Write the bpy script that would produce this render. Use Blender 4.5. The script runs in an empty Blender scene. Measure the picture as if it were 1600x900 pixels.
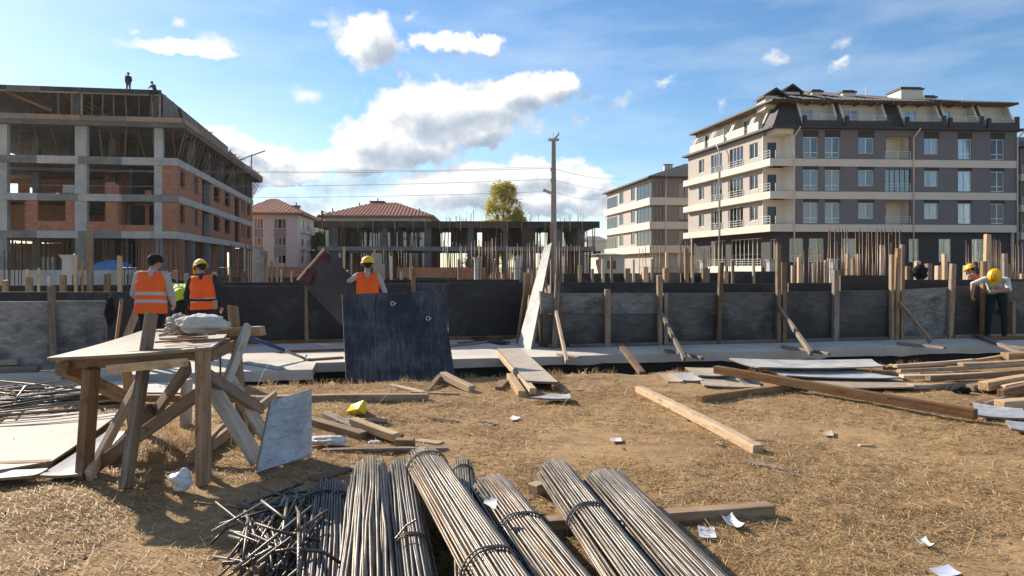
import bpy, bmesh, math, random
import numpy as np
from mathutils import Vector, Matrix, noise as mnoise

SC = bpy.context.scene
COL = SC.collection
R = math.radians
random.seed(11)
rng = np.random.default_rng(5)

# ------------------------------------------------------------------ camera
F, CX, HY, EYE = 1110.0, 800.0, 416.0, 1.6
cam_d = bpy.data.cameras.new("camera")
cam = bpy.data.objects.new("camera", cam_d)
COL.objects.link(cam)
cam.location = (0, 0, EYE)
cam.rotation_euler = (R(90), 0, 0)
cam_d.sensor_width = 36.0
cam_d.lens = F / 1600 * 36
cam_d.shift_y = -34 / 1600
cam_d.clip_start = 0.05
cam_d.clip_end = 3000
SC.camera = cam

# ------------------------------------------------------------------ exposure
SC.view_settings.view_transform = 'Standard'
SC.view_settings.look = 'None'
SC.view_settings.exposure = 0.85
SC.view_settings.gamma = 1
SC.view_settings.use_curve_mapping = False
SC.render.engine = 'CYCLES'
SC.cycles.use_denoising = True
SC.cycles.max_bounces = 6
SC.cycles.transparent_max_bounces = 12
SC.cycles.caustics_reflective = False
SC.cycles.caustics_refractive = False

# ------------------------------------------------------------------ sun and sky
SUN_AZ, SUN_EL = R(-48), R(27)
sun_dir = Vector((math.sin(SUN_AZ) * math.cos(SUN_EL), math.cos(SUN_AZ) * math.cos(SUN_EL), math.sin(SUN_EL)))
sd = bpy.data.lights.new("sun", 'SUN')
sd.energy = 5.0
sd.angle = R(0.55)
sd.color = (1.0, 0.885, 0.73)
sun = bpy.data.objects.new("sun", sd)
COL.objects.link(sun)
sun.rotation_euler = sun_dir.to_track_quat('Z', 'Y').to_euler()
sun.location = (-20, 20, 30)


class G:
    """small node-graph writer"""
    def __init__(s, tree):
        s.t = tree
        tree.nodes.clear()

    def n(s, typ, ins=None, **props):
        nd = s.t.nodes.new(typ)
        for k, v in props.items():
            setattr(nd, k, v)
        for k, v in (ins or {}).items():
            sock = nd.inputs[k]
            if hasattr(v, 'is_output') or isinstance(v, bpy.types.NodeSocket):
                s.t.links.new(v, sock)
            else:
                if sock.type == 'RGBA' and not isinstance(v, (int, float)) and len(v) == 3:
                    v = (*v, 1)
                sock.default_value = v
        return nd

    def math(s, op, a, b=0.0, c=0.0, clamp=False):
        nd = s.n('ShaderNodeMath', {0: a, 1: b, 2: c}, operation=op)
        nd.use_clamp = clamp
        return nd.outputs[0]

    def vmath(s, op, a, b=(0, 0, 0), c=(0, 0, 0)):
        nd = s.n('ShaderNodeVectorMath', {0: a, 1: b, 2: c}, operation=op)
        return nd.outputs['Value'] if op in ('LENGTH', 'DOT_PRODUCT') else nd.outputs['Vector']

    def coord(s, kind='Object', scale=(1, 1, 1), rot=(0, 0, 0), loc=(0, 0, 0)):
        tc = s.n('ShaderNodeTexCoord')
        m = s.n('ShaderNodeMapping', {'Vector': tc.outputs[kind], 'Scale': scale, 'Rotation': rot, 'Location': loc})
        return m.outputs[0]

    def noise(s, vec, scale=5.0, detail=4.0, rough=0.55, dist=0.0):
        return s.n('ShaderNodeTexNoise', {'Vector': vec, 'Scale': scale, 'Detail': detail, 'Roughness': rough, 'Distortion': dist}).outputs['Fac']

    def ramp(s, fac, stops):
        nd = s.n('ShaderNodeValToRGB', {'Fac': fac})
        el = nd.color_ramp.elements
        while len(el) < len(stops):
            el.new(0.5)
        for e, (p, c) in zip(el, stops):
            e.position = p
            e.color = (c, c, c, 1) if isinstance(c, (int, float)) else (*c, 1)
        return nd.outputs['Color']

    def mix(s, fac, a, b, blend='MIX'):
        nd = s.n('ShaderNodeMix', data_type='RGBA', blend_type=blend)
        for k, v in ((0, fac), (6, a), (7, b)):
            if isinstance(v, bpy.types.NodeSocket):
                s.t.links.new(v, nd.inputs[k])
            else:
                if k and isinstance(v, (int, float)):
                    v = (v, v, v)
                nd.inputs[k].default_value = v if k == 0 else (*v, 1)
        return nd.outputs[2]

    def bump(s, h, strength=0.3, dist=0.01):
        return s.n('ShaderNodeBump', {'Height': h, 'Strength': strength, 'Distance': dist}).outputs[0]

    def rand(s):
        return s.n('ShaderNodeObjectInfo').outputs['Random']

    def tint(s, col, amt=0.25, hue=0.0):
        r = s.rand()
        v = s.math('MULTIPLY_ADD', r, amt * 2, 1 - amt)
        return s.n('ShaderNodeHueSaturation', {'Color': col, 'Value': v, 'Saturation': s.math('MULTIPLY_ADD', s.math('FRACT', s.math('MULTIPLY', r, 7.3)), 0.4, 0.8)}).outputs[0]


# -------- the sky: Nishita daylight with cumulus clouds laid over it by direction
world = bpy.data.worlds.new("World")
SC.world = world
world.use_nodes = True
g = G(world.node_tree)
sky = g.n('ShaderNodeTexSky', sky_type='NISHITA')
sky.sun_disc = False
sky.sun_elevation = SUN_EL
sky.sun_rotation = SUN_AZ
sky.altitude = 300
sky.air_density = 1.0
sky.dust_density = 0.25
sky.ozone_density = 2.6
tc = g.n('ShaderNodeTexCoord')
sep = g.n('ShaderNodeSeparateXYZ', {0: tc.outputs['Generated']})
az = g.math('ARCTAN2', sep.outputs[0], sep.outputs[1])
el_ = g.math('ARCSINE', sep.outputs[2])
P = g.n('ShaderNodeCombineXYZ', {0: g.math('MULTIPLY', az, 10.0), 1: g.math('MULTIPLY', el_, 10.0)}).outputs[0]


def sky_pt(px, py):
    dx, dz = px - CX, HY - py
    return math.atan(dx / F) * 10, math.atan(dz / math.hypot(F, dx)) * 10


BLOBS = [(715, 170, 120, 42), (810, 142, 75, 30), (865, 130, 40, 24), (650, 178, 75, 52), (625, 225, 100, 46), (575, 218, 52, 42),
         (560, 255, 60, 26), (735, 205, 70, 26), (838, 192, 18, 14), (578, 60, 52, 36), (528, 48, 30, 20), (575, 85, 25, 18), (690, 62, 48, 16), (750, 68, 38, 13),
         (290, 70, 75, 12), (345, 66, 28, 15), (215, 62, 25, 7), (480, 145, 26, 11), (288, 30, 14, 8), (200, 38, 11, 6),
         (968, 155, 17, 13), (1035, 130, 13, 7), (1317, 69, 11, 11), (908, 187, 12, 7), (920, 148, 18, 8), (1130, 166, 9, 13),
         (650, 20, 9, 10), (1210, 90, 16, 8), (1320, 105, 12, 6), (625, 110, 8, 7), (500, 40, 14, 8),
         (338, 212, 36, 15), (372, 232, 42, 20), (425, 246, 50, 24), (455, 268, 60, 20), (480, 242, 22, 10), (360, 268, 60, 30), (560, 292, 130, 34), (620, 300, 110, 26),
         (760, 278, 95, 26), (835, 272, 70, 28), (720, 300, 110, 32), (850, 310, 120, 30), (905, 285, 50, 20), (660, 320, 160, 30),
         (480, 325, 140, 30), (960, 330, 60, 16), (930, 300, 40, 14)]


def cloud_density(vec, det=10.0, amp=2.3):
    warp = g.n('ShaderNodeTexNoise', {'Vector': vec, 'Scale': 1.1, 'Detail': 3.0, 'Roughness': 0.5}).outputs['Color']
    v = g.vmath('MULTIPLY_ADD', warp, (0.5, 0.4, 0), g.vmath('ADD', vec, (-0.25, -0.2, 0)))
    warp2 = g.n('ShaderNodeTexNoise', {'Vector': vec, 'Scale': 4.5, 'Detail': 4.0, 'Roughness': 0.6}).outputs['Color']
    v = g.vmath('MULTIPLY_ADD', warp2, (0.34, 0.26, 0), g.vmath('ADD', v, (-0.17, -0.13, 0)))
    acc = soft = None
    for (bx, by, rx, ry) in BLOBS:
        ax, ey = sky_pt(bx, by)
        sx, sy = F / rx / 10 * 0.87, F / ry / 10 * 0.87
        small = rx < 36 or (by > 280 and bx < 700)
        if small:
            sx, sy = sx * 0.66, sy * 0.66
        d = g.vmath('LENGTH', g.vmath('MULTIPLY_ADD', v, (sx, sy, 0), (-ax * sx, -ey * sy, 0)))
        if small:
            soft = d if soft is None else g.n('ShaderNodeMath', {0: soft, 1: d, 2: 0.18}, operation='SMOOTH_MIN').outputs[0]
        else:
            acc = d if acc is None else g.n('ShaderNodeMath', {0: acc, 1: d, 2: 0.18}, operation='SMOOTH_MIN').outputs[0]
    n1 = g.noise(vec, 3.0, det, 0.60)
    n2 = g.noise(vec, 0.55, 5.0, 0.5)
    # more cumulus added out of view, round and overhead, to whiten the fill light
    far = g.math('MULTIPLY_ADD', g.math('SUBTRACT', n2, 0.50), 4.0, -0.12)
    oa = g.n('ShaderNodeMapRange', {'Value': g.math('ABSOLUTE', az), 'From Min': 0.72, 'From Max': 0.95}).outputs[0]
    oe = g.n('ShaderNodeMapRange', {'Value': el_, 'From Min': 0.42, 'From Max': 0.6}).outputs[0]
    outside = g.math('MAXIMUM', oa, oe)
    base = g.math('MAXIMUM', g.math('MULTIPLY', g.math('SUBTRACT', 1.0, acc), 2.3), g.math('SUBTRACT', far, g.math('MULTIPLY', g.math('SUBTRACT', 1.0, outside), 3.0)))
    nz = g.math('SUBTRACT', n1, 0.5)
    big = g.math('MULTIPLY_ADD', nz, amp, base)
    sm = g.math('MULTIPLY_ADD', nz, amp * 1.25, g.math('MULTIPLY', g.math('SUBTRACT', 0.62, soft), 1.9))
    return big, sm


D0, D0s = cloud_density(P)
D2, D2s = cloud_density(P, 3.5, 1.7)
D1, D1s = cloud_density(g.vmath('ADD', P, (-0.17, 0.20, 0)), 3.5, 1.7)
alpha = g.n('ShaderNodeMapRange', {'Value': D0, 'From Min': 0.0, 'From Max': 0.75}, interpolation_type='SMOOTHSTEP').outputs[0]
alpha_s = g.n('ShaderNodeMapRange', {'Value': D0s, 'From Min': -0.3, 'From Max': 1.35, 'To Max': 0.85}, interpolation_type='SMOOTHSTEP').outputs[0]
alpha = g.math('MAXIMUM', alpha, alpha_s)
lit = g.math('MULTIPLY_ADD', g.math('SUBTRACT', D2, D1), 0.26, 0.76, clamp=True)
thick = g.n('ShaderNodeMapRange', {'Value': D1, 'From Min': 0.3, 'From Max': 1.9}, interpolation_type='SMOOTHSTEP').outputs[0]
lit = g.math('MULTIPLY', lit, g.math('MULTIPLY_ADD', thick, -0.30, 1.0))
ccol = g.ramp(lit, [(0.25, (0.36, 0.43, 0.53)), (0.55, (0.62, 0.67, 0.74)), (0.82, (0.95, 0.95, 0.93))])
ccol = g.vmath('MULTIPLY', ccol, (6.3, 6.3, 6.3))
# thin cirrus veil, streaked
veil = g.noise(g.n('ShaderNodeMapping', {'Vector': P, 'Rotation': (0, 0, 0.45), 'Scale': (0.35, 1.4, 1)}).outputs[0], 1.0, 6.0, 0.6)
veil = g.n('ShaderNodeMapRange', {'Value': veil, 'From Min': 0.42, 'From Max': 0.85, 'To Max': 0.42}).outputs[0]
skyc = g.n('ShaderNodeHueSaturation', {'Color': sky.outputs[0], 'Saturation': 1.16, 'Value': 0.90}).outputs[0]
skyv = g.mix(veil, skyc, (5.6, 6.0, 6.4))
skyv = g.mix(g.math('MULTIPLY', alpha, 0.97), skyv, ccol)
bg = g.n('ShaderNodeBackground', {'Color': skyv, 'Strength': 0.097})
out = g.n('ShaderNodeOutputWorld', {'Surface': bg.outputs[0]})
world.cycles.sampling_method = 'AUTOMATIC'

# ================================================================== helpers
def at(px, py, Y):
    """the point at depth Y seen at photo pixel (px, py)"""
    return Vector(((px - CX) / F * Y, Y, EYE - (py - HY) / F * Y))


def gnd(px, py, z=0.0):
    Y = (EYE - z) * F / (py - HY)
    return Vector(((px - CX) / F * Y, Y, z))


TH = math.atan(0.209)
SU = Vector((math.cos(TH), math.sin(TH), 0))
SV = Vector((-math.sin(TH), math.cos(TH), 0))


def S(s, w, z=0.0):
    """site frame: s along the trench, w away from the viewer"""
    return SU * s + SV * w + Vector((0, 0, z))


def at_w(px, py, w):
    k = (px - CX) / F
    Y = w / (SV.y + SV.x * k)
    return at(px, py, Y)


WM = {}


def basis(o, M, parent=None):
    if parent is not None:
        o.parent = parent
        o.matrix_basis = WM[parent.name].inverted() @ M
    else:
        o.matrix_basis = M
    WM[o.name] = M.copy()


def T(v):
    return Matrix.Translation(v)


def thing(name, label, cat, loc=(0, 0, 0), group=None, M=None):
    o = bpy.data.objects.new(name, None)
    o.empty_display_size = 0.2
    COL.objects.link(o)
    basis(o, M if M is not None else T(Vector(loc)))
    return tag(o, label, cat, group)


def tag(o, label, cat, group=None):
    o['label'] = label
    o['category'] = cat
    if group:
        o['group'] = group
    return o


def kind(o, k):
    o['kind'] = k
    return o


def link(name, me, M=None, parent=None, mats=None):
    if mats is not None and not me.materials:
        for m in (mats if isinstance(mats, (list, tuple)) else [mats]):
            me.materials.append(m)
    o = bpy.data.objects.new(name, me)
    COL.objects.link(o)
    if M is None:
        M = WM[parent.name] if parent is not None else Matrix()
    basis(o, M, parent)
    return o


def frame_x(p0, p1, roll=0.0, up=Vector((0, 0, 1))):
    """local X along p0->p1, Z as near up as it can be; origin midway"""
    x = (p1 - p0).normalized()
    if abs(x.dot(up)) > 0.98:
        up = Vector((0.2, 1, 0)).normalized()
    y = up.cross(x).normalized()
    z = x.cross(y)
    M = Matrix((x, y, z)).transposed().to_4x4() @ Matrix.Rotation(roll, 4, 'X')
    M.translation = (p0 + p1) / 2
    return M


class MB:
    def __init__(s):
        s.v, s.f, s.mi = [], [], []
        s.smooth = False

    def add(s, vs, fs, mi=0):
        o = len(s.v)
        s.v += [tuple(p) for p in vs]
        s.f += [tuple(i + o for i in f) for f in fs]
        s.mi += [mi] * len(fs)

    def box(s, x0, x1, y0, y1, z0, z1, mi=0, M=None):
        vs = [Vector((x, y, z)) for z in (z0, z1) for y in (y0, y1) for x in (x0, x1)]
        if M is not None:
            vs = [M @ p for p in vs]
        s.add(vs, [(0, 2, 3, 1), (4, 5, 7, 6), (0, 1, 5, 4), (2, 6, 7, 3), (0, 4, 6, 2), (1, 3, 7, 5)], mi)

    def hexa(s, c, mi=0):
        """c: 4 bottom then 4 top corners, counter-clockwise"""
        s.add(c, [(3, 2, 1, 0), (4, 5, 6, 7), (0, 1, 5, 4), (1, 2, 6, 5), (2, 3, 7, 6), (3, 0, 4, 7)], mi)

    def beam(s, p0, p1, w, h, mi=0, roll=0.0):
        M = frame_x(Vector(p0), Vector(p1), roll)
        L = (Vector(p1) - Vector(p0)).length / 2
        s.box(-L, L, -w / 2, w / 2, -h / 2, h / 2, mi, M)

    def tube(s, pts, r, n=6, mi=0, cap=True):
        pts = [Vector(p) for p in pts]
        rs = r if isinstance(r, (list, tuple)) else [r] * len(pts)
        base = len(s.v)
        prev = None
        for i, p in enumerate(pts):
            t = (pts[min(i + 1, len(pts) - 1)] - pts[max(i - 1, 0)]).normalized()
            if prev is None:
                a = Vector((0, 0, 1)) if abs(t.z) < 0.9 else Vector((1, 0, 0))
                u = t.cross(a).normalized()
            else:
                u = (prev - t * prev.dot(t)).normalized()
            prev = u
            w = t.cross(u)
            for k in range(n):
                a = 2 * math.pi * k / n
                s.v.append(tuple(p + (u * math.cos(a) + w * math.sin(a)) * rs[i]))
        for i in range(len(pts) - 1):
            for k in range(n):
                a, b = base + i * n + k, base + i * n + (k + 1) % n
                s.f.append((a, b, b + n, a + n))
                s.mi.append(mi)
        if cap:
            s.f.append(tuple(base + k for k in range(n))[::-1])
            e = base + (len(pts) - 1) * n
            s.f.append(tuple(e + k for k in range(n)))
            s.mi += [mi, mi]

    def lathe(s, prof, n=16, mi=0, M=None, sx=1.0, sy=1.0):
        """prof: list of (r, z)"""
        base = len(s.v)
        for (r, z) in prof:
            for k in range(n):
                a = 2 * math.pi * k / n
                p = Vector((r * math.cos(a) * sx, r * math.sin(a) * sy, z))
                s.v.append(tuple(M @ p if M is not None else p))
        for i in range(len(prof) - 1):
            for k in range(n):
                a, b = base + i * n + k, base + i * n + (k + 1) % n
                s.f.append((a, b, b + n, a + n))
                s.mi.append(mi)

    def mesh(s, name, smooth=False):
        me = bpy.data.meshes.new(name)
        me.from_pydata(s.v, [], s.f)
        if any(s.mi):
            me.polygons.foreach_set('material_index', s.mi)
        if smooth:
            me.polygons.foreach_set('use_smooth', [True] * len(me.polygons))
        me.update()
        return me

    def build(s, name, mats, parent=None, M=None, smooth=False):
        return link(name, s.mesh(name, smooth), M, parent, mats)


def bev_box_mesh(name, L, w, h, b=0.004, jag=0.0, bow=0.0, nseg=1):
    """a piece of timber or board: local X along it, edges eased, ends not quite square"""
    bm = bmesh.new()
    xs = [-L / 2 + L * i / nseg for i in range(nseg + 1)]
    rows = []
    for i, x in enumerate(xs):
        bz = bow * (1 - (2 * x / L) ** 2) if bow else 0
        ring = []
        for (y, z) in ((-1, -1), (1, -1), (1, 1), (-1, 1)):
            j = random.uniform(-jag, jag) if i in (0, nseg) else 0
            ring.append(bm.verts.new((x + j, y * w / 2, z * h / 2 + bz)))
        rows.append(ring)
    for a, c in zip(rows[:-1], rows[1:]):
        for k in range(4):
            bm.faces.new((a[k], c[k], c[(k + 1) % 4], a[(k + 1) % 4]))
    bm.faces.new(rows[0])
    bm.faces.new(rows[-1][::-1])
    bm.normal_update()
    bmesh.ops.recalc_face_normals(bm, faces=bm.faces)
    if b > 0:
        ed = [e for e in bm.edges if e.calc_face_angle(0) > 0.5]
        bmesh.ops.bevel(bm, geom=ed, offset=min(b, h * 0.3, w * 0.3), segments=1, affect='EDGES')
    me = bpy.data.meshes.new(name)
    bm.to_mesh(me)
    bm.free()
    return me


def timber(name, p0, p1, w, h, m, parent=None, roll=0.0, b=0.005, jag=0.006, bow=0.0, label=None, cat=None, group=None, up=Vector((0, 0, 1))):
    p0, p1 = Vector(p0), Vector(p1)
    me = bev_box_mesh(name, (p1 - p0).length, w, h, b, jag, bow, 4 if bow else 1)
    o = link(name, me, frame_x(p0, p1, roll, up), parent, m)
    if label:
        tag(o, label, cat, group)
    return o


def sheet(name, c, th, m, parent=None, label=None, cat=None, group=None, curl=0.0, edge=None, n=6):
    """a board with the four given corners (bl, br, tr, tl); thickness goes to the back of the face"""
    c = [Vector(p) for p in c]
    x = (c[1] - c[0]).normalized()
    nrm = (c[1] - c[0]).cross(c[3] - c[0]).normalized()
    y = nrm.cross(x)
    M = Matrix((x, y, nrm)).transposed().to_4x4()
    M.translation = (c[0] + c[1] + c[2] + c[3]) / 4
    Mi = M.inverted()
    q = [Mi @ p for p in c]
    bm = bmesh.new()
    top, bot = [], []
    for j in range(n + 1):
        for i in range(n + 1):
            u, v = i / n, j / n
            p = q[0].lerp(q[1], u).lerp(q[3].lerp(q[2], u), v)
            p.z += curl * ((2 * u - 1) ** 2 + (2 * v - 1) ** 2 - 0.7)
            top.append(bm.verts.new(p))
            bot.append(bm.verts.new(p - Vector((0, 0, th))))
    W = n + 1
    for j in range(n):
        for i in range(n):
            a = j * W + i
            bm.faces.new((top[a], top[a + 1], top[a + W + 1], top[a + W]))
            bm.faces.new((bot[a + W], bot[a + W + 1], bot[a + 1], bot[a]))
    rim = [i for i in range(n)] + [i * W + n for i in range(n)] + [n * W + n - i for i in range(n)] + [(n - i) * W for i in range(n)]
    for k, a in enumerate(rim):
        bnx = rim[(k + 1) % len(rim)]
        f = bm.faces.new((top[bnx], top[a], bot[a], bot[bnx]))
        if edge is not None:
            f.material_index = 1
    bmesh.ops.recalc_face_normals(bm, faces=bm.faces)
    me = bpy.data.meshes.new(name)
    bm.to_mesh(me)
    bm.free()
    o = link(name, me, M, parent, [m] if edge is None else [m, edge])
    if label:
        tag(o, label, cat, group)
    return o


def children_of(o):
    return [c for c in list(bpy.data.objects) if c.parent == o]


# ================================================================== materials
MATS = {}


def new_mat(name):
    m = bpy.data.materials.new(name)
    m.use_nodes = True
    MATS[name] = m
    return m, G(m.node_tree)


def finish(g, color, rough=0.7, normal=None, metallic=0.0, spec=0.5, extra=None):
    ins = {'Base Color': color, 'Roughness': rough, 'Metallic': metallic, 'Specular IOR Level': spec}
    if normal is not None:
        ins['Normal'] = normal
    ins.update(extra or {})
    b = g.n('ShaderNodeBsdfPrincipled', ins)
    g.n('ShaderNodeOutputMaterial', {'Surface': b.outputs[0]})
    return b


def wood(name, dark, light, grime=0.25, amt=0.22, rough=0.8):
    m, g = new_mat(name)
    r = g.rand()
    off = g.n('ShaderNodeCombineXYZ', {0: g.math('MULTIPLY', r, 37.0), 1: g.math('MULTIPLY', r, 11.0), 2: 0.0}).outputs[0]
    v = g.vmath('ADD', g.coord('Object', (1.0, 1.0, 1.0)), off)
    grain = g.noise(g.n('ShaderNodeMapping', {'Vector': v, 'Scale': (1.1, 26, 26)}).outputs[0], 1.6, 5, 0.6, 0.6)
    fine = g.noise(g.n('ShaderNodeMapping', {'Vector': v, 'Scale': (3, 140, 140)}).outputs[0], 1.0, 3, 0.6)
    blot = g.noise(g.n('ShaderNodeMapping', {'Vector': v, 'Scale': (1.2, 5, 5)}).outputs[0], 1.8, 5, 0.65)
    c = g.ramp(g.mix(0.35, grain, fine), [(0.33, dark), (0.62, light)])
    c = g.mix(g.math('MULTIPLY', g.ramp(blot, [(0.45, 0.0), (0.72, 1.0)]), grime), c, (0.42, 0.38, 0.33))
    dk = g.ramp(g.noise(g.n('ShaderNodeMapping', {'Vector': v, 'Scale': (1, 2.5, 2.5)}).outputs[0], 6, 5, 0.65), [(0.54, 0.0), (0.70, 1.0)])
    c = g.mix(g.math('MULTIPLY', dk, 0.6), c, tuple(x * 0.35 for x in dark))
    c = g.tint(c, amt)
    finish(g, c, rough, g.bump(g.mix(0.5, grain, fine), 0.45, 0.004), spec=0.25)
    return m


W_NEW = wood('timber_new', (0.36, 0.235, 0.135), (0.56, 0.42, 0.275), 0.2)
W_MID = wood('timber_used', (0.18, 0.105, 0.055), (0.34, 0.22, 0.125), 0.3, 0.3)
W_BROWN = wood('timber_brown', (0.11, 0.057, 0.028), (0.23, 0.13, 0.068), 0.2, 0.3)
W_GREY = wood('timber_weathered', (0.125, 0.09, 0.068), (0.27, 0.21, 0.16), 0.4, 0.3)
W_DARK = wood('timber_dark', (0.06, 0.036, 0.022), (0.13, 0.085, 0.055), 0.15, 0.3)
W_WHITE = wood('timber_limed', (0.27, 0.255, 0.24), (0.55, 0.53, 0.49), 0.5, 0.12)
W_ENDS = W_NEW


def ply_dark(name, base, stain, amount, stretch=(0.6, 5.0), top_bias=0.0, rough=0.45, scratch=0.5):
    """film-faced shuttering board: dark phenolic film, cement residue in streaks, scratches"""
    m, g = new_mat(name)
    r = g.rand()
    off = g.n('ShaderNodeCombineXYZ', {0: g.math('MULTIPLY', r, 23.0), 1: g.math('MULTIPLY', r, 61.0), 2: 0.0}).outputs[0]
    tcn = g.n('ShaderNodeTexCoord')
    v = g.vmath('ADD', tcn.outputs['Object'], off)
    big = g.noise(v, 1.3, 5, 0.6)
    st = g.noise(g.n('ShaderNodeMapping', {'Vector': v, 'Scale': (stretch[0], stretch[1], stretch[1])}).outputs[0], 2.6, 9, 0.68, 0.4)
    fine = g.noise(g.n('ShaderNodeMapping', {'Vector': v, 'Scale': (stretch[0] * 0.8, stretch[1] * 1.3, 10)}).outputs[0], 5, 9, 0.78, 0.5)
    s = g.math('MULTIPLY_ADD', big, 0.65, g.math('MULTIPLY', st, 0.40))
    if top_bias:
        sep = g.n('ShaderNodeSeparateXYZ', {0: tcn.outputs['Object']})
        s = g.math('MULTIPLY_ADD', sep.outputs[1], top_bias, s)
    lo = 0.62 - amount * 0.2
    a = g.n('ShaderNodeMapRange', {'Value': s, 'From Min': lo - 0.03, 'From Max': lo + 0.11}).outputs[0]
    a = g.math('MULTIPLY', a, g.ramp(fine, [(0.36, 0.25), (0.66, 1.0)]))
    a = g.math('ADD', a, g.math('MULTIPLY', g.ramp(fine, [(0.60, 0.0), (0.70, 1.0)]), scratch * 0.35), clamp=True)
    a = g.math('MULTIPLY', a, min(1.0, 0.35 + amount * 0.65))
    c = g.mix(a, g.mix(g.ramp(big, [(0.3, 0.0), (0.7, 1.0)]), base, tuple(x * 1.7 for x in base)), stain)
    c = g.tint(c, 0.15)
    rg = g.math('MULTIPLY_ADD', a, 0.4, rough)
    finish(g, c, rg, g.bump(fine, 0.10, 0.003), spec=0.35)
    return m


P_BLACK = ply_dark('shutter_black', (0.012, 0.012, 0.014), (0.14, 0.14, 0.145), 0.26, (2.0, 2.4), rough=0.5)
P_BLUE = ply_dark('shutter_blueblack', (0.015, 0.017, 0.021), (0.17, 0.178, 0.19), 0.50, (8.0, 1.1), rough=0.5, scratch=0.9)
P_WORN = ply_dark('shutter_worn', (0.030, 0.028, 0.026), (0.205, 0.188, 0.165), 0.72, (1.0, 2.3), top_bias=0.20, rough=0.6)
P_PALE = ply_dark('shutter_pale', (0.05, 0.05, 0.052), (0.33, 0.32, 0.30), 0.95, (1.0, 2.0), top_bias=0.18, rough=0.65)
P_MIX = ply_dark('shutter_mottled', (0.024, 0.023, 0.022), (0.16, 0.15, 0.135), 0.60, (1.0, 2.3), top_bias=0.18, rough=0.55)
P_RED = ply_dark('shutter_redbrown', (0.036, 0.025, 0.021), (0.10, 0.07, 0.05), 0.35, (1.0, 1.2), rough=0.4)


def sheet_mat(name, base, stain, spots, rough=0.65, grain=6.0, amt=0.12):
    m, g = new_mat(name)
    r = g.rand()
    off = g.n('ShaderNodeCombineXYZ', {0: g.math('MULTIPLY', r, 23.0), 1: g.math('MULTIPLY', r, 61.0), 2: 0.0}).outputs[0]
    v = g.vmath('ADD', g.coord('Object'), off)
    a = g.noise(v, 3.0, 8, 0.65)
    b = g.noise(g.n('ShaderNodeMapping', {'Vector': v, 'Scale': (1.5, grain, 1)}).outputs[0], 6, 6, 0.7, 0.8)
    sp = g.noise(v, 26, 5, 0.6)
    c = g.mix(g.ramp(a, [(0.38, 0.0), (0.62, 1.0)]), base, stain)
    c = g.mix(g.math('MULTIPLY', g.ramp(b, [(0.5, 0.0), (0.66, 1.0)]), 0.6), c, tuple(x * 0.55 for x in stain))
    c = g.mix(g.math('MULTIPLY', g.ramp(sp, [(0.60, 0.0), (0.72, 1.0)]), 0.7), c, spots)
    finish(g, g.tint(c, amt), rough, g.bump(g.mix(0.5, a, sp), 0.25, 0.004), spec=0.35)
    return m


SH_WHITE = sheet_mat('board_white_worn', (0.56, 0.54, 0.50), (0.36, 0.36, 0.37), (0.12, 0.10, 0.09))
SH_BLUE = sheet_mat('board_white_scuffed', (0.48, 0.485, 0.50), (0.26, 0.285, 0.33), (0.09, 0.09, 0.10))
SH_TAN = sheet_mat('board_tan', (0.52, 0.43, 0.31), (0.42, 0.35, 0.27), (0.20, 0.15, 0.10))
SH_EDGE = sheet_mat('board_edge', (0.30, 0.20, 0.12), (0.22, 0.15, 0.09), (0.08, 0.05, 0.03))
SH_DUST = sheet_mat('board_dusty', (0.40, 0.325, 0.245), (0.32, 0.265, 0.205), (0.28, 0.20, 0.13))


def concrete(name, base, var=0.3, rough=0.85, scale=1.0, streak=True):
    m, g = new_mat(name)
    v = g.coord('Object')
    a = g.noise(v, 0.7 * scale, 7, 0.65)
    b = g.noise(v, 14 * scale, 5, 0.6)
    d = tuple(x * (1 - var) for x in base)
    l = tuple(min(1, x * (1 + var * 0.7)) for x in base)
    c = g.ramp(a, [(0.32, d), (0.52, base), (0.72, l)])
    c = g.mix(g.math('MULTIPLY', g.ramp(b, [(0.52, 0.0), (0.7, 1.0)]), 0.35), c, d)
    if streak:
        st = g.noise(g.n('ShaderNodeMapping', {'Vector': v, 'Scale': (2.2, 2.2, 0.25)}).outputs[0], 1.4 * scale, 6, 0.7)
        c = g.mix(g.math('MULTIPLY', g.ramp(st, [(0.52, 0.0), (0.7, 1.0)]), 0.45), c, tuple(x * 0.5 for x in base))
    finish(g, g.tint(c, 0.08), rough, g.bump(b, 0.3, 0.01), spec=0.25)
    return m


C_SLAB = concrete('concrete_slab', (0.54, 0.50, 0.44), 0.25, scale=1.6, streak=False)
C_FRAME = concrete('concrete_frame', (0.205, 0.205, 0.20), 0.35)
C_LIGHT = concrete('concrete_light', (0.42, 0.42, 0.405), 0.3)
C_DARK = concrete('concrete_dark', (0.13, 0.12, 0.115), 0.4)
C_SPECK = ply_dark('concrete_speckled', (0.05, 0.05, 0.05), (0.50, 0.49, 0.47), 1.0, (1.6, 1.6), rough=0.8)


def plain(name, col, rough=0.6, var=0.12, scale=2.0, metallic=0.0, spec=0.4, bump=0.1, amt=0.0):
    m, g = new_mat(name)
    v = g.coord('Object')
    a = g.noise(v, scale, 6, 0.65)
    c = g.ramp(a, [(0.3, tuple(x * (1 - var) for x in col)), (0.7, tuple(min(1, x * (1 + var)) for x in col))])
    if amt:
        c = g.tint(c, amt)
    finish(g, c, rough, g.bump(g.noise(v, scale * 18, 4, 0.6), bump, 0.004), metallic, spec)
    return m


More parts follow.
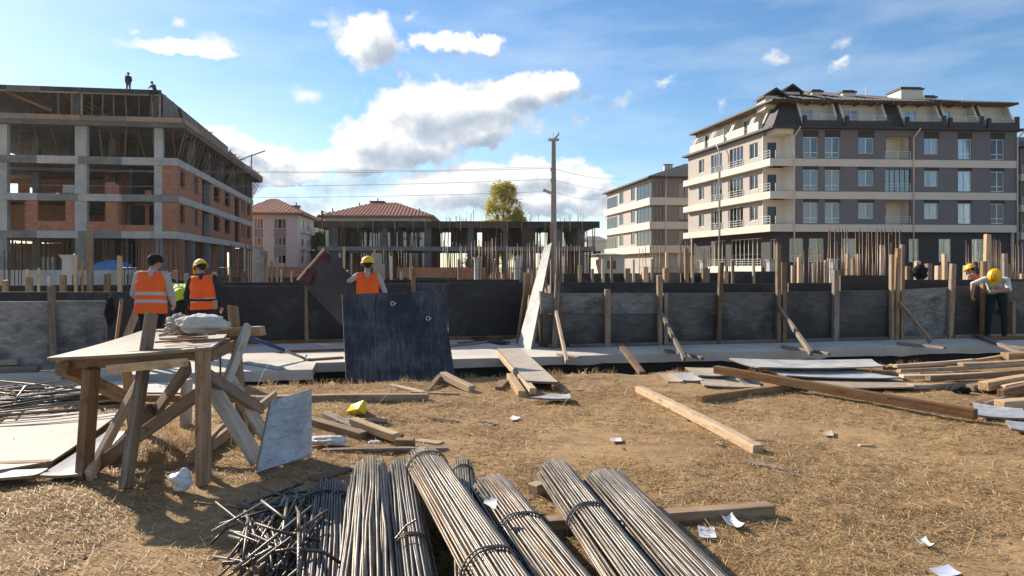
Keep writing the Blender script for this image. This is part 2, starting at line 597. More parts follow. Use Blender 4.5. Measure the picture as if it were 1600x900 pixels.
def fabric(name, col, fold=7.0, rough=0.85, var=0.18, spec=0.2):
    m, g = new_mat(name)
    v = g.coord('Object')
    a = g.noise(g.n('ShaderNodeMapping', {'Vector': v, 'Scale': (1.3, 1.3, 0.8)}).outputs[0], fold, 4, 0.55, 0.6)
    b = g.noise(v, 240, 2, 0.5)
    c = g.ramp(a, [(0.3, tuple(x * (1 - var) for x in col)), (0.7, tuple(min(1, x * (1 + var * 0.4)) for x in col))])
    finish(g, c, rough, g.bump(g.mix(0.12, a, b), 0.9, 0.025), spec=spec)
    return m


def brick_mat(name, col, mortar, bw=0.30, bh=0.20, amt=0.2):
    m, g = new_mat(name)
    tcn = g.n('ShaderNodeTexCoord')
    sp = g.n('ShaderNodeSeparateXYZ', {0: tcn.outputs['Object']})
    v = g.n('ShaderNodeCombineXYZ', {0: g.math('ADD', sp.outputs[0], sp.outputs[1]), 1: sp.outputs[2]}).outputs[0]
    b = g.n('ShaderNodeTexBrick', {'Vector': v, 'Color1': col, 'Color2': tuple(x * 0.68 for x in col), 'Mortar': mortar, 'Scale': 1.0,
                                   'Mortar Size': 0.012, 'Mortar Smooth': 0.2, 'Brick Width': bw, 'Row Height': bh, 'Bias': -0.1})
    n = g.noise(tcn.outputs['Object'], 0.9, 6, 0.65)
    c = g.mix(g.math('MULTIPLY', g.ramp(n, [(0.42, 0.0), (0.7, 1.0)]), 0.4), b.outputs['Color'], mortar)
    finish(g, c, 0.9, g.bump(b.outputs['Fac'], -0.6, 0.02), spec=0.2)
    return m


BRICK = brick_mat('hollow_brick', (0.43, 0.16, 0.083), (0.31, 0.215, 0.165))


def rebar_mat(name, dark, light, rust):
    m, g = new_mat(name)
    r = g.rand()
    off = g.n('ShaderNodeCombineXYZ', {0: g.math('MULTIPLY', r, 23.0), 1: g.math('MULTIPLY', r, 61.0), 2: 0.0}).outputs[0]
    v = g.vmath('ADD', g.coord('Object'), off)
    a = g.noise(g.n('ShaderNodeMapping', {'Vector': v, 'Scale': (1.5, 8, 8)}).outputs[0], 3.0, 5, 0.65)
    c = g.ramp(a, [(0.35, dark), (0.65, light)])
    rr = g.math('MULTIPLY_ADD', g.math('FRACT', g.math('MULTIPLY', r, 13.7)), 0.28, g.math('MULTIPLY', g.noise(v, 2.2, 5, 0.7), 0.75))
    c = g.mix(g.ramp(rr, [(0.52, 0.0), (0.80, 0.8)]), c, rust)
    c = g.tint(c, 0.25)
    rib = g.n('ShaderNodeTexWave', {'Vector': v, 'Scale': 22.0, 'Distortion': 0.0}, wave_type='BANDS', bands_direction='X').outputs['Fac']
    finish(g, c, 0.42, g.bump(rib, 0.5, 0.002), 0.45, 0.5)
    return m


REBAR = rebar_mat('rebar_grey', (0.070, 0.062, 0.054), (0.26, 0.235, 0.20), (0.19, 0.095, 0.04))
REBAR_D = rebar_mat('rebar_dark', (0.04, 0.037, 0.035), (0.15, 0.14, 0.13), (0.10, 0.05, 0.025))
REBAR_R = rebar_mat('rebar_rusty', (0.06, 0.035, 0.022), (0.13, 0.078, 0.048), (0.15, 0.065, 0.026))

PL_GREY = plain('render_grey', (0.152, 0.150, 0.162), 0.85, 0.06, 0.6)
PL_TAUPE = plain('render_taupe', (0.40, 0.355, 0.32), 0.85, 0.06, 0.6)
PL_CHAR = plain('render_charcoal', (0.045, 0.043, 0.045), 0.8, 0.1, 0.6)
PL_WHITE = plain('render_cream', (0.66, 0.62, 0.54), 0.8, 0.05, 0.6)
PL_BAND = plain('render_band', (0.58, 0.545, 0.48), 0.8, 0.06, 0.6)
PL_LILAC = plain('render_lilac', (0.47, 0.49, 0.53), 0.85, 0.05, 0.5)
PL_BEIGE = plain('render_beige', (0.56, 0.46, 0.33), 0.85, 0.08, 0.5)
PL_BLUEGREY = plain('spandrel_bluegrey', (0.20, 0.22, 0.26), 0.7, 0.08, 0.6)
PL_PURPLE = plain('render_maroon', (0.13, 0.055, 0.065), 0.8, 0.08, 0.6)
ROOF_D = plain('roof_dark_tile', (0.032, 0.029, 0.030), 0.6, 0.3, 3.0, bump=0.5)
ROOF_R = plain('roof_red_tile', (0.34, 0.135, 0.085), 0.8, 0.3, 1.2, bump=0.5)
SOFFIT = plain('soffit_wood', (0.19, 0.12, 0.07), 0.7, 0.2, 2.0)
FR_WHITE = plain('frame_white', (0.78, 0.78, 0.76), 0.4, 0.03)
FR_DARK = plain('frame_dark', (0.05, 0.05, 0.055), 0.4, 0.05)
RAIL = plain('rail_light', (0.70, 0.70, 0.70), 0.35, 0.03)
CURTAIN = fabric('curtain_white', (0.62, 0.62, 0.59), 5.0)
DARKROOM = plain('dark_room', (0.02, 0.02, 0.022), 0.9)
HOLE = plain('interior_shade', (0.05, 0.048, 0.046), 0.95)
STEEL = plain('prop_steel', (0.30, 0.27, 0.23), 0.5, 0.3, 4.0, 0.3)
BLUEPAINT = plain('prop_blue', (0.025, 0.05, 0.14), 0.45, 0.3, 8.0)
WIRE_M = plain('cable_dark', (0.05, 0.05, 0.05), 0.6)
POLE_M = concrete('pole_concrete', (0.27, 0.255, 0.24), 0.15, scale=3)
SOIL = plain('trench_soil', (0.035, 0.028, 0.022), 0.95, 0.5, 3.0, bump=0.6)
SLAB_BLACK = plain('black_slab_base', (0.012, 0.012, 0.013), 0.7, 0.4, 3.0, bump=0.3)

m, g = new_mat('window_glass')
gl = g.n('ShaderNodeBsdfGlossy', {'Color': (0.9, 0.93, 0.95), 'Roughness': 0.03})
tr = g.n('ShaderNodeBsdfTransparent', {'Color': (0.84, 0.86, 0.90)})
fz = g.n('ShaderNodeFresnel', {'IOR': 1.65})
mx = g.n('ShaderNodeMixShader', {0: fz.outputs[0], 1: tr.outputs[0], 2: gl.outputs[0]})
g.n('ShaderNodeOutputMaterial', {'Surface': mx.outputs[0]})
GLASS = m
m, g = new_mat('tinted_glass')
finish(g, (0.030, 0.040, 0.052), 0.08, None, 0.0, 0.3)
GLASS_D = m

# ================================================================== ground
def edge_w(s):
    return 9.98 + 0.16 * mnoise.noise(Vector((s * 0.7, 3.1, 0))) + 0.07 * mnoise.noise(Vector((s * 2.6, 7.7, 0)))


def ground_h(s, w):
    d = w - edge_w(s)
    n = 0.05 * mnoise.noise(Vector((s * 0.45, w * 0.45, 1.7))) + 0.026 * mnoise.noise(Vector((s * 1.7, w * 1.7, 5.2))) \
        + 0.010 * mnoise.noise(Vector((s * 5.5, w * 5.5, 9.2)))
    if d < 0:
        lip = 0.05 * math.exp(-((d + 0.25) / 0.25) ** 2)
        near = 0.007 * mnoise.noise(Vector((s * 14, w * 14, 2.2))) if w > 1.5 else 0
        return n * 0.9 + lip + near - 0.02
    if w < 14.5:
        t = min(1, d / 0.16)
        return (n * 0.9 + 0.03) * (1 - t) - 0.8 * t + 0.05 * mnoise.noise(Vector((s * 3, w * 3, 4)))
    if w < 20:
        return -0.1 + n
    return -0.1 + n * 0.5


def axis_pts(parts):
    out = []
    for a, b, st in parts:
        k = max(1, int(round((b - a) / st)))
        out += [a + (b - a) * i / k for i in range(k)]
    out.append(parts[-1][1])
    return out


ss = axis_pts([(-900, -60, 60), (-60, -14, 3), (-14, -9, 0.4), (-9, 9, 0.065), (9, 16, 0.3), (16, 60, 3), (60, 900, 60)])
ws = axis_pts([(-40, 0, 4), (0, 2.0, 0.25), (2.0, 9.6, 0.065), (9.6, 10.45, 0.05), (10.45, 15, 0.4), (15, 60, 3), (60, 1500, 60)])
verts = np.empty((len(ss) * len(ws), 3))
k = 0
for w_ in ws:
    for s_ in ss:
        p = S(s_, w_, ground_h(s_, w_))
        verts[k] = p
        k += 1
nx = len(ss)
ii = np.arange(len(ws) - 1)[:, None] * nx + np.arange(nx - 1)[None, :]
quads = np.stack([ii, ii + 1, ii + nx + 1, ii + nx], -1).reshape(-1, 4)
gme = bpy.data.meshes.new('ground')
gme.from_pydata(verts.tolist(), [], quads.tolist())
gme.polygons.foreach_set('use_smooth', [True] * len(gme.polygons))
m, g = new_mat('straw_soil')
v = g.coord('Object')
a = g.noise(v, 0.55, 6, 0.62)
b = g.noise(v, 5.0, 8, 0.68)
c3 = g.noise(v, 38.0, 6, 0.7)
fib = g.noise(g.n('ShaderNodeMapping', {'Vector': v, 'Scale': (16, 90, 30), 'Rotation': (0, 0, 0.5)}).outputs[0], 1.0, 5, 0.7, 1.6)
fib2 = g.noise(g.n('ShaderNodeMapping', {'Vector': v, 'Scale': (90, 14, 30), 'Rotation': (0, 0, 0.2)}).outputs[0], 1.0, 5, 0.7, 1.6)
c = g.ramp(b, [(0.28, (0.21, 0.125, 0.062)), (0.48, (0.375, 0.24, 0.122)), (0.68, (0.48, 0.33, 0.18))])
c = g.mix(g.math('MULTIPLY', g.ramp(a, [(0.40, 0.0), (0.62, 1.0)]), 0.55), c, (0.38, 0.255, 0.14))
c = g.mix(g.math('MULTIPLY', g.ramp(fib, [(0.55, 0.0), (0.66, 1.0)]), 0.55), c, (0.52, 0.38, 0.20))
c = g.mix(g.math('MULTIPLY', g.ramp(fib2, [(0.56, 0.0), (0.66, 1.0)]), 0.5), c, (0.50, 0.36, 0.19))
c = g.mix(g.math('MULTIPLY', g.ramp(c3, [(0.55, 0.0), (0.72, 1.0)]), 0.7), c, (0.11, 0.062, 0.03))  # shade in the gaps between straws, put into the colour
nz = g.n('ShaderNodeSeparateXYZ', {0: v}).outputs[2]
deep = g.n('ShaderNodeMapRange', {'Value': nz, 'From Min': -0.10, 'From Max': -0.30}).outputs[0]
c = g.mix(deep, c, (0.055, 0.042, 0.030))  # trench shade put into the soil colour by depth
damp = g.noise(g.n('ShaderNodeMapping', {'Vector': v, 'Location': (3, 8, 0)}).outputs[0], 0.75, 5, 0.6)
c = g.mix(g.math('MULTIPLY', g.ramp(damp, [(0.50, 0.0), (0.62, 1.0)]), 0.5), c, (0.17, 0.098, 0.048))
hgt = g.mix(0.5, g.mix(0.5, b, c3), g.mix(0.5, fib, fib2))
finish(g, c, 0.95, g.bump(hgt, 0.85, 0.03), spec=0.1)
SOILSTRAW = m
ground = kind(link('ground', gme, Matrix(), None, m), 'structure')


def ground_z(x, y):
    s = SU.x * x + SU.y * y
    w = SV.x * x + SV.y * y
    return ground_h(s, w)


# ------------------------------------------------------------------ foundation slab on a black block set back below it
def slab_strip(name, s0, s1, w0, w1, seed):
    rnd = random.Random(seed)
    mb = MB()
    n = int((s1 - s0) / 0.22)
    pts = []
    for i in range(n + 1):
        s = s0 + (s1 - s0) * i / n
        j = 0.035 * mnoise.noise(Vector((s * 1.1, seed, 0))) + rnd.uniform(-0.012, 0.012)
        b = -0.105 + 0.02 * mnoise.noise(Vector((s * 2.0, seed, 4))) - (0.03 if rnd.random() < 0.05 else 0) + rnd.uniform(-0.008, 0.008)
        pts.append((s, w0 + j, b))
    for (sa, wa, ba), (sb, wb, bb) in zip(pts[:-1], pts[1:]):
        mb.hexa([S(sa, wa + 0.01, ba), S(sb, wb + 0.01, bb), S(sb, w1, bb), S(sa, w1, ba),
                 S(sa, wa, 0.05), S(sb, wb, 0.05), S(sb, w1, 0.05), S(sa, w1, 0.05)], 0)
    mb.hexa([S(s0, w0 + 0.07, -0.9), S(s1, w0 + 0.07, -0.9), S(s1, w1, -0.9), S(s0, w1, -0.9),
             S(s0, w0 + 0.07, -0.07), S(s1, w0 + 0.07, -0.07), S(s1, w1, -0.07), S(s0, w1, -0.07)], 1)
    o = mb.build(name, [C_SLAB, SLAB_BLACK])
    return kind(o, 'structure')


slab_strip('foundation_slab', -26, -0.75, 11.06, 18.0, 1)
slab_strip('foundation_slab', -0.75, 30, 11.80, 18.004, 2)


# ================================================================== facade tools
def facade(O, ang):
    return T(Vector(O)) @ Matrix.Rotation(ang, 4, 'Z')


def ray_s(px, M):
    """distance along the facade's x axis where the sight line of photo column px meets it"""
    O = M.translation
    t = M.to_3x3() @ Vector((1, 0, 0))
    k = (px - CX) / F
    s = (k * O.y - O.x) / (t.x - k * t.y)
    return s, O.y + s * t.y


def zpx(py, Y):
    return EYE - (py - HY) / F * Y


def wall_holes(mb, x0, x1, z0, z1, holes, y=0.0, th=0.25, mi=0):
    holes = [h for h in holes if h[0] < x1 and h[1] > x0 and h[2] < z1 and h[3] > z0]
    xs = sorted({x0, x1, *[min(max(h[i], x0), x1) for h in holes for i in (0, 1)]})
    zs = sorted({z0, z1, *[min(max(h[i], z0), z1) for h in holes for i in (2, 3)]})

    def inside(x, z):
        return any(h[0] < x < h[1] and h[2] < z < h[3] for h in holes)
    for xa, xb in zip(xs[:-1], xs[1:]):
        for za, zb in zip(zs[:-1], zs[1:]):
            if not inside((xa + xb) / 2, (za + zb) / 2):
                mb.add([(xa, y, za), (xb, y, za), (xb, y, zb), (xa, y, zb)], [(0, 1, 2, 3)], mi)
                mb.add([(xa, y + th, za), (xb, y + th, za), (xb, y + th, zb), (xa, y + th, zb)], [(3, 2, 1, 0)], mi)
    for (a, b, c, d) in holes:
        a, b, c, d = max(a, x0), min(b, x1), max(c, z0), min(d, z1)
        mb.add([(a, y, c), (b, y, c), (b, y + th, c), (a, y + th, c)], [(0, 3, 2, 1)][:1], mi)
        mb.add([(a, y, d), (b, y, d), (b, y + th, d), (a, y + th, d)], [(0, 1, 2, 3)], mi)
        mb.add([(a, y, c), (a, y, d), (a, y + th, d), (a, y + th, c)], [(0, 1, 2, 3)][:1], mi)
        mb.add([(b, y, c), (b, y, d), (b, y + th, d), (b, y + th, c)], [(3, 2, 1, 0)], mi)
    mb.add([(x0, y, z1), (x1, y, z1), (x1, y + th, z1), (x0, y + th, z1)], [(0, 1, 2, 3)], mi)
    mb.add([(x0, y, z0), (x0, y, z1), (x0, y + th, z1), (x0, y + th, z0)], [(3, 2, 1, 0)], mi)
    mb.add([(x1, y, z0), (x1, y, z1), (x1, y + th, z1), (x1, y + th, z0)], [(0, 1, 2, 3)], mi)


WINCACHE = {}


def window(parent, M, x0, x1, z0, z1, mull=2, transom=None, frame=None, glass=None, curtain=True, name='window', y=0.10, fw=0.055, cdrop=1.0):
    """a window set into its opening: frame with mullions, glass, curtains"""
    frame = frame or FR_WHITE
    glass = glass or GLASS
    w, h = round(x1 - x0, 2), round(z1 - z0, 2)
    key = (w, h, mull, transom, frame.name, fw)
    if key not in WINCACHE:
        mb = MB()
        d = 0.06
        mb.box(-w / 2, w / 2, 0, d, 0, fw)
        mb.box(-w / 2, w / 2, 0, d, h - fw, h)
        mb.box(-w / 2, -w / 2 + fw, 0, d, fw, h - fw)
        mb.box(w / 2 - fw, w / 2, 0, d, fw, h - fw)
        for k in range(1, mull):
            x = -w / 2 + w * k / mull
            mb.box(x - fw * 0.55, x + fw * 0.55, 0.004, d - 0.004, fw, h - fw)
        if transom:
            mb.box(-w / 2 + fw, w / 2 - fw, 0.006, d - 0.006, h * transom, h * transom + fw * 0.9)
        pm = MB()
        pm.box(-w / 2 + fw * 0.5, w / 2 - fw * 0.5, 0.025, 0.035, fw * 0.5, h - fw * 0.5)
        cms = []
        for v in range(4):
            cm = MB()
            spans = [(-0.5, 0.5)], [(-0.5, -0.02), (0.06, 0.5)], [(-0.5, -0.2), (0.18, 0.5)], [(-0.5, 0.12)]
            for a, b in spans[v]:
                n = max(4, int((b - a) * w / 0.06))
                pts = [(a * w + (b - a) * w * i / n, 0.16 + 0.03 * math.sin(i * 1.9 + v)) for i in range(n + 1)]
                for (xa, ya), (xb, yb) in zip(pts[:-1], pts[1:]):
                    cm.add([(xa, ya, 0.02), (xb, yb, 0.02), (xb, yb, h - 0.02), (xa, ya, h - 0.02)], [(0, 1, 2, 3)])
            cms.append(cm.mesh('curtain', True))
        WINCACHE[key] = (mb.mesh('window'), pm.mesh('pane'), cms)
    fm, pm, cms = WINCACHE[key]
    Mw = M @ T(Vector(((x0 + x1) / 2, y, z0)))
    f = link(name, fm, Mw, parent)
    if not fm.materials:
        fm.materials.append(frame)
    p = link('pane', pm, Mw, f)
    if not pm.materials:
        pm.materials.append(glass)
    if curtain:
        cmesh = random.choice(cms)
        cu = link('curtain', cmesh, Mw, f)
        if not cmesh.materials:
            cmesh.materials.append(CURTAIN)
    return f


def railing(parent, M, x0, x1, z0, h=0.9, y=-0.03, name='railing', mat=None, bars=3, ends=False, yr=0.0):
    mb = MB()
    for k in range(bars):
        z = z0 + h * (0.35 + 0.65 * k / max(1, bars - 1))
        mb.box(x0, x1, y - 0.02, y + 0.02, z - 0.014, z + 0.014)
    n = max(2, int((x1 - x0) / 1.1) + 1)
    for k in range(n):
        x = x0 + (x1 - x0) * k / (n - 1)
        mb.box(x - 0.016, x + 0.016, y - 0.024, y + 0.024, z0, z0 + h)
    if ends and yr:
        for x in (x0,):
            for k in range(bars):
                z = z0 + h * (0.35 + 0.65 * k / max(1, bars - 1))
                mb.box(x - 0.02, x + 0.02, y, y + yr, z - 0.02, z + 0.02)
    return mb.build(name, mat or RAIL, parent, M)


# ================================================================== apartment block on the right
def big_block():
    C = Vector((23.96, 64.7, 0))
    MF = facade(C, R(4.0))
    L = 17.7
    vdir = Vector((-math.sin(TH), math.cos(TH), 0))
    ML = facade(C + vdir * L, TH - R(90))        # s = 0 at the far end, L at the corner
    b = thing('apartment_block', 'large grey apartment block with cream floor bands and black mansard attic', 'building', C)
    Zb = [11.42, 8.43, 5.43]        # tops of the cream bands
    GUT, EAV = 14.35, 16.8
    LEN = ray_s(1589, MF)[0]
    sF = lambda px: ray_s(px, MF)[0]
    cut = sF(1240)
    # ---- front wall
    cols = [(1255, 1278, 'tall'), (1289, 1312, 'tall'), (1341, 1365, 'short'), (1383, 1423, 'loggia'), (1444, 1466, 'short'), (1497, 1518, 'tall'), (1548, 1569, 'tall')]
    holes, wins, logs = [], [], []
    for zi, zt in enumerate(Zb):
        for a, bb, kd in cols:
            x0, x1 = sF(a), sF(bb)
            if kd == 'tall':
                h = (x0, x1, zt + 0.12, zt + 2.0)
            elif kd == 'short':
                h = (x0, x1, zt + 0.55, zt + 2.0)
            else:
                h = (x0, x1, zt + 0.0, zt + 2.15)
                logs.append((zi, h))
            holes.append(h)
            if kd != 'loggia':
                wins.append((h, kd))
    mb = MB()
    wall_holes(mb, cut, LEN, Zb[2], GUT, holes, 0, 0.3)
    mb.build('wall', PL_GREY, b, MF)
    for h, kd in wins:
        window(b, MF, *h, mull=2, transom=0.24 if kd == 'tall' else None, y=0.09)
        pm = MB()
        pm.box(h[0] - 0.03, h[1] + 0.08, -0.012, 0.05, h[3], h[3] + 0.62)
        pm.build('lintel_panel', PL_CHAR, b, MF)
    for zi, h in logs:
        if zi == 1:
            f = window(b, MF, *h, mull=5, frame=FR_DARK, curtain=False, name='balcony_glazing', y=0.12)
        lm = MB()
        lm.box(h[0] - 0.3, h[1] + 0.3, 1.5, 1.6, h[2] - 0.2, h[3] + 0.2)
        lm.box(h[0] - 0.3, h[0] - 0.0, 0.31, 1.5, h[2] - 0.2, h[3] + 0.2)
        lm.box(h[1], h[1] + 0.3, 0.31, 1.5, h[2] - 0.2, h[3] + 0.2)
        lm.box(h[0], h[1], 0.31, 1.5, h[3], h[3] + 0.2)
        lm.box(h[0], h[1], 0.31, 1.5, h[2] - 0.2, h[2] + 0.02)
        lm.build('loggia', PL_WHITE, b, MF)
        dm = MB()
        dm.box(h[0] + 0.25, h[0] + 0.95, 1.44, 1.498, h[2] + 0.03, h[2] + 1.95)
        dm.build('balcony_door', GLASS_D, b, MF)
        railing(b, MF, h[0] + 0.02, h[1] - 0.02, h[2] + 0.02, 0.75, 0.04)
    # ---- cream bands wrap the corner
    for zt in Zb:
        mb = MB()
        mb.box(-0.02, LEN + 0.05, -0.10, 0.0, zt - 0.68, zt, 0, MF)
        mb.box(0.30, LEN + 0.05, -0.075, 0.0, zt - 0.25, zt - 0.235, 0, MF)
        mb.box(-0.15, L + 0.08, -0.55, 0.0, zt - 0.66, zt, 0, ML)
        mb.box(L - 2.1, L - 0.003, 0.0, 1.9, zt - 0.18, zt - 0.002, 0, ML)
        mb.box(0.003, cut, 0.0, 1.9, zt - 0.19, zt - 0.004, 0, MF)
        mb.build('floor_band', PL_BAND, b, Matrix())
    # ---- left wall (sunlit)
    cutL = L - 1.95
    lcols = []
    for (px0, px1, kd) in ((1092, 1100, 'small'), (1111, 1128, 'glazed'), (1140, 1161, 'glazed'), (1171, 1184, 'small')):
        lcols.append((ray_s(px0, ML)[0], ray_s(px1, ML)[0], kd))
    holes = []
    for zt in Zb:
        for x0, x1, kd in lcols:
            h = (x0, x1, zt + 0.55, zt + 2.0) if kd == 'small' else (x0, x1, zt + 0.0, zt + 2.1)
            holes.append(h)
            if kd == 'small':
                window(b, ML, *h, mull=2, y=0.09)
            else:
                window(b, ML, *h, mull=4, frame=FR_WHITE, curtain=False, name='balcony_glazing', y=0.05, fw=0.04)
                railing(b, ML, x0 - 0.05, x1 + 0.05, zt, 0.72, -0.09)
    mb = MB()
    wall_holes(mb, 0, cutL, Zb[2], GUT, holes, 0, 0.3)
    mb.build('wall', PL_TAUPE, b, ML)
    # ---- corner loggia
    for zt in Zb:
        mb = MB()
        mb.box(cutL - 0.15, L - 0.31, 1.7, 1.8, zt, zt + 2.4, 0, ML)
        mb.box(cutL - 0.12, cutL - 0.02, 0.31, 1.7, zt, zt + 2.4, 0, ML)
        mb.build('loggia', PL_WHITE, b, Matrix())
        # wall of the loggia that faces the viewer, with its door
        Ym = 64.7 + 1.9
        sA, sB = 0.05, cut - 0.0
        mb = MB()
        mb.box(sA - 0.4, sB + 0.02, 1.85, 1.95, zt, zt + 2.4, 0, MF)
        mb.box(sB - 0.02, sB + 0.1, 0.0, 1.85, zt, zt + 2.4, 0, MF)
        mb.build('loggia', PL_WHITE, b, Matrix())
        mb = MB()
        mb.box(sA + 0.05, sA + 0.85, 1.80, 1.848, zt + 0.02, zt + 1.75, 0, MF)
        mb.build('balcony_door', GLASS_D, b, Matrix())
        mb = MB()
        mb.box(-0.0, cut, 0.0, 1.9, zt + 2.3, zt + 2.92, 0, MF) if zt == Zb[0] else None
        if mb.v:
            mb.build('loggia_ceiling', PL_WHITE, b, Matrix())
        railing(b, MF, 0.05, cut - 0.03, zt, 0.75, 0.02)
        railing(b, ML, L - 2.0, L - 0.05, zt, 0.75, -0.48)
    # ---- charcoal ground storey
    gcols = [(1237, 1259), (1268, 1291), (1320, 1343), (1425, 1441), (1472, 1492), (1524, 1545)]
    gh = [(max(0.5, sF(a)), sF(c), 2.0, 4.15) for a, c in gcols]
    mb = MB()
    wall_holes(mb, 0.42, LEN, -0.5, Zb[2] - 0.68, gh, 0.45, 0.3)
    mb.build('ground_storey_wall', PL_CHAR, b, MF)
    for h in gh:
        window(b, MF, *h, mull=2, transom=0.25, y=0.55)
    lg = [(ray_s(1103, ML)[0], ray_s(1127, ML)[0], 1.6, 4.3), (ray_s(1136, ML)[0], ray_s(1182, ML)[0], 1.6, 4.3), (ray_s(1196, ML)[0], ray_s(1206, ML)[0], 2.1, 4.1)]
    mb = MB()
    wall_holes(mb, 0.4, L - 0.45, -0.5, Zb[2] - 0.66, lg, 0.5, 0.3)
    mb.build('ground_storey_wall', PL_CHAR, b, ML)
    for k, h in enumerate(lg):
        window(b, ML, *h, mull=(4, 7, 2)[k], frame=FR_WHITE, curtain=(k == 2), name='balcony_glazing' if k < 2 else 'window', y=0.55, fw=0.045)
        if k < 2:
            railing(b, ML, h[0], h[1], h[2], 0.7, 0.45)
            mb = MB()
            mb.box(h[0] - 0.3, h[1] + 0.3, 0.30, 0.44, -0.5, h[2] - 0.02, 0, ML)
            mb.build('plinth', PL_WHITE, b, Matrix())
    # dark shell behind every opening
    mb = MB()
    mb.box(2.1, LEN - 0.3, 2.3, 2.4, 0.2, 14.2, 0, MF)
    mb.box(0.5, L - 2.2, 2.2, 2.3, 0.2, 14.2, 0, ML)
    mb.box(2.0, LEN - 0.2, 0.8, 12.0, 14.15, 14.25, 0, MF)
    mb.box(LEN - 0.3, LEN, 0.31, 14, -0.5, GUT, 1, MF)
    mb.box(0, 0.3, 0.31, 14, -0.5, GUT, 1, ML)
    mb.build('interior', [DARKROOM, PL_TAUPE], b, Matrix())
    # ---- mansard attic, front: cream wall set back, black slopes between the terraces
    SB = 1.7
    acols = [(1262, 1284), (1333, 1356), (1430, 1449), (1486, 1503), (1536, 1555)]
    ah = [(sF(a) + 0.05, sF(c) + 0.05, GUT + 0.3, GUT + 2.0) for a, c in acols]
    mb = MB()
    wall_holes(mb, 1.2, LEN - 0.02, GUT - 0.1, EAV, ah, SB, 0.25)
    mb.box(LEN - 0.3, LEN - 0.02, SB + 0.251, 13, GUT - 0.1, EAV)
    mb.build('attic_wall', PL_WHITE, b, MF)
    for h in ah:
        window(b, MF, *h, mull=2, y=SB + 0.06)
    terr = [(1254, 1312), (1320, 1390), (1414, 1475), (1481, 1534), (1541, 1597)]
    spans = [(sF(a), sF(c)) for a, c in terr]
    spans[-1] = (spans[-1][0], LEN)
    prev = -0.1
    slopes = []
    for a, c in spans:
        slopes.append((prev, a))
        prev = c
    for i, (a, c) in enumerate(slopes):
        if i == 0:
            continue
        mb = MB()
        z0, z1 = GUT, EAV - 0.03
        mb.hexa([Vector((a, -0.02, z0)), Vector((c, -0.02, z0)), Vector((c, SB - 0.01, z0)), Vector((a, SB - 0.01, z0)),
                 Vector((a, SB - 0.35, z1)), Vector((c, SB - 0.35, z1)), Vector((c, SB - 0.01, z1)), Vector((a, SB - 0.01, z1))])
        mb.build('mansard_slope', ROOF_D, b, MF)
    for i, (a, c) in enumerate(spans):
        for k, x in enumerate((a, c)):
            if i == len(spans) - 1 and k == 1:
                pass
            mb = MB()
            s = -1 if k else 1
            xa, xb = (x + 0.004, x + 0.16) if k == 0 else (x - 0.16, x - 0.004)
            z0, z1 = GUT + 0.02, EAV - 0.04
            mb.hexa([Vector((xa, -0.06, z0)), Vector((xb, -0.06, z0)), Vector((xb, SB - 0.002, z0)), Vector((xa, SB - 0.002, z0)),
                     Vector((xa, SB - 0.62, z1)), Vector((xb, SB - 0.62, z1)), Vector((xb, SB - 0.002, z1)), Vector((xa, SB - 0.002, z1))])
            mb.add([(xa, -0.06, z0 + 0.0), (xb, -0.06, z0), (xb, -0.06, z0 + 0.9), (xa, -0.06, z0 + 0.9), (xa, 0.4, z0), (xb, 0.4, z0), (xb, 0.4, z0 + 0.9), (xa, 0.4, z0 + 0.9)],
                   [(0, 1, 2, 3), (3, 2, 6, 7), (5, 4, 7, 6), (1, 5, 6, 2), (4, 0, 3, 7)])
            mb.build('terrace_cheek', PL_WHITE, b, MF)
        mb = MB()
        mb.box(a - 0.05, c + 0.05, -0.28, -0.07, GUT + 0.02, GUT + 0.55)
        mb.box(c - 0.35, c + 0.02, -0.30, -0.06, GUT + 0.02, GUT + 1.15)
        mb.box(a - 0.02, a + 0.28, -0.30, -0.06, GUT + 0.02, GUT + 0.98)
        mb.build('terrace_parapet', ROOF_D, b, MF)
        railing(b, MF, a + 0.3, c - 0.36, GUT + 0.5, 0.62, -0.17)
    # corner hip, black
    mb = MB()
    z0, z1 = GUT, EAV - 0.02
    p = lambda s, d, z: MF @ Vector((s, d, z))
    q = lambda s, d, z: ML @ Vector((s, d, z))
    a1 = spans[0][0]
    cB = p(-0.25, -0.12, z0)
    inner = p(1.25, 1.5, z1)
    mb.add([cB, p(a1, -0.02, z0), p(a1, SB - 0.35, z1), p(1.15, SB - 0.35, z1), q(L - 2.4, -0.02, z0), q(L - 2.4, 1.3, z1), q(L - 1.2, 1.3, z1)],
           [(0, 1, 2, 3), (4, 0, 3, 6), (4, 6, 5), (3, 2, 5, 6)])
    mb.build('mansard_slope', ROOF_D, b, Matrix())
    # left attic: pale cheeks and parapets, all in the sun
    mb = MB()
    lspans = [(0.6, 4.4), (4.9, 8.6), (9.0, 12.6), (13.0, L - 2.5)]
    lh = [(a + (0.6 if i % 2 == 0 else 1.6), a + (1.7 if i % 2 == 0 else 2.7), GUT + 0.75, GUT + 2.1) for i, (a, c) in enumerate(lspans)]
    wall_holes(mb, 0.3, L - 1.3, GUT - 0.1, EAV, lh, 1.45, 0.2)
    mb.build('attic_wall', PL_WHITE, b, ML)
    for h in lh:
        window(b, ML, *h, mull=2, y=1.5)
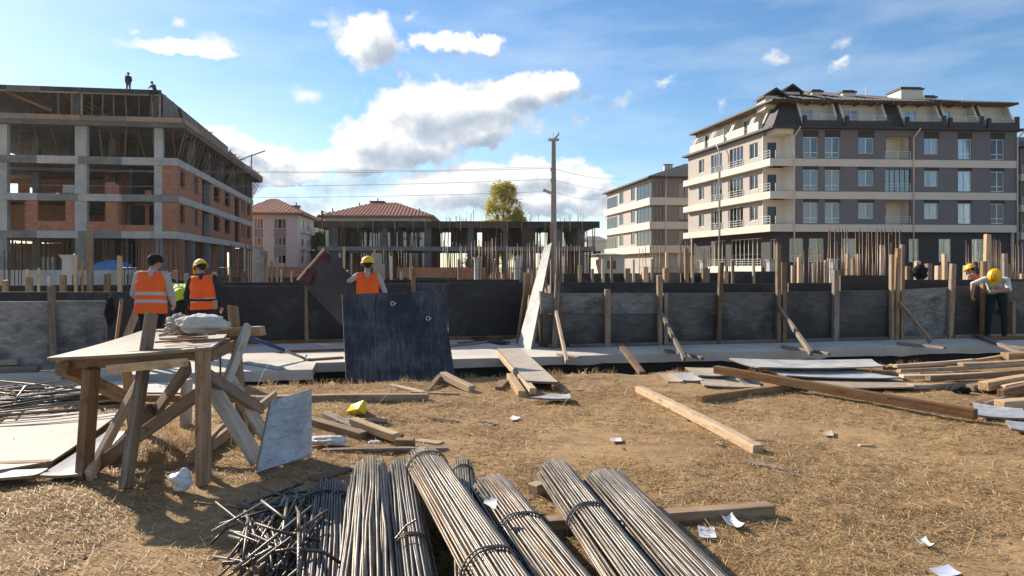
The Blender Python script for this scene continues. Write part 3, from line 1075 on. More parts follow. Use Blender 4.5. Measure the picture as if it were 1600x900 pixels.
    for i, (a, c) in enumerate(lspans):
        for x in (a, c):
            mb = MB()
            mb.hexa([Vector((x - 0.12, -0.1, GUT)), Vector((x + 0.12, -0.1, GUT)), Vector((x + 0.12, 1.44, GUT)), Vector((x - 0.12, 1.44, GUT)),
                     Vector((x - 0.12, 1.05, EAV - 0.05)), Vector((x + 0.12, 1.05, EAV - 0.05)), Vector((x + 0.12, 1.44, EAV - 0.05)), Vector((x - 0.12, 1.44, EAV - 0.05))])
            mb.build('terrace_cheek', PL_BAND, b, ML)
        mb = MB()
        mb.box(a + 0.12, c - 0.12, -0.12, 0.05, GUT + 0.02, GUT + 0.95)
        mb.build('terrace_parapet', PL_BAND, b, ML)
        if i in (0, 1):
            railing(b, ML, a + 0.3, c - 0.3, GUT + 0.95, 0.55, -0.04)
    mb = MB()
    mb.hexa([Vector((0.0, -0.1, GUT)), Vector((0.48, -0.1, GUT)), Vector((0.48, 1.44, GUT)), Vector((0, 1.44, GUT)),
             Vector((0.0, 1.05, EAV - 0.05)), Vector((0.48, 1.05, EAV - 0.05)), Vector((0.48, 1.44, EAV - 0.05)), Vector((0, 1.44, EAV - 0.05))])
    mb.build('mansard_slope', ROOF_D, b, ML)
    # gutter ledge all round
    mb = MB()
    mb.box(-0.5, LEN + 0.3, -0.55, 0.32, GUT - 0.20, GUT + 0.015, 0, MF)
    mb.box(-0.6, L - 0.02, -0.55, 0.30, GUT - 0.195, GUT + 0.01, 0, ML)
    mb.build('eaves_ledge', ROOF_D, b, Matrix())
    mb = MB()
    mb.box(0.35, cut - 0.002, 0.33, 1.9, GUT - 0.5, GUT - 0.201, 0, MF)
    mb.build('soffit', PL_TAUPE, b, Matrix())
    # ---- low dark roof with wooden eaves
    OV = 0.75
    e = [p(-0.1, 0.35, EAV), p(LEN + 0.5, 0.35, EAV), p(LEN + 0.5, 14.5, EAV), q(-0.5, 0.35, EAV), q(L, 0.35, EAV)]
    cn = Vector(e[0])
    fr, bk = e[1], e[2]
    farL = e[3]
    ridge_a = p(5.2, 6.5, EAV + 2.35)
    ridge_b = p(LEN - 6.0, 7.2, EAV + 1.9)
    back_l = q(-0.5, 13.5, EAV)
    mb = MB()
    th = Vector((0, 0, 0.16))
    top = [cn, fr, bk, back_l, farL, ridge_a, ridge_b]
    mb.add([x + th for x in top], [(0, 1, 6, 5), (1, 2, 6), (2, 3, 5, 6), (3, 4, 5), (4, 0, 5)], 0)
    mb.add(top[:5], [(4, 3, 2, 1, 0)], 1)
    mb.add([cn, fr, bk, back_l, farL] + [x + th for x in (cn, fr, bk, back_l, farL)],
           [(0, 1, 6, 5), (1, 2, 7, 6), (2, 3, 8, 7), (3, 4, 9, 8), (4, 0, 5, 9)], 0)
    mb.build('roof', [ROOF_D, SOFFIT], b, Matrix())
    mb = MB()            # roof-tile ribs
    n = 64
    for i in range(n):
        u = (i + 0.5) / n
        lo = cn.lerp(fr, u) + th
        if u < 0.28:
            hi = cn.lerp(ridge_a, min(1, u / 0.28)) + th
        elif u > 0.72:
            hi = fr.lerp(ridge_b, min(1, (1 - u) / 0.28)) + th
        else:
            hi = ridge_a.lerp(ridge_b, (u - 0.28) / 0.44) + th
        mb.beam(lo + Vector((0, 0, 0.02)), hi + Vector((0, 0, 0.02)), 0.09, 0.06)
    kind(mb.build('roof_ribs', ROOF_D, b, Matrix()), 'stuff')
    for px, py in ((1300, 165), (1345, 166), (1395, 168), (1440, 170), (1490, 172), (1545, 174)):
        pass
    for s in [2.2 + 1.55 * k for k in range(12)]:
        mb = MB()
        mb.box(s - 0.07, s + 0.07, 0.42, SB + 0.002, EAV - 0.16, EAV - 0.003, 0, MF)
        mb.build('eaves_bracket', SOFFIT, b, Matrix())
    # chimneys
    for px0, px1, pyt, d in ((1269, 1285, 138, 3.2), (1317, 1337, 139, 3.2), (1408, 1442, 134, 2.4), (1445, 1463, 147, 5.0)):
        M2 = MF @ T(Vector((0, d, 0)))
        s0, s1 = ray_s(px0, M2)[0], ray_s(px1, M2)[0]
        Y = ray_s(px0, M2)[1]
        zt = zpx(pyt + 3, Y)
        mb = MB()
        mb.box(s0, s1, 0, (s1 - s0) * 1.0, EAV + 0.1, zt - 0.16)
        c = mb.build('chimney', PL_WHITE, b, M2)
        mb = MB()
        mb.box(s0 - 0.1, s1 + 0.1, -0.12, (s1 - s0) + 0.12, zt - 0.16, zt - 0.02)
        mb.box(s0 + 0.06, s1 - 0.06, 0.1, (s1 - s0) - 0.1, zt - 0.3, zt + 0.12)
        mb.build('chimney_cap', ROOF_D, c, M2)
    # roof turret with two little gables
    M2 = MF @ T(Vector((0, 2.0, 0)))
    for px0, px1, pyt, dd in ((1196, 1226, 137, 0.0), (1224, 1250, 131, 1.2)):
        M3 = M2 @ T(Vector((0, dd, 0)))
        s0, s1 = ray_s(px0, M3)[0], ray_s(px1, M3)[0]
        Y = ray_s(px0, M3)[1]
        zt = zpx(pyt, Y)
        mb = MB()
        mb.box(s0, s1, 0, 2.0, EAV - 0.4, zt - 0.75)
        c = mb.build('roof_turret', PL_WHITE, b, M3)
        mb = MB()
        sm = (s0 + s1) / 2
        for (xa, xb) in ((s0 - 0.25, sm), (s1 + 0.25, sm)):
            mb.add([(xa, -0.3, zt - 0.78), (xb, -0.3, zt), (xb, 2.3, zt), (xa, 2.3, zt - 0.78), (xa, -0.3, zt - 0.92), (xb, -0.3, zt - 0.2), (xb, 2.3, zt - 0.2), (xa, 2.3, zt - 0.92)],
                   [(0, 1, 2, 3), (4, 5, 6, 7), (0, 1, 5, 4), (3, 2, 6, 7), (0, 3, 7, 4)])
        mb.build('turret_roof', ROOF_D, c, M3)
    # downpipes
    for px in (1240, 1426, 1588):
        s = ray_s(px, MF)[0]
        mb = MB()
        mb.tube([(s + 0.35, -0.62, GUT - 0.1), (s + 0.28, -0.45, GUT - 0.35), (s, -0.15, GUT - 0.9), (s, -0.15, 0)], 0.065, 6)
        mb.build('downpipe', PL_BAND, b, MF, True)
    s = ray_s(1132, ML)[0]
    mb = MB()
    mb.tube([(s - 0.5, -0.62, GUT - 0.1), (s, -0.62, GUT - 0.8), (s, -0.62, 0.2)], 0.065, 6)
    mb.build('downpipe', PL_BAND, b, ML, True)
    mb = MB()
    mb.tube([p(11.5, 5, EAV + 1.0), p(11.5, 5, EAV + 2.6)], 0.03, 5)
    mb.build('roof_vent_pipe', RAIL, b, Matrix())


big_block()


def small_block():
    Y0 = 90.0
    C = Vector(((1018 - CX) / F * Y0, Y0, 0))
    MF = facade(C, R(5))
    L = 20.2
    vdir = Vector((-0.148, 0.989, 0)).normalized()
    ang = math.atan2(vdir.x * -1, vdir.y)
    ML = facade(C + vdir * L, ang - R(90))
    b = thing('apartment_block', 'smaller grey apartment block with glazed balconies and dark hipped roof', 'building', C)
    Zb = [10.3, 7.25, 4.25]
    EAV = 12.75
    mb = MB()
    fh, lh = [], []
    for zt in Zb:
        fh.append((0.0, ray_s(1036, MF)[0], zt, zt + 2.0))
        fh.append((ray_s(1060, MF)[0], ray_s(1080, MF)[0], zt, zt + 1.95))
        for a, c, t in ((949, 965, 1.7), (968, 974, 1.95), (986, 992, 2.0), (995, 1018.0, 2.0)):
            x1 = L if c > 1017 else ray_s(c, ML)[0]
            lh.append((ray_s(a, ML)[0], x1, zt + (0.0 if c - a > 10 else 0.35), zt + t))
    wall_holes(mb, 0, 14, 3.4, EAV, fh, 0, 0.3)
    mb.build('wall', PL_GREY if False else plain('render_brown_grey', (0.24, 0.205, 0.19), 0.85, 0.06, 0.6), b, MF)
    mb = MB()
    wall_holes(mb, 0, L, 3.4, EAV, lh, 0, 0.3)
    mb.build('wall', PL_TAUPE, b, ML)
    for k, h in enumerate(fh):
        window(b, MF, *h, mull=3 if k % 2 == 0 else 2, frame=FR_DARK, glass=GLASS, curtain=(k % 2 == 1), name='balcony_glazing' if k % 2 == 0 else 'window', y=0.04)
    for k, h in enumerate(lh):
        big = h[1] - h[0] > 2.0
        window(b, ML, *h, mull=4 if big else 1, frame=FR_DARK, glass=GLASS_D if big else GLASS, curtain=False, name='balcony_glazing' if big else 'window', y=0.03)
    for zt in Zb:
        mb = MB()
        mb.box(-0.35, 14, -0.35, 0, zt - 0.95, zt, 0, MF)
        mb.box(-0.1, L - 0.003, -0.35, 0.0, zt - 0.95, zt - 0.002, 0, ML)
        mb.build('floor_band', PL_BAND, b, Matrix())
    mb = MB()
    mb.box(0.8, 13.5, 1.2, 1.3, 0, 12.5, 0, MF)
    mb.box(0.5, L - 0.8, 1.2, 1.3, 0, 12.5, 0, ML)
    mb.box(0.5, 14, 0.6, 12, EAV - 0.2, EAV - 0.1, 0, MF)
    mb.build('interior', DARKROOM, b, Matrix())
    mb = MB()
    mb.box(0.3, 14, 0.4, 0.7, -0.5, 3.4, 0, MF)
    mb.box(0.3, L - 0.4, 0.4, 0.7, -0.5, 3.4, 0, ML)
    mb.build('ground_storey_wall', concrete('render_stained', (0.42, 0.40, 0.38), 0.15), b, Matrix())
    p = lambda s, d, z: MF @ Vector((s, d, z))
    q = lambda s, d, z: ML @ Vector((s, d, z))
    cn, fr, fb, fl, bl = p(-0.6, -0.6, EAV), p(14.5, -0.6, EAV), p(14.5, 20.5, EAV), q(-0.6, -0.6, EAV), q(-0.6, 14, EAV)
    ra, rb = p(6.5, 6.0, EAV + 2.6), q(6.0, 6.8, EAV + 2.6)
    th = Vector((0, 0, 0.2))
    mb = MB()
    mb.add([x + th for x in (cn, fr, fb, bl, fl, ra, rb)], [(0, 1, 5), (1, 2, 6, 5), (2, 3, 6), (3, 4, 6), (4, 0, 5, 6)], 0)
    mb.add([cn, fr, fb, bl, fl] + [x + th for x in (cn, fr, fb, bl, fl)], [(0, 1, 6, 5), (1, 2, 7, 6), (2, 3, 8, 7), (3, 4, 9, 8), (4, 0, 5, 9), (4, 3, 2, 1, 0)], 0)
    mb.build('roof', ROOF_D, b, Matrix())
    mb = MB()
    for i in range(26):
        u = (i + 0.5) / 26
        mb.beam(cn.lerp(fr, u) + th, (cn.lerp(ra, u * 2) if u < 0.5 else fr.lerp(ra, (1 - u) * 2)) + th, 0.12, 0.1)
    kind(mb.build('roof_ribs', ROOF_D, b, Matrix()), 'stuff')
    for px in (1041, 1048, 1067, 1075):
        M2 = MF @ T(Vector((0, 4.5, 0)))
        s, Y = ray_s(px, M2)
        zt = zpx(258 if px < 1060 else 262, Y)
        mb = MB()
        mb.box(s - 0.25, s + 0.25, 0, 0.5, EAV + 0.5, zt)
        c = mb.build('chimney', PL_WHITE, b, M2)
        mb = MB()
        mb.box(s - 0.3, s + 0.3, -0.05, 0.55, zt, zt + 0.14)
        mb.build('chimney_cap', FR_DARK, c, M2)
    s = ray_s(1039, MF)[0]
    mb = MB()
    mb.tube([(s, -0.45, EAV), (s, -0.45, 0)], 0.07, 6)
    mb.build('downpipe', PL_BAND, b, MF, True)


small_block()


def side_block():
    """the next block, cut by the right edge of the frame"""
    C = at(1594, 416, 69.5)
    C.z = 0
    MF = facade(C, R(4))
    b = thing('apartment_block', 'grey apartment block with cream bands, only its left end in view', 'building', C)
    Zb = [10.6, 7.6, 4.9]
    holes = [(0.35, 2.6, zt, zt + 2.0) for zt in Zb]
    mb = MB()
    wall_holes(mb, 0, 12, -0.5, 13.2, holes, 0, 0.3)
    mb.box(0, 0.3, 0.31, 10, -0.5, 13.2)
    mb.build('wall', PL_GREY, b, MF)
    for h in holes:
        window(b, MF, *h, mull=3, frame=FR_DARK, glass=GLASS_D, curtain=False, name='balcony_glazing', y=0.05)
    for zt in Zb:
        mb = MB()
        mb.box(-0.2, 12, -0.4, 0, zt - 0.7, zt)
        mb.build('floor_band', PL_BAND, b, MF)
        railing(b, MF, 0, 4, zt, 0.8, -0.3)
    mb = MB()
    mb.hexa([Vector((-0.5, -0.7, 13.2)), Vector((12, -0.7, 13.2)), Vector((12, 10, 13.2)), Vector((-0.5, 10, 13.2)),
             Vector((3, 4, 15.0)), Vector((12, 4, 15.0)), Vector((12, 6, 15.0)), Vector((3, 6, 15.0))])
    mb.build('roof', ROOF_D, b, MF)


side_block()


# ================================================================== concrete frame under construction, left
def left_frame():
    Y0 = 56.0
    C = Vector(((276 - CX) / F * Y0, Y0, 0))
    MF = facade(C, R(8.5))                   # s negative to the left
    vd = R(11.0)
    MR = facade(C, vd + R(90))               # s along the side, away; y inward
    b = thing('unfinished_building', 'unfinished five storey concrete frame with hollow brick infill and timber propped roof', 'building', C)
    LEFT, LEN = -19.0, 36.0
    Z = [(3.78, 4.32), (6.66, 7.20), (9.52, 10.1)]
    sF = lambda px: ray_s(px, MF)[0]
    sR = lambda px: ray_s(px, MR)[0]
    pf = lambda s, d, z: MF @ Vector((s, d, z))
    pr = lambda s, d, z: MR @ Vector((s, d, z))
    bl = C + (MF.to_3x3() @ Vector((LEFT, 0, 0)))
    br = C + (MR.to_3x3() @ Vector((LEN, 0, 0)))
    bk = br + (MF.to_3x3() @ Vector((LEFT, 0, 0)))

    def plate(z0, z1, grow, name, mat, shrink_front=0.0):
        gx, gy = (MF.to_3x3() @ Vector((1, 0, 0))) * grow, (MR.to_3x3() @ Vector((1, 0, 0))) * grow
        c = [bl - gy, C - gy + gx, br + gx + gy, bk + gy]
        mb = MB()
        mb.hexa([q + Vector((0, 0, z0)) for q in c] + [q + Vector((0, 0, z1)) for q in c])
        return mb.build(name, mat, b, Matrix())
    for i, (z0, z1) in enumerate(Z):
        plate(z0 + 0.30, z1, 0.0, 'floor_slab', C_FRAME)
        # edge beams cast in lengths, a shade apart
        xs = [LEFT, sF(58), sF(122), sF(190), 0.06]
        for k, (a, c) in enumerate(zip(xs[:-1], xs[1:])):
            mb = MB()
            mb.box(a + 0.004, c, -0.06, 0.30, z0, z1 + 0.012)
            mb.build('edge_beam', C_LIGHT if (k + i) % 2 else C_FRAME, b, MF)
        mb = MB()
        mb.box(0.302, LEN, -0.06, 0.30, z0, z1 + 0.012)
        mb.build('edge_beam', C_LIGHT, b, MR)
        for s in np.arange(6, LEN, 6.0):
            mb = MB()
            q = MR @ Vector((s, 0.4, 0))
            mb.box(s - 0.15, s + 0.15, 0.302, 15, z0 + 0.02, z0 + 0.298, 0, MR)
            mb.build('floor_beam', C_DARK, b, Matrix())
    # columns
    tops = [(-0.5, 3.78), (4.33, 6.66), (7.21, 9.52), (10.11, 12.45)]
    for (z0, z1) in tops:
        for px, wd in ((5, 0.5), (126, 0.85), (247, 0.6)):
            s = sF(px)
            mb = MB()
            mb.box(s - wd / 2, s + wd / 2, 0.02, 0.5, z0, z1 + 0.01)
            mb.build('column', C_LIGHT if z0 > 4 else C_FRAME, b, MF)
        for d in (6, 12, 18, 24, 30, 35.4):
            for s in (-0.05, -6.4, -12.4):
                pnt = C + (MR.to_3x3() @ Vector((d, 0, 0))) + (MF.to_3x3() @ Vector((s - 0.3, 0, 0)))
                mb = MB()
                mb.box(-0.25, 0.25, -0.25, 0.25, z0, z1 + 0.01)
                mb.build('column', C_FRAME, b, T(pnt) @ Matrix.Rotation(vd, 4, 'Z'))
    # inner partitions of brick: keep the depth of the floors dark
    for (z0, z1) in tops[:3]:
        for (s0, s1, d) in ((-7.6, -2.2, 6.5), (-5.8, -0.4, 13.0), (-12.0, -7.5, 17.0)):
            if z0 < 4 and s0 < -9:
                continue
            o = C + (MR.to_3x3() @ Vector((d, 0, 0)))
            mb = MB()
            mb.box(s0, s1, 0, 0.2, z0, z1)
            mb.build('brick_wall', BRICK, b, facade(o, R(8.5)))
    o = C + (MR.to_3x3() @ Vector((4.5, 0, 0)))
    mb = MB()
    mb.box(LEFT, -9.6, 0, 0.2, 4.335, 6.655)
    mb.build('brick_wall', BRICK, b, facade(o, R(8.5)))
    o = C + (MR.to_3x3() @ Vector((10.5, 0, 0)))
    Mq = facade(o, R(8.5))
    q_ = lambda px: ray_s(px, Mq)[0]
    mb = MB()
    wall_holes(mb, LEFT, -5.9, 7.21, 9.52, [(q_(12), q_(28), 7.95, 9.05), (q_(45), q_(62), 7.9, 8.7), (q_(86), q_(92), 7.9, 8.25)], 0, 0.2)
    mb.build('brick_wall', BRICK, b, Mq)
    o = C + (MR.to_3x3() @ Vector((14, 0, 0)))
    Mq = facade(o, R(8.5))
    mb = MB()
    wall_holes(mb, LEFT, -2.0, -0.4, 3.77, [(-16.2, -14.6, 0.3, 2.5), (-13.0, -11.2, 0.3, 2.8), (-8.4, -7.4, 0.9, 2.3)], 0, 0.2)
    mb.build('brick_wall', C_DARK, b, Mq)
    # far gable mostly closed, with openings where the sky shows through
    o = br
    mb = MB()
    Mb = facade(o, R(8.5))
    hl = []
    for (z0, z1) in tops:
        hl += [(-18.4, -16.8, z0 + 0.7, z1 - 0.4), (-15.6, -14.0, z0 + 0.7, z1 - 0.4), (-12.2, -11.0, z0 + 0.9, z1 - 0.6)]
    wall_holes(mb, LEFT, -0.1, 4.3, 12.4, hl, 0, 0.2)
    mb.build('brick_wall', BRICK, b, Mb)
    for (zt) in Z:
        pass
    # ---- brick infill on the front
    z0, z1 = 4.335, 6.655

    def front_brick(px0, px1, za, zb, holes_px=(), d=0.05, tooth=None):
        Yh = 55
        hs = [(sF(a), sF(c), e, f) for a, c, e, f in holes_px]
        mb = MB()
        wall_holes(mb, sF(px0), sF(px1), za, zb, hs, d, 0.2)
        if tooth is not None:
            zz = za
            k = 0
            while zz + 0.19 < zb:
                if k % 2 == 0:
                    x = sF(px0 if tooth < 0 else px1)
                    mb.box(x - (0.16 if tooth < 0 else 0), x + (0 if tooth < 0 else 0.16), d + 0.003, d + 0.197, zz + 0.01, zz + 0.19)
                zz += 0.2
                k += 1
        return mb.build('brick_wall', BRICK, b, MF)
    front_brick(40, 184, z0, z1, [(58, 102, z0 + 0.75, z1 - 0.02), (120, 164, z0 + 0.75, z1 - 0.02)], tooth=-1)
    front_brick(184.5, 243, z0, z0 + 0.5)
    front_brick(252, 276, z0, z1, tooth=None)
    front_brick(252, 276, 7.205, 9.515)
    mb = MB()                      # set-back wall of the balcony bay
    wall_holes(mb, sF(184) - 0.0, sF(247), z0, z1, [(sF(196), sF(215), z0, z1 - 0.15), (sF(221), sF(243), z0 + 0.5, z1 - 0.1)], 1.6, 0.2)
    mb.box(sF(184) - 0.1, sF(184) + 0.1, 0.26, 1.6, z0, z1)
    mb.build('brick_wall', BRICK, b, MF)
    # ground floor, set back brick near the corner
    mb = MB()
    mb.box(sF(205), sF(278), 1.4, 1.6, -0.4, 3.77)
    mb.build('brick_wall', BRICK, b, MF)
    # ---- brick infill along the side
    ops = [(283, 291), (303, 311), (317, 330), (335, 345), (352, 361), (366, 375), (378, 384), (387, 392)]
    for (za, zb) in ((4.335, 6.655), (7.215, 9.515)):
        hs = []
        for k, (a, c) in enumerate(ops):
            full = (a == 317 or a == 366)
            hs.append((sR(a), sR(c), za if full else za + 0.75, zb - 0.0 if full else zb - 0.12))
        mb = MB()
        wall_holes(mb, 0.22, LEN - 0.1, za, zb, hs, 0.05, 0.2)
        for (a, c, e, f) in hs:        # toothed brick ends
            zz, k = za, 0
            while zz + 0.19 < zb:
                if k % 2 == 0:
                    mb.box(c - 0.17, c - 0.001, 0.053, 0.247, zz + 0.01, zz + 0.19)
                zz += 0.2
                k += 1
        mb.build('brick_wall', BRICK, b, MR)
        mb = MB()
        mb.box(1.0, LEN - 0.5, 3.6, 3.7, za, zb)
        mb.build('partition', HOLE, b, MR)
    mb = MB()
    wall_holes(mb, 2, LEN - 0.3, -0.4, 3.77, [(sR(a), sR(c), 0.6, 3.2) for a, c in ((320, 334), (340, 350), (372, 384))], 1.2, 0.2)
    mb.build('brick_wall', BRICK, b, MR)
    mb = MB()
    mb.box(2, LEN - 0.3, 4.5, 4.6, -0.4, 3.77)
    mb.build('partition', HOLE, b, MR)
    # ---- fourth slab still in its formwork, cantilevered along the side
    zs0, zs1 = 12.46, 13.0
    OVH = 1.05
    gx = (MF.to_3x3() @ Vector((1, 0, 0)))
    gy = (MR.to_3x3() @ Vector((1, 0, 0)))
    c = [bl - gy * 0.35, C - gy * 0.35 + gx * 0.25, C - gy * 0.2 + gx * OVH * 0.6, br + gx * OVH + gy * 1.0, bk + gy * 0.4]
    mb = MB()
    mb.add([q + Vector((0, 0, zs0)) for q in c] + [q + Vector((0, 0, zs1)) for q in c],
           [(4, 3, 2, 1, 0), (5, 6, 7, 8, 9), (0, 1, 6, 5), (1, 2, 7, 6), (2, 3, 8, 7), (3, 4, 9, 8), (4, 0, 5, 9)])
    mb.build('formwork_slab', C_DARK, b, Matrix())
    xs = [LEFT, -13.0, sF(62), sF(128), sF(200), 0.5]
    for k, (a, cc) in enumerate(zip(xs[:-1], xs[1:])):
        mb = MB()
        mb.box(a + 0.01, cc, -0.42, -0.36, zs1 - 0.16 - 0.03 * (k % 2), zs1 + 0.22, 0)
        mb.build('formwork_board', W_MID if k != 1 else W_GREY, b, MF)
    side_edge = lambda s: C + gy * (s - 0.2) + gx * (OVH * (0.6 + 0.4 * s / LEN))
    for k in range(9):
        a, c2 = side_edge(k * 4.1), side_edge(k * 4.1 + 4.06)
        timber('formwork_board', a + gx * 0.05 + Vector((0, 0, zs1 - 0.02)), c2 + gx * 0.05 + Vector((0, 0, zs1 - 0.02 + random.uniform(-.06, .06))), 0.05, 0.42, W_GREY if k % 2 else W_MID, b)
    for k in range(26):                     # loose timber lying along the slab edge
        s = random.uniform(1, LEN - 2)
        a = side_edge(s) - gx * random.uniform(-0.3, 0.8) + Vector((0, 0, zs1 + random.uniform(0.05, 0.35)))
        d = gy * random.uniform(0.6, 2.2) + gx * random.uniform(-0.5, 0.5) + Vector((0, 0, random.uniform(-0.1, 0.5)))
        timber('formwork_timber', a, a + d, 0.1, 0.07, W_GREY if k % 2 else W_MID, b, b=0)
    for k in range(34):                     # raking props under the cantilever
        s = 0.6 + k * (LEN - 0.8) / 33 + random.uniform(-0.15, 0.15)
        top = side_edge(s) - gx * random.uniform(0.05, 0.15) + Vector((0, 0, zs0))
        bot = C + gy * s - gx * 0.12 + Vector((0, 0, 10.1))
        timber('formwork_prop', bot, top, 0.075, 0.075, W_DARK if k % 3 else W_BROWN, b, b=0)
    for k in range(24):                     # joists seen from below
        s = 0.5 + k * (LEN - 1) / 23
        a = C + gy * s - gx * 0.3 + Vector((0, 0, zs0 - 0.06))
        timber('formwork_joist', a, side_edge(s) + Vector((0, 0, zs0 - 0.06)), 0.1, 0.1, W_DARK, b, b=0)
    for px in (20, 46, 74, 150, 168, 186, 212, 228, 262):      # front props, third floor
        s = sF(px)
        dx = random.uniform(-0.25, 0.25)
        timber('formwork_prop', pf(s, 0.8 + random.uniform(0, 1.5), 10.1), pf(s + dx, 0.9, zs0), 0.07, 0.07, W_BROWN, b, b=0)
    for i in range(26):
        s, d = random.uniform(LEFT + 1, -0.6), random.uniform(1.5, 30)
        q0 = C + gx * s + gy * d
        timber('formwork_prop', q0 + Vector((0, 0, 10.1)), q0 + Vector((random.uniform(-.2, .2), 0, zs0)), 0.08, 0.08, W_DARK, b, b=0)
    # partition behind third floor
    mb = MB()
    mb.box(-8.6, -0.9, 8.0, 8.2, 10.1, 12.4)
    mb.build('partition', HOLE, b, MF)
    # ---- attic formwork
    za, zb = 13.0, 15.25
    a_l, a_r = LEFT, sF(252)
    depth = 26.0
    mb = MB()
    mb.hexa([pf(a_l, -0.1, zb - 0.1), pf(a_r, -0.1, zb - 0.1), pf(a_r, 0, zb - 0.1) + gy * depth, pf(a_l, 0, zb - 0.1) + gy * depth,
             pf(a_l, -0.1, zb + 0.03), pf(a_r, -0.1, zb + 0.03), pf(a_r, 0, zb + 0.03) + gy * depth, pf(a_l, 0, zb + 0.03) + gy * depth])
    mb.build('roof_formwork', C_DARK, b, Matrix())
    xs = [a_l, -12.2, sF(64), sF(122), sF(180), a_r + 0.05]
    for k, (a, cc) in enumerate(zip(xs[:-1], xs[1:])):
        mb = MB()
        mb.box(a + 0.006, cc, -0.16, -0.105, zb - 0.22, zb + 0.16)
        mb.build('shutter_board', P_BLACK if k != 1 else C_DARK, b, MF)
        mb = MB()
        mb.box(a + 0.006, cc, -0.22, -0.161, zb - 0.34, zb - 0.22)
        mb.build('formwork_timber', W_GREY, b, MF)
    for px0, px1 in ((114, 126), (240, 248)):
        mb = MB()
        mb.box(sF(px0), sF(px1), 0.0, 0.4, za, zb - 0.12)
        o = mb.build('column_shutter', P_BLUE, b, MF)
        for px in (px0 - 1, px1 + 2):
            timber('formwork_post', pf(sF(px), -0.03, za), pf(sF(px), -0.03, zb - 0.1), 0.12, 0.1, W_MID, b, b=0)
    for px in (90, 143, 159, 177, 197, 217, 234):
        s = sF(px)
        timber('formwork_prop', pf(s, 0.1, za), pf(s + random.uniform(-.12, .12), 0.1, zb - 0.12), 0.08, 0.08, W_BROWN if px % 2 else W_GREY, b, b=0)
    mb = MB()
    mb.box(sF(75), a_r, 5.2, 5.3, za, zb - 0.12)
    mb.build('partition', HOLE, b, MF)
    mb = MB()
    mb.hexa([pf(a_r - 0.1, 0.4, za), pf(a_r, 0.4, za), pf(a_r, 0, za) + gy * depth, pf(a_r - 0.1, 0, za) + gy * depth,
             pf(a_r - 0.1, 0.4, zb - 0.12), pf(a_r, 0.4, zb - 0.12), pf(a_r, 0, zb - 0.12) + gy * depth, pf(a_r - 0.1, 0, zb - 0.12) + gy * depth])
    mb.build('shutter_board', P_BLACK, b, Matrix())
    for k in range(10):
        q0 = pf(a_r + 0.5, 0.2, za) + gy * (k * 2.2)
        timber('formwork_prop', q0 + gx * 0.5, q0 - gx * 0.25 + Vector((0, 0, zb - za - 0.15 - 0.02 * k)), 0.08, 0.08, W_MID, b, b=0)
    # sloping rafters at the open left end of the attic, sky between them
    for k in range(9):
        s = sF(4) + k * 0.62
        timber('roof_rafter', pf(s, 0.5, zb - 0.22), pf(s + 1.6, 7.0, za + 0.6), 0.08, 0.12, W_BROWN, b, b=0)
    for k in range(2):
        timber('roof_rafter', pf(sF(2), 0.5 + k * 6.0, zb - 0.2 - k * 1.1), pf(sF(72), 0.9 + k * 6.0, za + 0.75 - k * 0.3), 0.12, 0.2, W_BROWN, b, b=0)
    for px in (10, 20, 30, 38, 46):
        timber('formwork_prop', pf(sF(px), 3.0, za), pf(sF(px) + 0.1, 3.0, zb - 0.4 - (px / 46) * 0.9), 0.07, 0.07, W_BROWN, b, b=0)
    # starter bars above the roof corner and the boom at the far end
    a = side_edge(LEN * 0.80) + Vector((0, 0, zs1))
    timber('formwork_timber', a, a + Vector((0.1, 0, 1.9)), 0.1, 0.1, W_BROWN, b, b=0)
    timber('formwork_timber', a + Vector((-1.4, 0, 1.2)), a + Vector((1.7, 0, 2.3)), 0.12, 0.1, W_BROWN, b, b=0)
    for k in range(70):                     # props and posts crowding the ground floor
        s, d = random.uniform(LEFT + 2, -0.5), random.uniform(0.3, 16)
        q0 = C + gx * s + gy * d
        timber('formwork_prop', q0 + Vector((0, 0, -0.3)), q0 + Vector((random.uniform(-.15, .15), 0, 3.78)), 0.09, 0.09, random.choice((W_DARK, W_BROWN)), b, b=0)
    # loose stores on the open floors
    g1 = 'stores on the open floors'
    for (px, w, rows, lab) in ((170, 1.0, 5, 'red brick stack at the slab edge beside the middle column, second open floor'), (228, 0.55, 2, 'low stack of red bricks by the right corner column on the second open floor')):
        s = sF(px)
        bs = thing('brick_stack', lab, 'brick stack', pf(s, 0.6, 7.21), g1)
        for r_ in range(rows):
            n = int(w / 0.25)
            for k in range(n):
                if r_ == rows - 1 and k > n * 0.55 and n > 2:
                    continue
                mb = MB()
                mb.box(-0.12, 0.12, -0.3, 0.3, 0.004, 0.196)
                mb.build('brick', BRICK, bs, MF @ T(Vector((s - w / 2 + 0.25 * k + 0.125, 0.9, 7.21 + 0.2 * r_))))
    ps = thing('pallet_stack', 'pallet of pale blocks left of the column on the second open floor', 'pallet', pf(sF(107), 0.6, 7.21), g1)
    for k in range(3):
        mb = MB()
        mb.box(-0.7, 0.7, -0.4, 0.4, 0.01, 0.2)
        mb.build('block', C_LIGHT, ps, MF @ T(Vector((sF(107) + random.uniform(-.06, .06), 1.0, 7.33 + 0.21 * k))))
    mb = MB()
    mb.box(-0.75, 0.75, -0.45, 0.45, 0, 0.11)
    mb.build('pallet', W_GREY, ps, MF @ T(Vector((sF(107), 1.0, 7.21))))
    return MF, MR, C, gx, gy, side_edge, pf, sF


LF = left_frame()


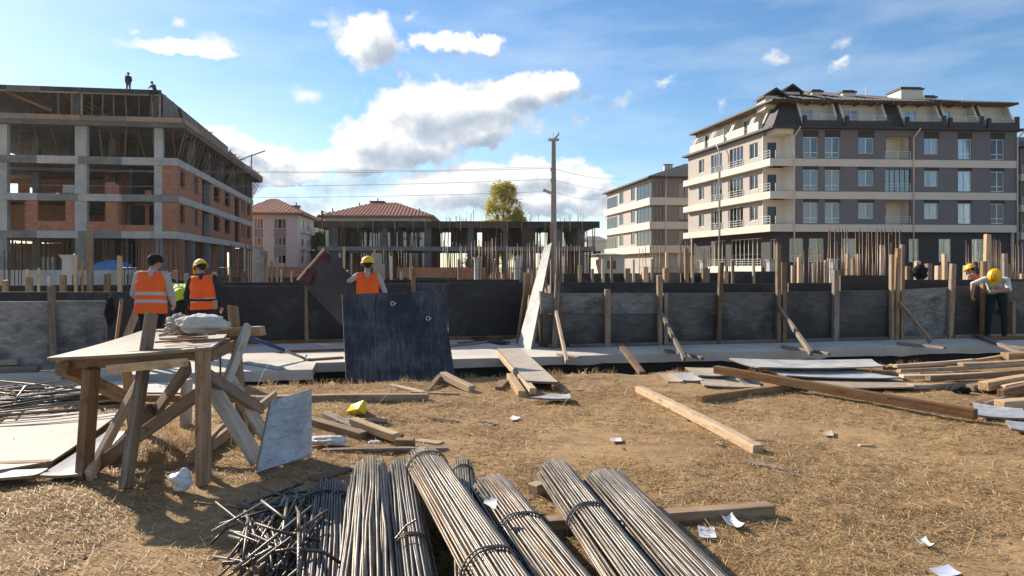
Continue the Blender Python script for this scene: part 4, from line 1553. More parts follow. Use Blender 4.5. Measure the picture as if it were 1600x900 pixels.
# ================================================================== low frame under construction, middle
def low_frame():
    Y0 = 70.0
    C = at(490, 416, Y0)
    C.z = 0
    M = facade(C, R(1.5))
    L = ray_s(937, M)[0]
    b = thing('unfinished_building', 'low unfinished concrete frame with dark timber roof formwork and many props', 'building', C)
    z1, z0 = 3.55, 3.12
    D = 13.0
    s_ = lambda px: ray_s(px, M)[0]
    xs = [0.4, 7, 13.5, 20, L - 0.4]
    for a, c in zip(xs[:-1], xs[1:]):
        mb = MB()
        mb.box(a + 0.004, c, -0.05, D, z0, z1)
        mb.build('floor_slab', C_FRAME, b, M)
    zt0, zt1 = 5.35, 6.05
    mb = MB()
    mb.box(0.1, L - 0.1, 0.02, D, zt0 + 0.2, zt1 - 0.05)
    mb.build('roof_formwork', C_DARK, b, M)
    xs = [0, 5.0, 9.3, 14.0, 19.0, 23.5, L]
    for k, (a, c) in enumerate(zip(xs[:-1], xs[1:])):
        mb = MB()
        mb.box(a + 0.01, c, -0.06, 0.0, zt0 + 0.05, zt1 + 0.02 * (k % 2))
        mb.build('shutter_board', P_BLACK if k % 3 else W_DARK, b, M)
    for px in (504, 535, 558, 583, 617, 645, 665, 687, 703, 720, 752, 785, 792, 815, 852, 880, 890, 910):
        s = s_(px)
        timber('formwork_batten', M @ Vector((s + random.uniform(-.1, .1), -0.1, zt0 - 0.25)), M @ Vector((s, -0.1, zt1)), 0.09, 0.06, W_MID, b, b=0)
    for px, w in ((520, 0.9), (600, 0.5), (668, 0.7), (735, 0.6), (790, 0.5), (826, 1.4), (875, 0.6), (908, 0.7)):
        s = s_(px)
        for (za, zb, m) in ((-0.4, z0, C_DARK), (z1, zt0 + 0.2, W_DARK if w > 1 else C_DARK)):
            for d in (0.2, 6.0, 12.0):
                mb = MB()
                mb.box(s - w / 2, s + w / 2, d, d + 0.4, za, zb)
                mb.build('column', m, b, M)
    for k in range(150):
        s, d = random.uniform(0.3, L - 0.3), random.uniform(0.1, D - 0.4)
        timber('formwork_prop', M @ Vector((s, d, z1)), M @ Vector((s + random.uniform(-.12, .12), d, zt0 + 0.2)), 0.09, 0.09, random.choice((W_BROWN, W_DARK, W_DARK)), b, b=0)
    for k in range(120):
        s, d = random.uniform(1, L - 0.5), random.uniform(0.3, D - 0.5)
        timber('formwork_prop', M @ Vector((s, d, -0.3)), M @ Vector((s + random.uniform(-.12, .12), d, z0)), 0.1, 0.1, random.choice((W_BROWN, W_DARK)), b, b=0)
    for a, c in ((0.8, 3.2), (13.2, 16.0), (16.5, 18.5), (18.8, 21.6)):
        mb = MB()
        mb.box(a, c, 5.0, 5.2, z1, zt0 + 0.2)
        mb.build('partition', C_DARK, b, M)
    for k in range(8):
        s = 0.3 + k * 3.8
        timber('formwork_joist', M @ Vector((s, 0, zt0 + 0.12)), M @ Vector((s, D, zt0 + 0.12)), 0.12, 0.14, W_BROWN, b, b=0)
    for px, n, h in ((700, 6, 0.6), (712, 5, 0.9), (727, 4, 0.7), (758, 4, 0.5), (838, 4, 0.9), (891, 5, 0.8), (909, 4, 1.1), (735, 5, 1.3), (668, 4, 0.7), (640, 2, 0.5)):
        for k in range(n):
            s = s_(px) + random.uniform(-0.5, 0.5)
            mb = MB()
            p0 = M @ Vector((s, random.uniform(2, 6), zt1 - 0.06))
            mb.tube([p0, p0 + Vector((random.uniform(-.05, .05), 0, h * random.uniform(0.8, 1.15)))], 0.022, 4)
            mb.build('rebar', REBAR_R, b, Matrix())
    timber('formwork_timber', M @ Vector((0.6, 1, zt1)), M @ Vector((0.6, 1, zt1 + 1.1)), 0.16, 0.12, W_BROWN, b, b=0)
    timber('formwork_timber', M @ Vector((0.6, 1, zt1 + 1.05)), M @ Vector((2.0, 1, zt1 + 0.5)), 0.08, 0.08, W_BROWN, b, b=0)


low_frame()


# ================================================================== houses behind
def hip_house(label, px0, px1, Y, eav_py, ridge_py, depth, wallm, ang=3.0, rows=(), ridge=(0.3, 0.7), bays=(), side_bays=(), chim=(), spandrel=None, name='house', ridge_d=0.5):
    C = at(px0, 416, Y)
    C.z = 0
    M = facade(C, R(ang))
    L = ray_s(px1, M)[0]
    ze, zr = zpx(eav_py, Y), zpx(ridge_py, Y + depth * ridge_d)
    b = thing(name, label, 'house', C)
    holes = [(ray_s(a, M)[0], ray_s(c, M)[0], zpx(y1, Y), zpx(y0, Y)) for a, c in bays for (y0, y1) in rows]
    mb = MB()
    wall_holes(mb, 0, L, -0.5, ze, holes, 0, 0.25)
    mb.box(0, 0.25, 0.251, depth, -0.5, ze)
    mb.box(0.25, L - 0.25, depth - 0.2, depth, -0.5, ze)
    mb.build('wall', wallm, b, M)
    for h in holes:
        window(b, M, *h, mull=3, y=0.08)
    if spandrel:
        for a, c in bays:
            for (y0, y1), (y2, y3) in zip(rows[:-1], rows[1:]):
                mb = MB()
                mb.box(ray_s(a, M)[0], ray_s(c, M)[0], -0.03, -0.002, zpx(y2, Y), zpx(y1, Y))
                mb.build('spandrel_panel', spandrel, b, M)
    Ms = facade(M @ Vector((L, 0, 0)), R(ang) + R(90))
    sh = [(ray_s(a, Ms)[0], ray_s(c, Ms)[0], zpx(y1, Y), zpx(y0, Y)) for a, c in side_bays for (y0, y1) in rows]
    mb = MB()
    wall_holes(mb, 0.25, depth, -0.5, ze, sh, 0, 0.25)
    mb.build('wall', wallm, b, Ms)
    for h in sh:
        window(b, Ms, *h, mull=2, y=0.08)
        railing(b, Ms, h[0] - 0.3, h[1] + 0.3, h[2] - 0.3, 0.9, -0.7, mat=PL_BLUEGREY)
        mb = MB()
        mb.box(h[0] - 0.4, h[1] + 0.4, -0.8, 0, h[2] - 0.5, h[2] - 0.3)
        mb.build('balcony_slab', wallm, b, Ms)
    mb = MB()
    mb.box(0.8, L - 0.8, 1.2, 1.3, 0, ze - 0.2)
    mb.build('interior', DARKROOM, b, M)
    o = 0.9
    e = [Vector((-o, -o, ze)), Vector((L + o, -o, ze)), Vector((L + o, depth + o, ze)), Vector((-o, depth + o, ze))]
    ra, rb = Vector((L * ridge[0], depth * ridge_d, zr)), Vector((L * ridge[1], depth * ridge_d, zr))
    th = Vector((0, 0, 0.22))
    mb = MB()
    mb.add([x + th for x in e] + [ra + th, rb + th], [(0, 1, 5, 4), (1, 2, 5), (2, 3, 4, 5), (3, 0, 4)], 0)
    mb.add(e + [x + th for x in e], [(3, 2, 1, 0), (0, 1, 5, 4), (1, 2, 6, 5), (2, 3, 7, 6), (3, 0, 4, 7)], 1)
    mb.build('roof', [ROOF_R, SOFFIT], b, M)
    mb = MB()
    n = int(L / 0.42)
    for i in range(n):
        u = (i + 0.5) / n
        lo = e[0].lerp(e[1], u)
        hi = e[0].lerp(ra, u / ridge[0]) if u < ridge[0] else (ra.lerp(rb, (u - ridge[0]) / (ridge[1] - ridge[0])) if u < ridge[1] else e[1].lerp(rb, (1 - u) / (1 - ridge[1])))
        mb.beam(lo + th, hi + th, 0.16, 0.14)
    n = int(depth / 0.42)
    for i in range(n):
        u = (i + 0.5) / n
        lo = e[1].lerp(e[2], u)
        hi = e[1].lerp(rb, u / ridge_d) if u < ridge_d else e[2].lerp(rb, (1 - u) / (1 - ridge_d))
        mb.beam(lo + th, hi + th, 0.16, 0.14)
    kind(mb.build('roof_tiles', ROOF_R, b, M), 'stuff')
    for (px, py, w, d) in chim:
        M2 = M @ T(Vector((0, d, 0)))
        s, Yc = ray_s(px, M2)
        zt = zpx(py, Yc)
        mb = MB()
        mb.box(s - w / 2, s + w / 2, 0, w, ze + 0.3, zt - 0.2)
        c = mb.build('chimney', C_FRAME, b, M2)
        mb = MB()
        mb.box(s - w * 0.65, s + w * 0.65, -w * 0.15, w * 1.15, zt - 0.2, zt)
        mb.tube([(s, w / 2, zt), (s, w / 2, zt + 0.5)], 0.09, 6)
        mb.build('chimney_cap', C_DARK, c, M2)
    return b


hip_house('white house with wide red tiled hip roof behind the low concrete frame', 508, 668, 95, 340, 319, 14, PL_WHITE, 1.5,
          rows=((352, 376), (402, 430)), bays=((520, 545), (562, 585), (620, 640), (645, 660)), ridge=(0.38, 0.62),
          chim=((519, 331, 0.7, 3), (561, 322, 0.6, 6), (589, 314, 1.6, 7), (626, 323, 0.6, 6), (655, 331, 0.7, 3)), ridge_d=0.5)
hip_house('lilac white house with grey spandrels and red tiled roof beside the brick frame', 380, 465, 98, 335, 313, 17, PL_LILAC, 6.0,
          rows=((341, 357), (371, 384), (398, 412)), bays=((397, 411), (428, 447)), side_bays=((471, 475), (480, 483)), ridge=(0.22, 0.36),
          chim=((435, 317, 0.9, 8), (462, 321, 0.9, 9)), spandrel=PL_BLUEGREY, ridge_d=0.5)
hip_house('beige house with small red roof seen between the lilac house and the low frame', 481, 506, 135, 352, 340, 14, PL_BEIGE, 8.0,
          rows=((358, 368), (378, 390)), bays=((484, 489), (496, 501)), ridge=(0.4, 0.6), chim=((485, 340, 0.8, 5),))


def far_hut(label, px0, px1, Y, py_top, depth, wallm, roofm=None, ang=3, rise=1.2):
    C = at(px0, 416, Y)
    C.z = 0
    M = facade(C, R(ang))
    L = ray_s(px1, M)[0]
    zt = zpx(py_top, Y)
    b = thing('house', label, 'house', C)
    hs = []
    n = max(1, int(L / 3.5))
    for k in range(n):
        for zz in np.arange(1.2, zt - 1.4, 2.8):
            hs.append((L * (k + 0.3) / n, L * (k + 0.68) / n, zz, zz + 1.1))
    mb = MB()
    wall_holes(mb, 0, L, -0.5, zt, hs, 0, 0.25)
    mb.box(0, 0.25, 0.251, depth, -0.5, zt)
    mb.box(L - 0.25, L, 0.251, depth, -0.5, zt)
    mb.build('wall', wallm, b, M)
    for h in hs:
        window(b, M, *h, mull=2, curtain=False, glass=GLASS_D, y=0.06)
    mb = MB()
    mb.hexa([Vector((-0.4, -0.4, zt)), Vector((L + 0.4, -0.4, zt)), Vector((L + 0.4, depth, zt)), Vector((-0.4, depth, zt)),
             Vector((L * 0.25, depth * 0.4, zt + rise)), Vector((L * 0.75, depth * 0.4, zt + rise)), Vector((L * 0.75, depth * 0.6, zt + rise)), Vector((L * 0.25, depth * 0.6, zt + rise))])
    mb.build('roof', roofm or ROOF_R, b, M)


far_hut('distant pale house with dark roof left of the smaller apartment block', 916, 950, 160, 376, 12, PL_WHITE, C_FRAME)
far_hut('distant pale low house behind the right end of the low concrete frame', 880, 926, 120, 398, 10, PL_WHITE, C_FRAME)
far_hut('white ground level shed at the foot of the smaller apartment block', 936, 976, 80, 398, 6, PL_WHITE, C_LIGHT, 3, 0.2)
far_hut('distant house seen through the ground floor of the unfinished building', -60, 120, 110, 398, 10, C_FRAME, ROOF_D)


# ------------------------------------------------------------------ low brick boundary wall and site walls far back
def low_wall(label, px0, px1, Y, py_top, m, ang=3, name='boundary_wall', th=0.25):
    C = at(px0, 416, Y)
    C.z = 0
    M = facade(C, R(ang))
    L = ray_s(px1, M)[0]
    mb = MB()
    zt = zpx(py_top, Y)
    mb.box(0, L, 0, th, -0.6, zt)
    o = mb.build(name, m, None, M)
    return tag(o, label, 'wall')


low_wall('low red brick wall behind the left part of the low frame', 400, 522, 60, 417, BRICK)
low_wall('low red brick wall behind the middle of the low frame', 620, 760, 64, 418, BRICK)
low_wall('long low pale concrete wall in front of the unfinished building', -40, 215, 40, 422, C_LIGHT, 6)


# ================================================================== tree
def poplar(name, label, px, py_top, Y, w, zbase_crown, seed, yellow=True):
    rnd = np.random.default_rng(seed)
    base = at(px, 416, Y)
    base.z = -0.1
    top = zpx(py_top, Y)
    t = thing(name, label, 'tree', base)
    mb = MB()
    H = top
    mb.tube([base + Vector((0, 0, 0)), base + Vector((0.1, 0, H * 0.3)), base + Vector((0, 0.1, H * 0.6)), base + Vector((0.05, 0, H * 0.92))], [0.24, 0.19, 0.12, 0.03], 8)
    for k in range(34):
        z = H * (0.18 + 0.72 * k / 34)
        a = k * 2.4
        r_ = w * 0.25 * math.sin(math.pi * min(0.98, (z / H - 0.05))) ** 0.6
        p0 = base + Vector((0, 0, z))
        mb.tube([p0, p0 + Vector((math.cos(a) * r_ * 0.55, math.sin(a) * r_ * 0.55, r_ * 0.9)), p0 + Vector((math.cos(a) * r_, math.sin(a) * r_, r_ * 2.0))], [0.06, 0.04, 0.012], 5)
    mb.build('trunk', W_BROWN, t, Matrix(), True)
    # leaf clumps through an upright, uneven crown
    z0 = zbase_crown
    V, Fc = [], []
    n_cl = int(42 * w + 40)
    cents = []
    while len(cents) < n_cl:
        u = rnd.random()
        z = z0 + (H - z0) * u
        prof = (math.sin(math.pi * (0.12 + 0.84 * u) ** 1.15)) ** 0.6
        r0 = w / 2 * prof * (0.82 + 0.30 * mnoise.noise(Vector((u * 5, seed, 0))))
        a = rnd.random() * 6.283
        rr = r0 * (rnd.random() ** 0.4)
        rr *= 1.0 + 0.30 * mnoise.noise(Vector((math.cos(a) * 1.6, math.sin(a) * 1.6, u * 4 + seed)))
        cents.append((math.cos(a) * rr, math.sin(a) * rr, z))
    for (cx_, cy_, cz_) in cents:
        nl = int(rnd.integers(50, 80))
        cr = 0.30 + 0.55 * rnd.random() ** 2
        off = rnd.normal(0, cr * 0.55, (nl, 3))
        for o in off:
            p = Vector((cx_, cy_, cz_)) + Vector(o)
            sz = 0.07 + 0.07 * rnd.random()
            d1 = Vector(rnd.normal(0, 1, 3)).normalized()
            d2 = d1.orthogonal().normalized()
            i = len(V)
            V += [p - d1 * sz, p + d2 * sz * 0.6, p + d1 * sz, p - d2 * sz * 0.6]
            Fc.append((i, i + 1, i + 2, i + 3))
    me = bpy.data.meshes.new('crown')
    me.from_pydata([tuple(x) for x in V], [], Fc)
    me.update()
    link('crown', me, T(base * 1.0 - Vector((0, 0, base.z))), t, LEAF_Y if yellow else LEAF_G)


def leaf_mat(name, stops):
    m, g = new_mat(name)
    gi = g.n('ShaderNodeNewGeometry').outputs['Random Per Island']
    v = g.coord('Object')
    big = g.noise(v, 0.42, 4, 0.6)
    f = g.math('MULTIPLY_ADD', gi, 0.45, g.math('MULTIPLY', big, 0.62))
    c = g.ramp(f, stops)
    d = g.n('ShaderNodeBsdfPrincipled', {'Base Color': c, 'Roughness': 0.6, 'Specular IOR Level': 0.25})
    tl = g.n('ShaderNodeBsdfTranslucent', {'Color': g.mix(0.5, c, (0.35, 0.30, 0.02))})
    mx = g.n('ShaderNodeMixShader', {0: 0.5, 1: d.outputs[0], 2: tl.outputs[0]})
    g.n('ShaderNodeOutputMaterial', {'Surface': mx.outputs[0]})
    return m


LEAF_Y = leaf_mat('leaf_autumn', [(0.2, (0.09, 0.14, 0.02)), (0.42, (0.27, 0.27, 0.03)), (0.58, (0.52, 0.41, 0.04)), (0.85, (0.62, 0.48, 0.07))])
LEAF_G = leaf_mat('leaf_green', [(0.25, (0.03, 0.055, 0.012)), (0.55, (0.07, 0.10, 0.02)), (0.85, (0.14, 0.16, 0.035))])
poplar('poplar_tree', 'tall poplar with yellow green autumn leaves rising behind the low concrete frame', 787, 287, 100, 6.6, 2.5, 3)
poplar('small_tree', 'small green tree just right of the tall poplar', 812, 331, 98, 2.2, 3.0, 8)
poplar('small_tree', 'low green tree seen through the low frame between its columns', 752, 392, 96, 5.0, 0.6, 9, False)
poplar('small_tree', 'green tree between the lilac house and the low frame', 500, 366, 110, 3.6, 1.5, 12, False)
poplar('dark_tree', 'dark tree peeping over the roof at the right edge of the photo', 1594, 226, 95, 5, 8.5, 14, False)


# ================================================================== street pole and its wires
def pole():
    Y = 34.0
    base = at(865, 416, Y)
    base.z = -0.1
    zt = zpx(220, Y)
    t = thing('utility_pole', 'tall slim concrete power pole with a small lamp, rising behind the white leaning board', 'pole', base)
    mb = MB()
    mb.hexa([base + Vector((x * 0.17, y * 0.17, 0)) for x, y in ((-1, -1), (1, -1), (1, 1), (-1, 1))] +
            [Vector((base.x + x * 0.095, base.y + y * 0.095, zt)) for x, y in ((-1, -1), (1, -1), (1, 1), (-1, 1))])
    mb.build('shaft', POLE_M, t, Matrix())
    mb = MB()
    top = Vector((base.x, base.y, zt))
    mb.box(-0.26, 0.26, -0.1, 0.1, 0, 0.10, 0, T(top))
    mb.tube([top + Vector((0.05, 0, 0.1)), top + Vector((0.22, 0, 0.28)), top + Vector((0.26, 0, 0.42))], [0.05, 0.045, 0.02], 6)
    mb.tube([top + Vector((-0.02, 0, 0.1)), top + Vector((-0.02, 0, 0.42))], 0.012, 5)
    mb.build('pole_head', C_LIGHT, t, Matrix())
    ins = []
    for py in (268, 285, 304):
        z = zpx(py, Y)
        p = Vector((base.x, base.y - 0.16, z))
        mb = MB()
        mb.box(-0.14, 0.10, -0.02, 0.02, -0.02, 0.02, 0, T(p))
        mb.lathe([(0.0, 0.16), (0.05, 0.15), (0.06, 0.08), (0.035, 0.06), (0.06, 0.03), (0.05, 0.0), (0, 0)], 8, 0, T(p + Vector((-0.12, 0, 0))))
        mb.build('insulator', C_LIGHT, t, Matrix(), False)
        ins.append(p + Vector((-0.12, 0, 0.14)))
    p = at(855, 300, Y)
    mb = MB()
    mb.tube([Vector((base.x - 0.1, base.y - 0.12, p.z - 0.12)), Vector((p.x + 0.15, p.y - 0.1, p.z - 0.05))], 0.025, 6)
    lm = frame_x(Vector((p.x + 0.18, p.y - 0.1, p.z - 0.06)), Vector((p.x - 0.22, p.y - 0.12, p.z + 0.10)))
    mb.box(-0.2, 0.2, -0.1, 0.1, -0.05, 0.06, 0, lm)
    mb.box(-0.17, 0.17, -0.075, 0.075, -0.07, -0.05, 1, lm)
    mb.build('street_lamp', [C_LIGHT, FR_WHITE], t, Matrix())
    ends_l = [(-40, 262), (-40, 287), (-40, 303)]
    ends_r = [(980, 277), (975, 294), (948, 308)]
    names = ('upper', 'middle', 'lower')
    for k in range(3):
        far = at(*ends_l[k], 30.0)
        mb = MB()
        pts = []
        for i in range(25):
            u = i / 24
            q = ins[k].lerp(far, u)
            q.z -= 0.22 * 4 * u * (1 - u)
            pts.append(q)
        mb.tube(pts, 0.008, 4)
        if k == 0:
            mb.tube([q + Vector((0, 0.05, 0.07 + 0.02 * math.sin(i))) for i, q in enumerate(pts)], 0.006, 4)
        o = mb.build('power_cable', plain('cable_pale', (0.25, 0.25, 0.26), 0.5) if k == 0 else MATS['cable_pale'])
        tag(o, f'{names[k]} overhead cable running from the pole across to the left', 'cable', 'overhead cables')
        far = at(*ends_r[k], 88.0)
        mb = MB()
        pts = []
        for i in range(25):
            u = i / 24
            q = ins[k].lerp(far, u)
            q.z -= 0.35 * 4 * u * (1 - u)
            pts.append(q)
        mb.tube(pts, 0.009, 4)
        o = mb.build('power_cable', MATS['cable_pale'])
        tag(o, f'{names[k]} overhead cable running from the pole back towards the smaller apartment block', 'cable', 'overhead cables')


pole()

# ================================================================== shuttering for the foundation walls
def fw_wall(label, px_at, w):
    return thing('formwork_wall', label, 'formwork', at_w(px_at, 540, w), 'formwork walls of the foundation')


def panel(parent, px0, px1, y0, y1, w, m, zb=None, lean=0.0, th=0.03, y0b=None, name='shutter_board'):
    """an upright board between two photo columns on the plane w; y0/y1 top (left, right) pixel rows, zb bottom height"""
    tl, tr = at_w(px0, y0, w + lean), at_w(px1, y0b if y0b is not None else y0, w + lean)
    bl, br = at_w(px0, y1, w), at_w(px1, y1, w)
    if zb is not None:
        bl.z = br.z = zb
        bl.x, bl.y = S(SU.dot(bl), w).x, S(SU.dot(bl), w).y
    return sheet(name, (bl, br, tr, tl), th, m, parent, edge=SH_EDGE, n=3)


def post(parent, px, y0, y1, w, wd=0.10, dp=0.08, m=None, px_top=None, name='post', zb=None):
    a = at_w(px, y1, w)
    if zb is not None:
        a.z = zb
    c = at_w(px if px_top is None else px_top, y0, w)
    return timber(name, a, c, dp, wd, m or random.choice((W_MID, W_MID, W_GREY)), parent, up=SU)


# ---- right front wall
FR = fw_wall('long right hand formwork wall of worn black boards with timber posts and raking braces', 1200, 13.1)
W0 = 13.1
panel(FR, 845, 1034, 458, 490, W0, P_PALE)
panel(FR, 848, 1036, 490.6, 543, W0 + 0.02, P_MIX, zb=0.06)
panel(FR, 1037, 1218, 458, 543, W0, P_WORN, zb=0.06, y0b=457)
panel(FR, 1220, 1303, 456, 543, W0, P_MIX, zb=0.06)
panel(FR, 1305, 1394, 455, 543, W0 + 0.01, P_MIX, zb=0.06, y0b=453)
panel(FR, 1399, 1482, 453, 543, W0, P_PALE, zb=0.06, y0b=449)
panel(FR, 1485, 1575, 448, 543, W0, P_MIX, zb=0.06, y0b=445)
panel(FR, 1577, 1690, 440, 543, W0 + 0.02, P_WORN, zb=0.06)
for px0, px1, y in ((868, 1030, 441), (1035, 1128, 441.5), (1130, 1216, 443), (1232, 1300, 442), (1313, 1390, 430), (1404, 1530, 437), (1540, 1690, 436)):
    panel(FR, px0, px1, y, 500, W0 + 0.42, P_BLACK, zb=0.06)
for (px, y0, y1, wd, m, pt) in ((949, 452, 543, 0.105, W_MID, None), (1031, 430, 543, 0.085, W_MID, 1030), (1040, 458, 543, 0.075, W_GREY, None), (1122, 410, 540, 0.085, W_BROWN, 1127),
                                (1216, 382, 538, 0.085, W_MID, 1216), (1224.5, 410, 537, 0.085, W_MID, None), (1305, 422, 536, 0.125, W_GREY, 1306), (1393, 398, 533, 0.07, W_MID, 1393),
                                (1400, 388, 533, 0.085, W_MID, 1403), (1408, 382, 533, 0.075, W_GREY, 1410), (1484, 412, 529, 0.11, W_MID, 1489), (1536, 408, 527, 0.11, W_MID, 1537), (1541, 366, 440, 0.12, W_NEW, 1543),
                                (1582, 470, 524, 0.09, W_MID, None)):
    post(FR, px, y0, y1, W0 - 0.065 - (0.02 if px in (1400, 1040) else 0), wd, 0.09, m, pt)
for (x0, y0, x1, y1, wd, m) in ((1029, 483, 1070, 566, 0.08, W_GREY), (1218, 482, 1268, 556, 0.09, W_GREY), (1405, 474, 1454, 537, 0.10, W_MID), (1568, 486, 1606, 516, 0.10, W_GREY)):
    a = at_w(x0, y0, W0 - 0.13)
    Yc = gnd(x1, y1, 0.05)
    timber('brace', a, Yc + Vector((0, 0, 0.04)), 0.06, wd, m, FR)
timber('brace', at_w(869, 488, W0 - 0.35), gnd(886, 566, 0.05) + Vector((0, 0, 0.0)), 0.05, 0.09, W_NEW, FR)
timber('post', at_w(866, 546, W0 - 0.16), at_w(872, 428, W0 - 0.12), 0.07, 0.095, W_GREY, FR, up=SU)
timber('post', at_w(874, 544, W0 - 0.05), at_w(874, 462, W0 - 0.05), 0.06, 0.085, W_BROWN, FR, up=SU)
for (px0, px1, y) in ((890, 1030, 547), (1042, 1214, 546), (1228, 1386, 540), (1410, 1478, 534), (1490, 1600, 529)):
    a, c = at_w(px0, y, W0 - 0.05), at_w(px1, y, W0 - 0.05)
    a.z = c.z = 0.085
    timber('sole_plate', a, c, 0.09, 0.06, W_GREY, FR)
for (x0, y0, x1, y1) in ((1040, 547, 1098, 560), (1222, 541, 1296, 553), (1402, 536, 1476, 544)):
    timber('brace_stake', gnd(x0, y0, 0.09), gnd(x1, y1, 0.09), 0.07, 0.05, W_GREY, FR)

# ---- middle wall, set back
FM = fw_wall('middle formwork wall of clean black boards set back behind the workers', 600, 15.0)
W1 = 15.0
panel(FM, 150, 344, 456, 540, W1, P_BLACK, zb=0.055)
panel(FM, 345, 476, 447, 540, W1 - 0.02, P_BLACK, zb=0.055)
panel(FM, 481, 585, 446, 540, W1, P_BLACK, zb=0.055)
panel(FM, 586, 700, 443, 540, W1, P_BLUE, zb=0.055)
panel(FM, 700.6, 817, 441, 540, W1 - 0.01, P_BLACK, zb=0.055)
panel(FM, 600, 812, 437, 480, W1 + 0.45, P_BLACK)
panel(FM, 345, 500, 441, 480, W1 + 0.45, P_BLACK)
post(FM, 478.5, 447, 540, W1 - 0.04, 0.055, 0.05, W_GREY)
post(FM, 646, 418, 470, W1 - 0.05, 0.09, 0.07, W_MID)
for (x0, x1, y) in ((345, 476, 541), (480, 560, 538), (690, 812, 530)):
    a, c = at_w(x0, y, W1 - 0.08), at_w(x1, y, W1 - 0.08)
    a.z = c.z = 0.085
    timber('sole_plate', a, c, 0.09, 0.06, W_BROWN, FM)

# ---- left wall, nearer
FLw = fw_wall('left formwork wall of pale cement stained boards with one timber post', 80, 11.75)
W2 = 11.75
panel(FLw, -60, 80, 471, 575, W2, P_PALE, zb=0.055)
panel(FLw, 81, 166, 470, 575, W2 + 0.012, P_PALE, zb=0.055)
panel(FLw, -60, 172, 456, 500, W2 + 0.40, P_BLACK)
post(FLw, 85, 447, 566, W2 - 0.06, 0.09, 0.07, W_GREY, 80)
a, c = at_w(-60, 580, W2 - 0.1), at_w(60, 577, W2 - 0.1)
a.z = c.z = 0.10
timber('sole_plate', a, c, 0.12, 0.09, W_GREY, FLw)
timber('sole_plate', a + Vector((0, 0.02, 0.1)), a + (c - a) * 0.72 + Vector((0, 0.02, 0.1)), 0.10, 0.08, W_GREY, FLw)

# ---- cross wall returning at the gap between middle and right walls
FX = fw_wall('short cross formwork between the white leaning board and the right wall', 845, 14.0)
sheet('shutter_board', (at_w(846, 548, 13.2), at_w(838, 530, 14.9), at_w(838, 445, 14.9), at_w(846, 456, 13.2))[::1], 0.03, P_WORN, FX, edge=SH_EDGE, n=3)
sheet('shutter_board', (at_w(833, 530, 14.4), at_w(856, 534, 13.9), at_w(853, 437, 13.9), at_w(844, 437, 14.4)), 0.03, SH_DUST, FX, edge=SH_EDGE, n=3)
timber('sole_plate', gnd(826, 527, 0.09), gnd(862, 541, 0.09), 0.09, 0.07, W_GREY, FX)

# ---- second and third rows of shuttering, with their short posts standing above
FB = fw_wall('second row of dark formwork with many short pale posts behind the right wall', 1250, 18.5)
FC = fw_wall('far row of dark formwork with short posts across the back of the site', 700, 23.0)
FD = fw_wall('row of dark formwork with short posts behind the left wall', 80, 17.0)
for px0, px1, y in ((880, 975, 428), (978, 1060, 429), (1064, 1128, 427), (1131, 1212, 424), (1214, 1318, 441), (1320, 1392, 428), (1396, 1500, 441), (1505, 1680, 441)):
    panel(FB, px0, px1, y, 470, 18.5, random.choice((P_BLACK, P_WORN, P_BLACK)), zb=0.0)
for px0, px1, y in ((320, 480, 433), (590, 720, 434), (722, 820, 436), (880, 1000, 427), (1002, 1180, 426)):
    panel(FC, px0, px1, y, 460, 23.0, random.choice((P_BLACK, P_WORN)), zb=-0.1)
for px0, px1, y in ((-70, 80, 458), (82, 250, 457), (251, 350, 450)):
    panel(FD, px0, px1, y - 12, 470, 17.0, P_BLACK, zb=0.0)
STUBS = [(FB, 18.3, [(942, 405, 442, 4), (955.5, 400, 442, 4), (980, 419, 443, 8), (990, 405, 430, 3.5), (1008.6, 417, 443, 8), (1018, 404, 430, 3), (1040, 419, 443, 8), (1041.5, 394, 420, 3.5),
                    (1073, 388, 443, 6), (1082, 399, 430, 4), (1100, 419, 443, 8), (1107, 420, 440, 3), (1133, 424, 443, 7), (1144.6, 407, 440, 4), (1178, 405, 425, 3.5), (1239, 415, 441, 5), (1249, 402, 441, 6), (1253, 412, 441, 5),
                    (1271, 411, 441, 4), (1278, 408, 441, 3.5), (1289, 409, 441, 3), (1291, 407, 441, 5), (1296, 416, 436, 5), (1324, 397, 429, 6.5), (1334, 405, 429, 6), (1342, 397, 429, 5), (1365, 411, 429, 4), (1378, 383, 429, 5),
                    (1418, 416, 439, 7), (1434, 408, 439, 7.5), (1450, 412, 438, 7.5), (1465, 415, 438, 7), (1476, 397, 438, 6), (1509, 415, 438, 7), (1517, 411, 438, 9), (1569, 396, 438, 7), (1575, 412, 438, 8), (1585, 424, 440, 8), (1596, 428, 442, 4),
                    (905, 415, 443, 5), (925, 420, 443, 4)]),
         (FC, 22.8, [(627, 425, 443, 4), (643, 414, 440, 5), (718, 405, 442, 4.5), (750, 400, 442, 6), (771, 408, 440, 4), (779, 425, 442, 6), (786, 428, 442, 4), (800, 426, 442, 4), (812, 399, 441, 4.5), (819, 426, 445, 6), (828, 420, 447, 7), (833, 432, 445, 5),
                     (440, 422, 440, 3), (455, 424, 440, 3), (425, 408, 443, 3.5), (433, 404, 443, 3), (417, 402, 443, 4), (381, 423, 445, 7), (360, 421, 445, 4), (600, 412, 442, 4), (612, 400, 442, 4), (537, 385, 430, 4), (585, 390, 430, 3)]),
         (FD, 16.8, [(9, 438, 456, 7), (43, 421, 457, 4), (47, 433, 457, 8), (60, 419, 457, 3.5), (76, 431, 457, 4), (99, 430, 457, 8), (119, 402, 457, 4), (129, 408, 457, 3), (141, 353, 453, 8), (167, 427, 455, 8), (188, 400, 458, 6), (212, 420, 450, 4), (273, 423, 450, 8), (290, 428, 450, 5), (335, 425, 446, 6), (300, 432, 447, 4)])]
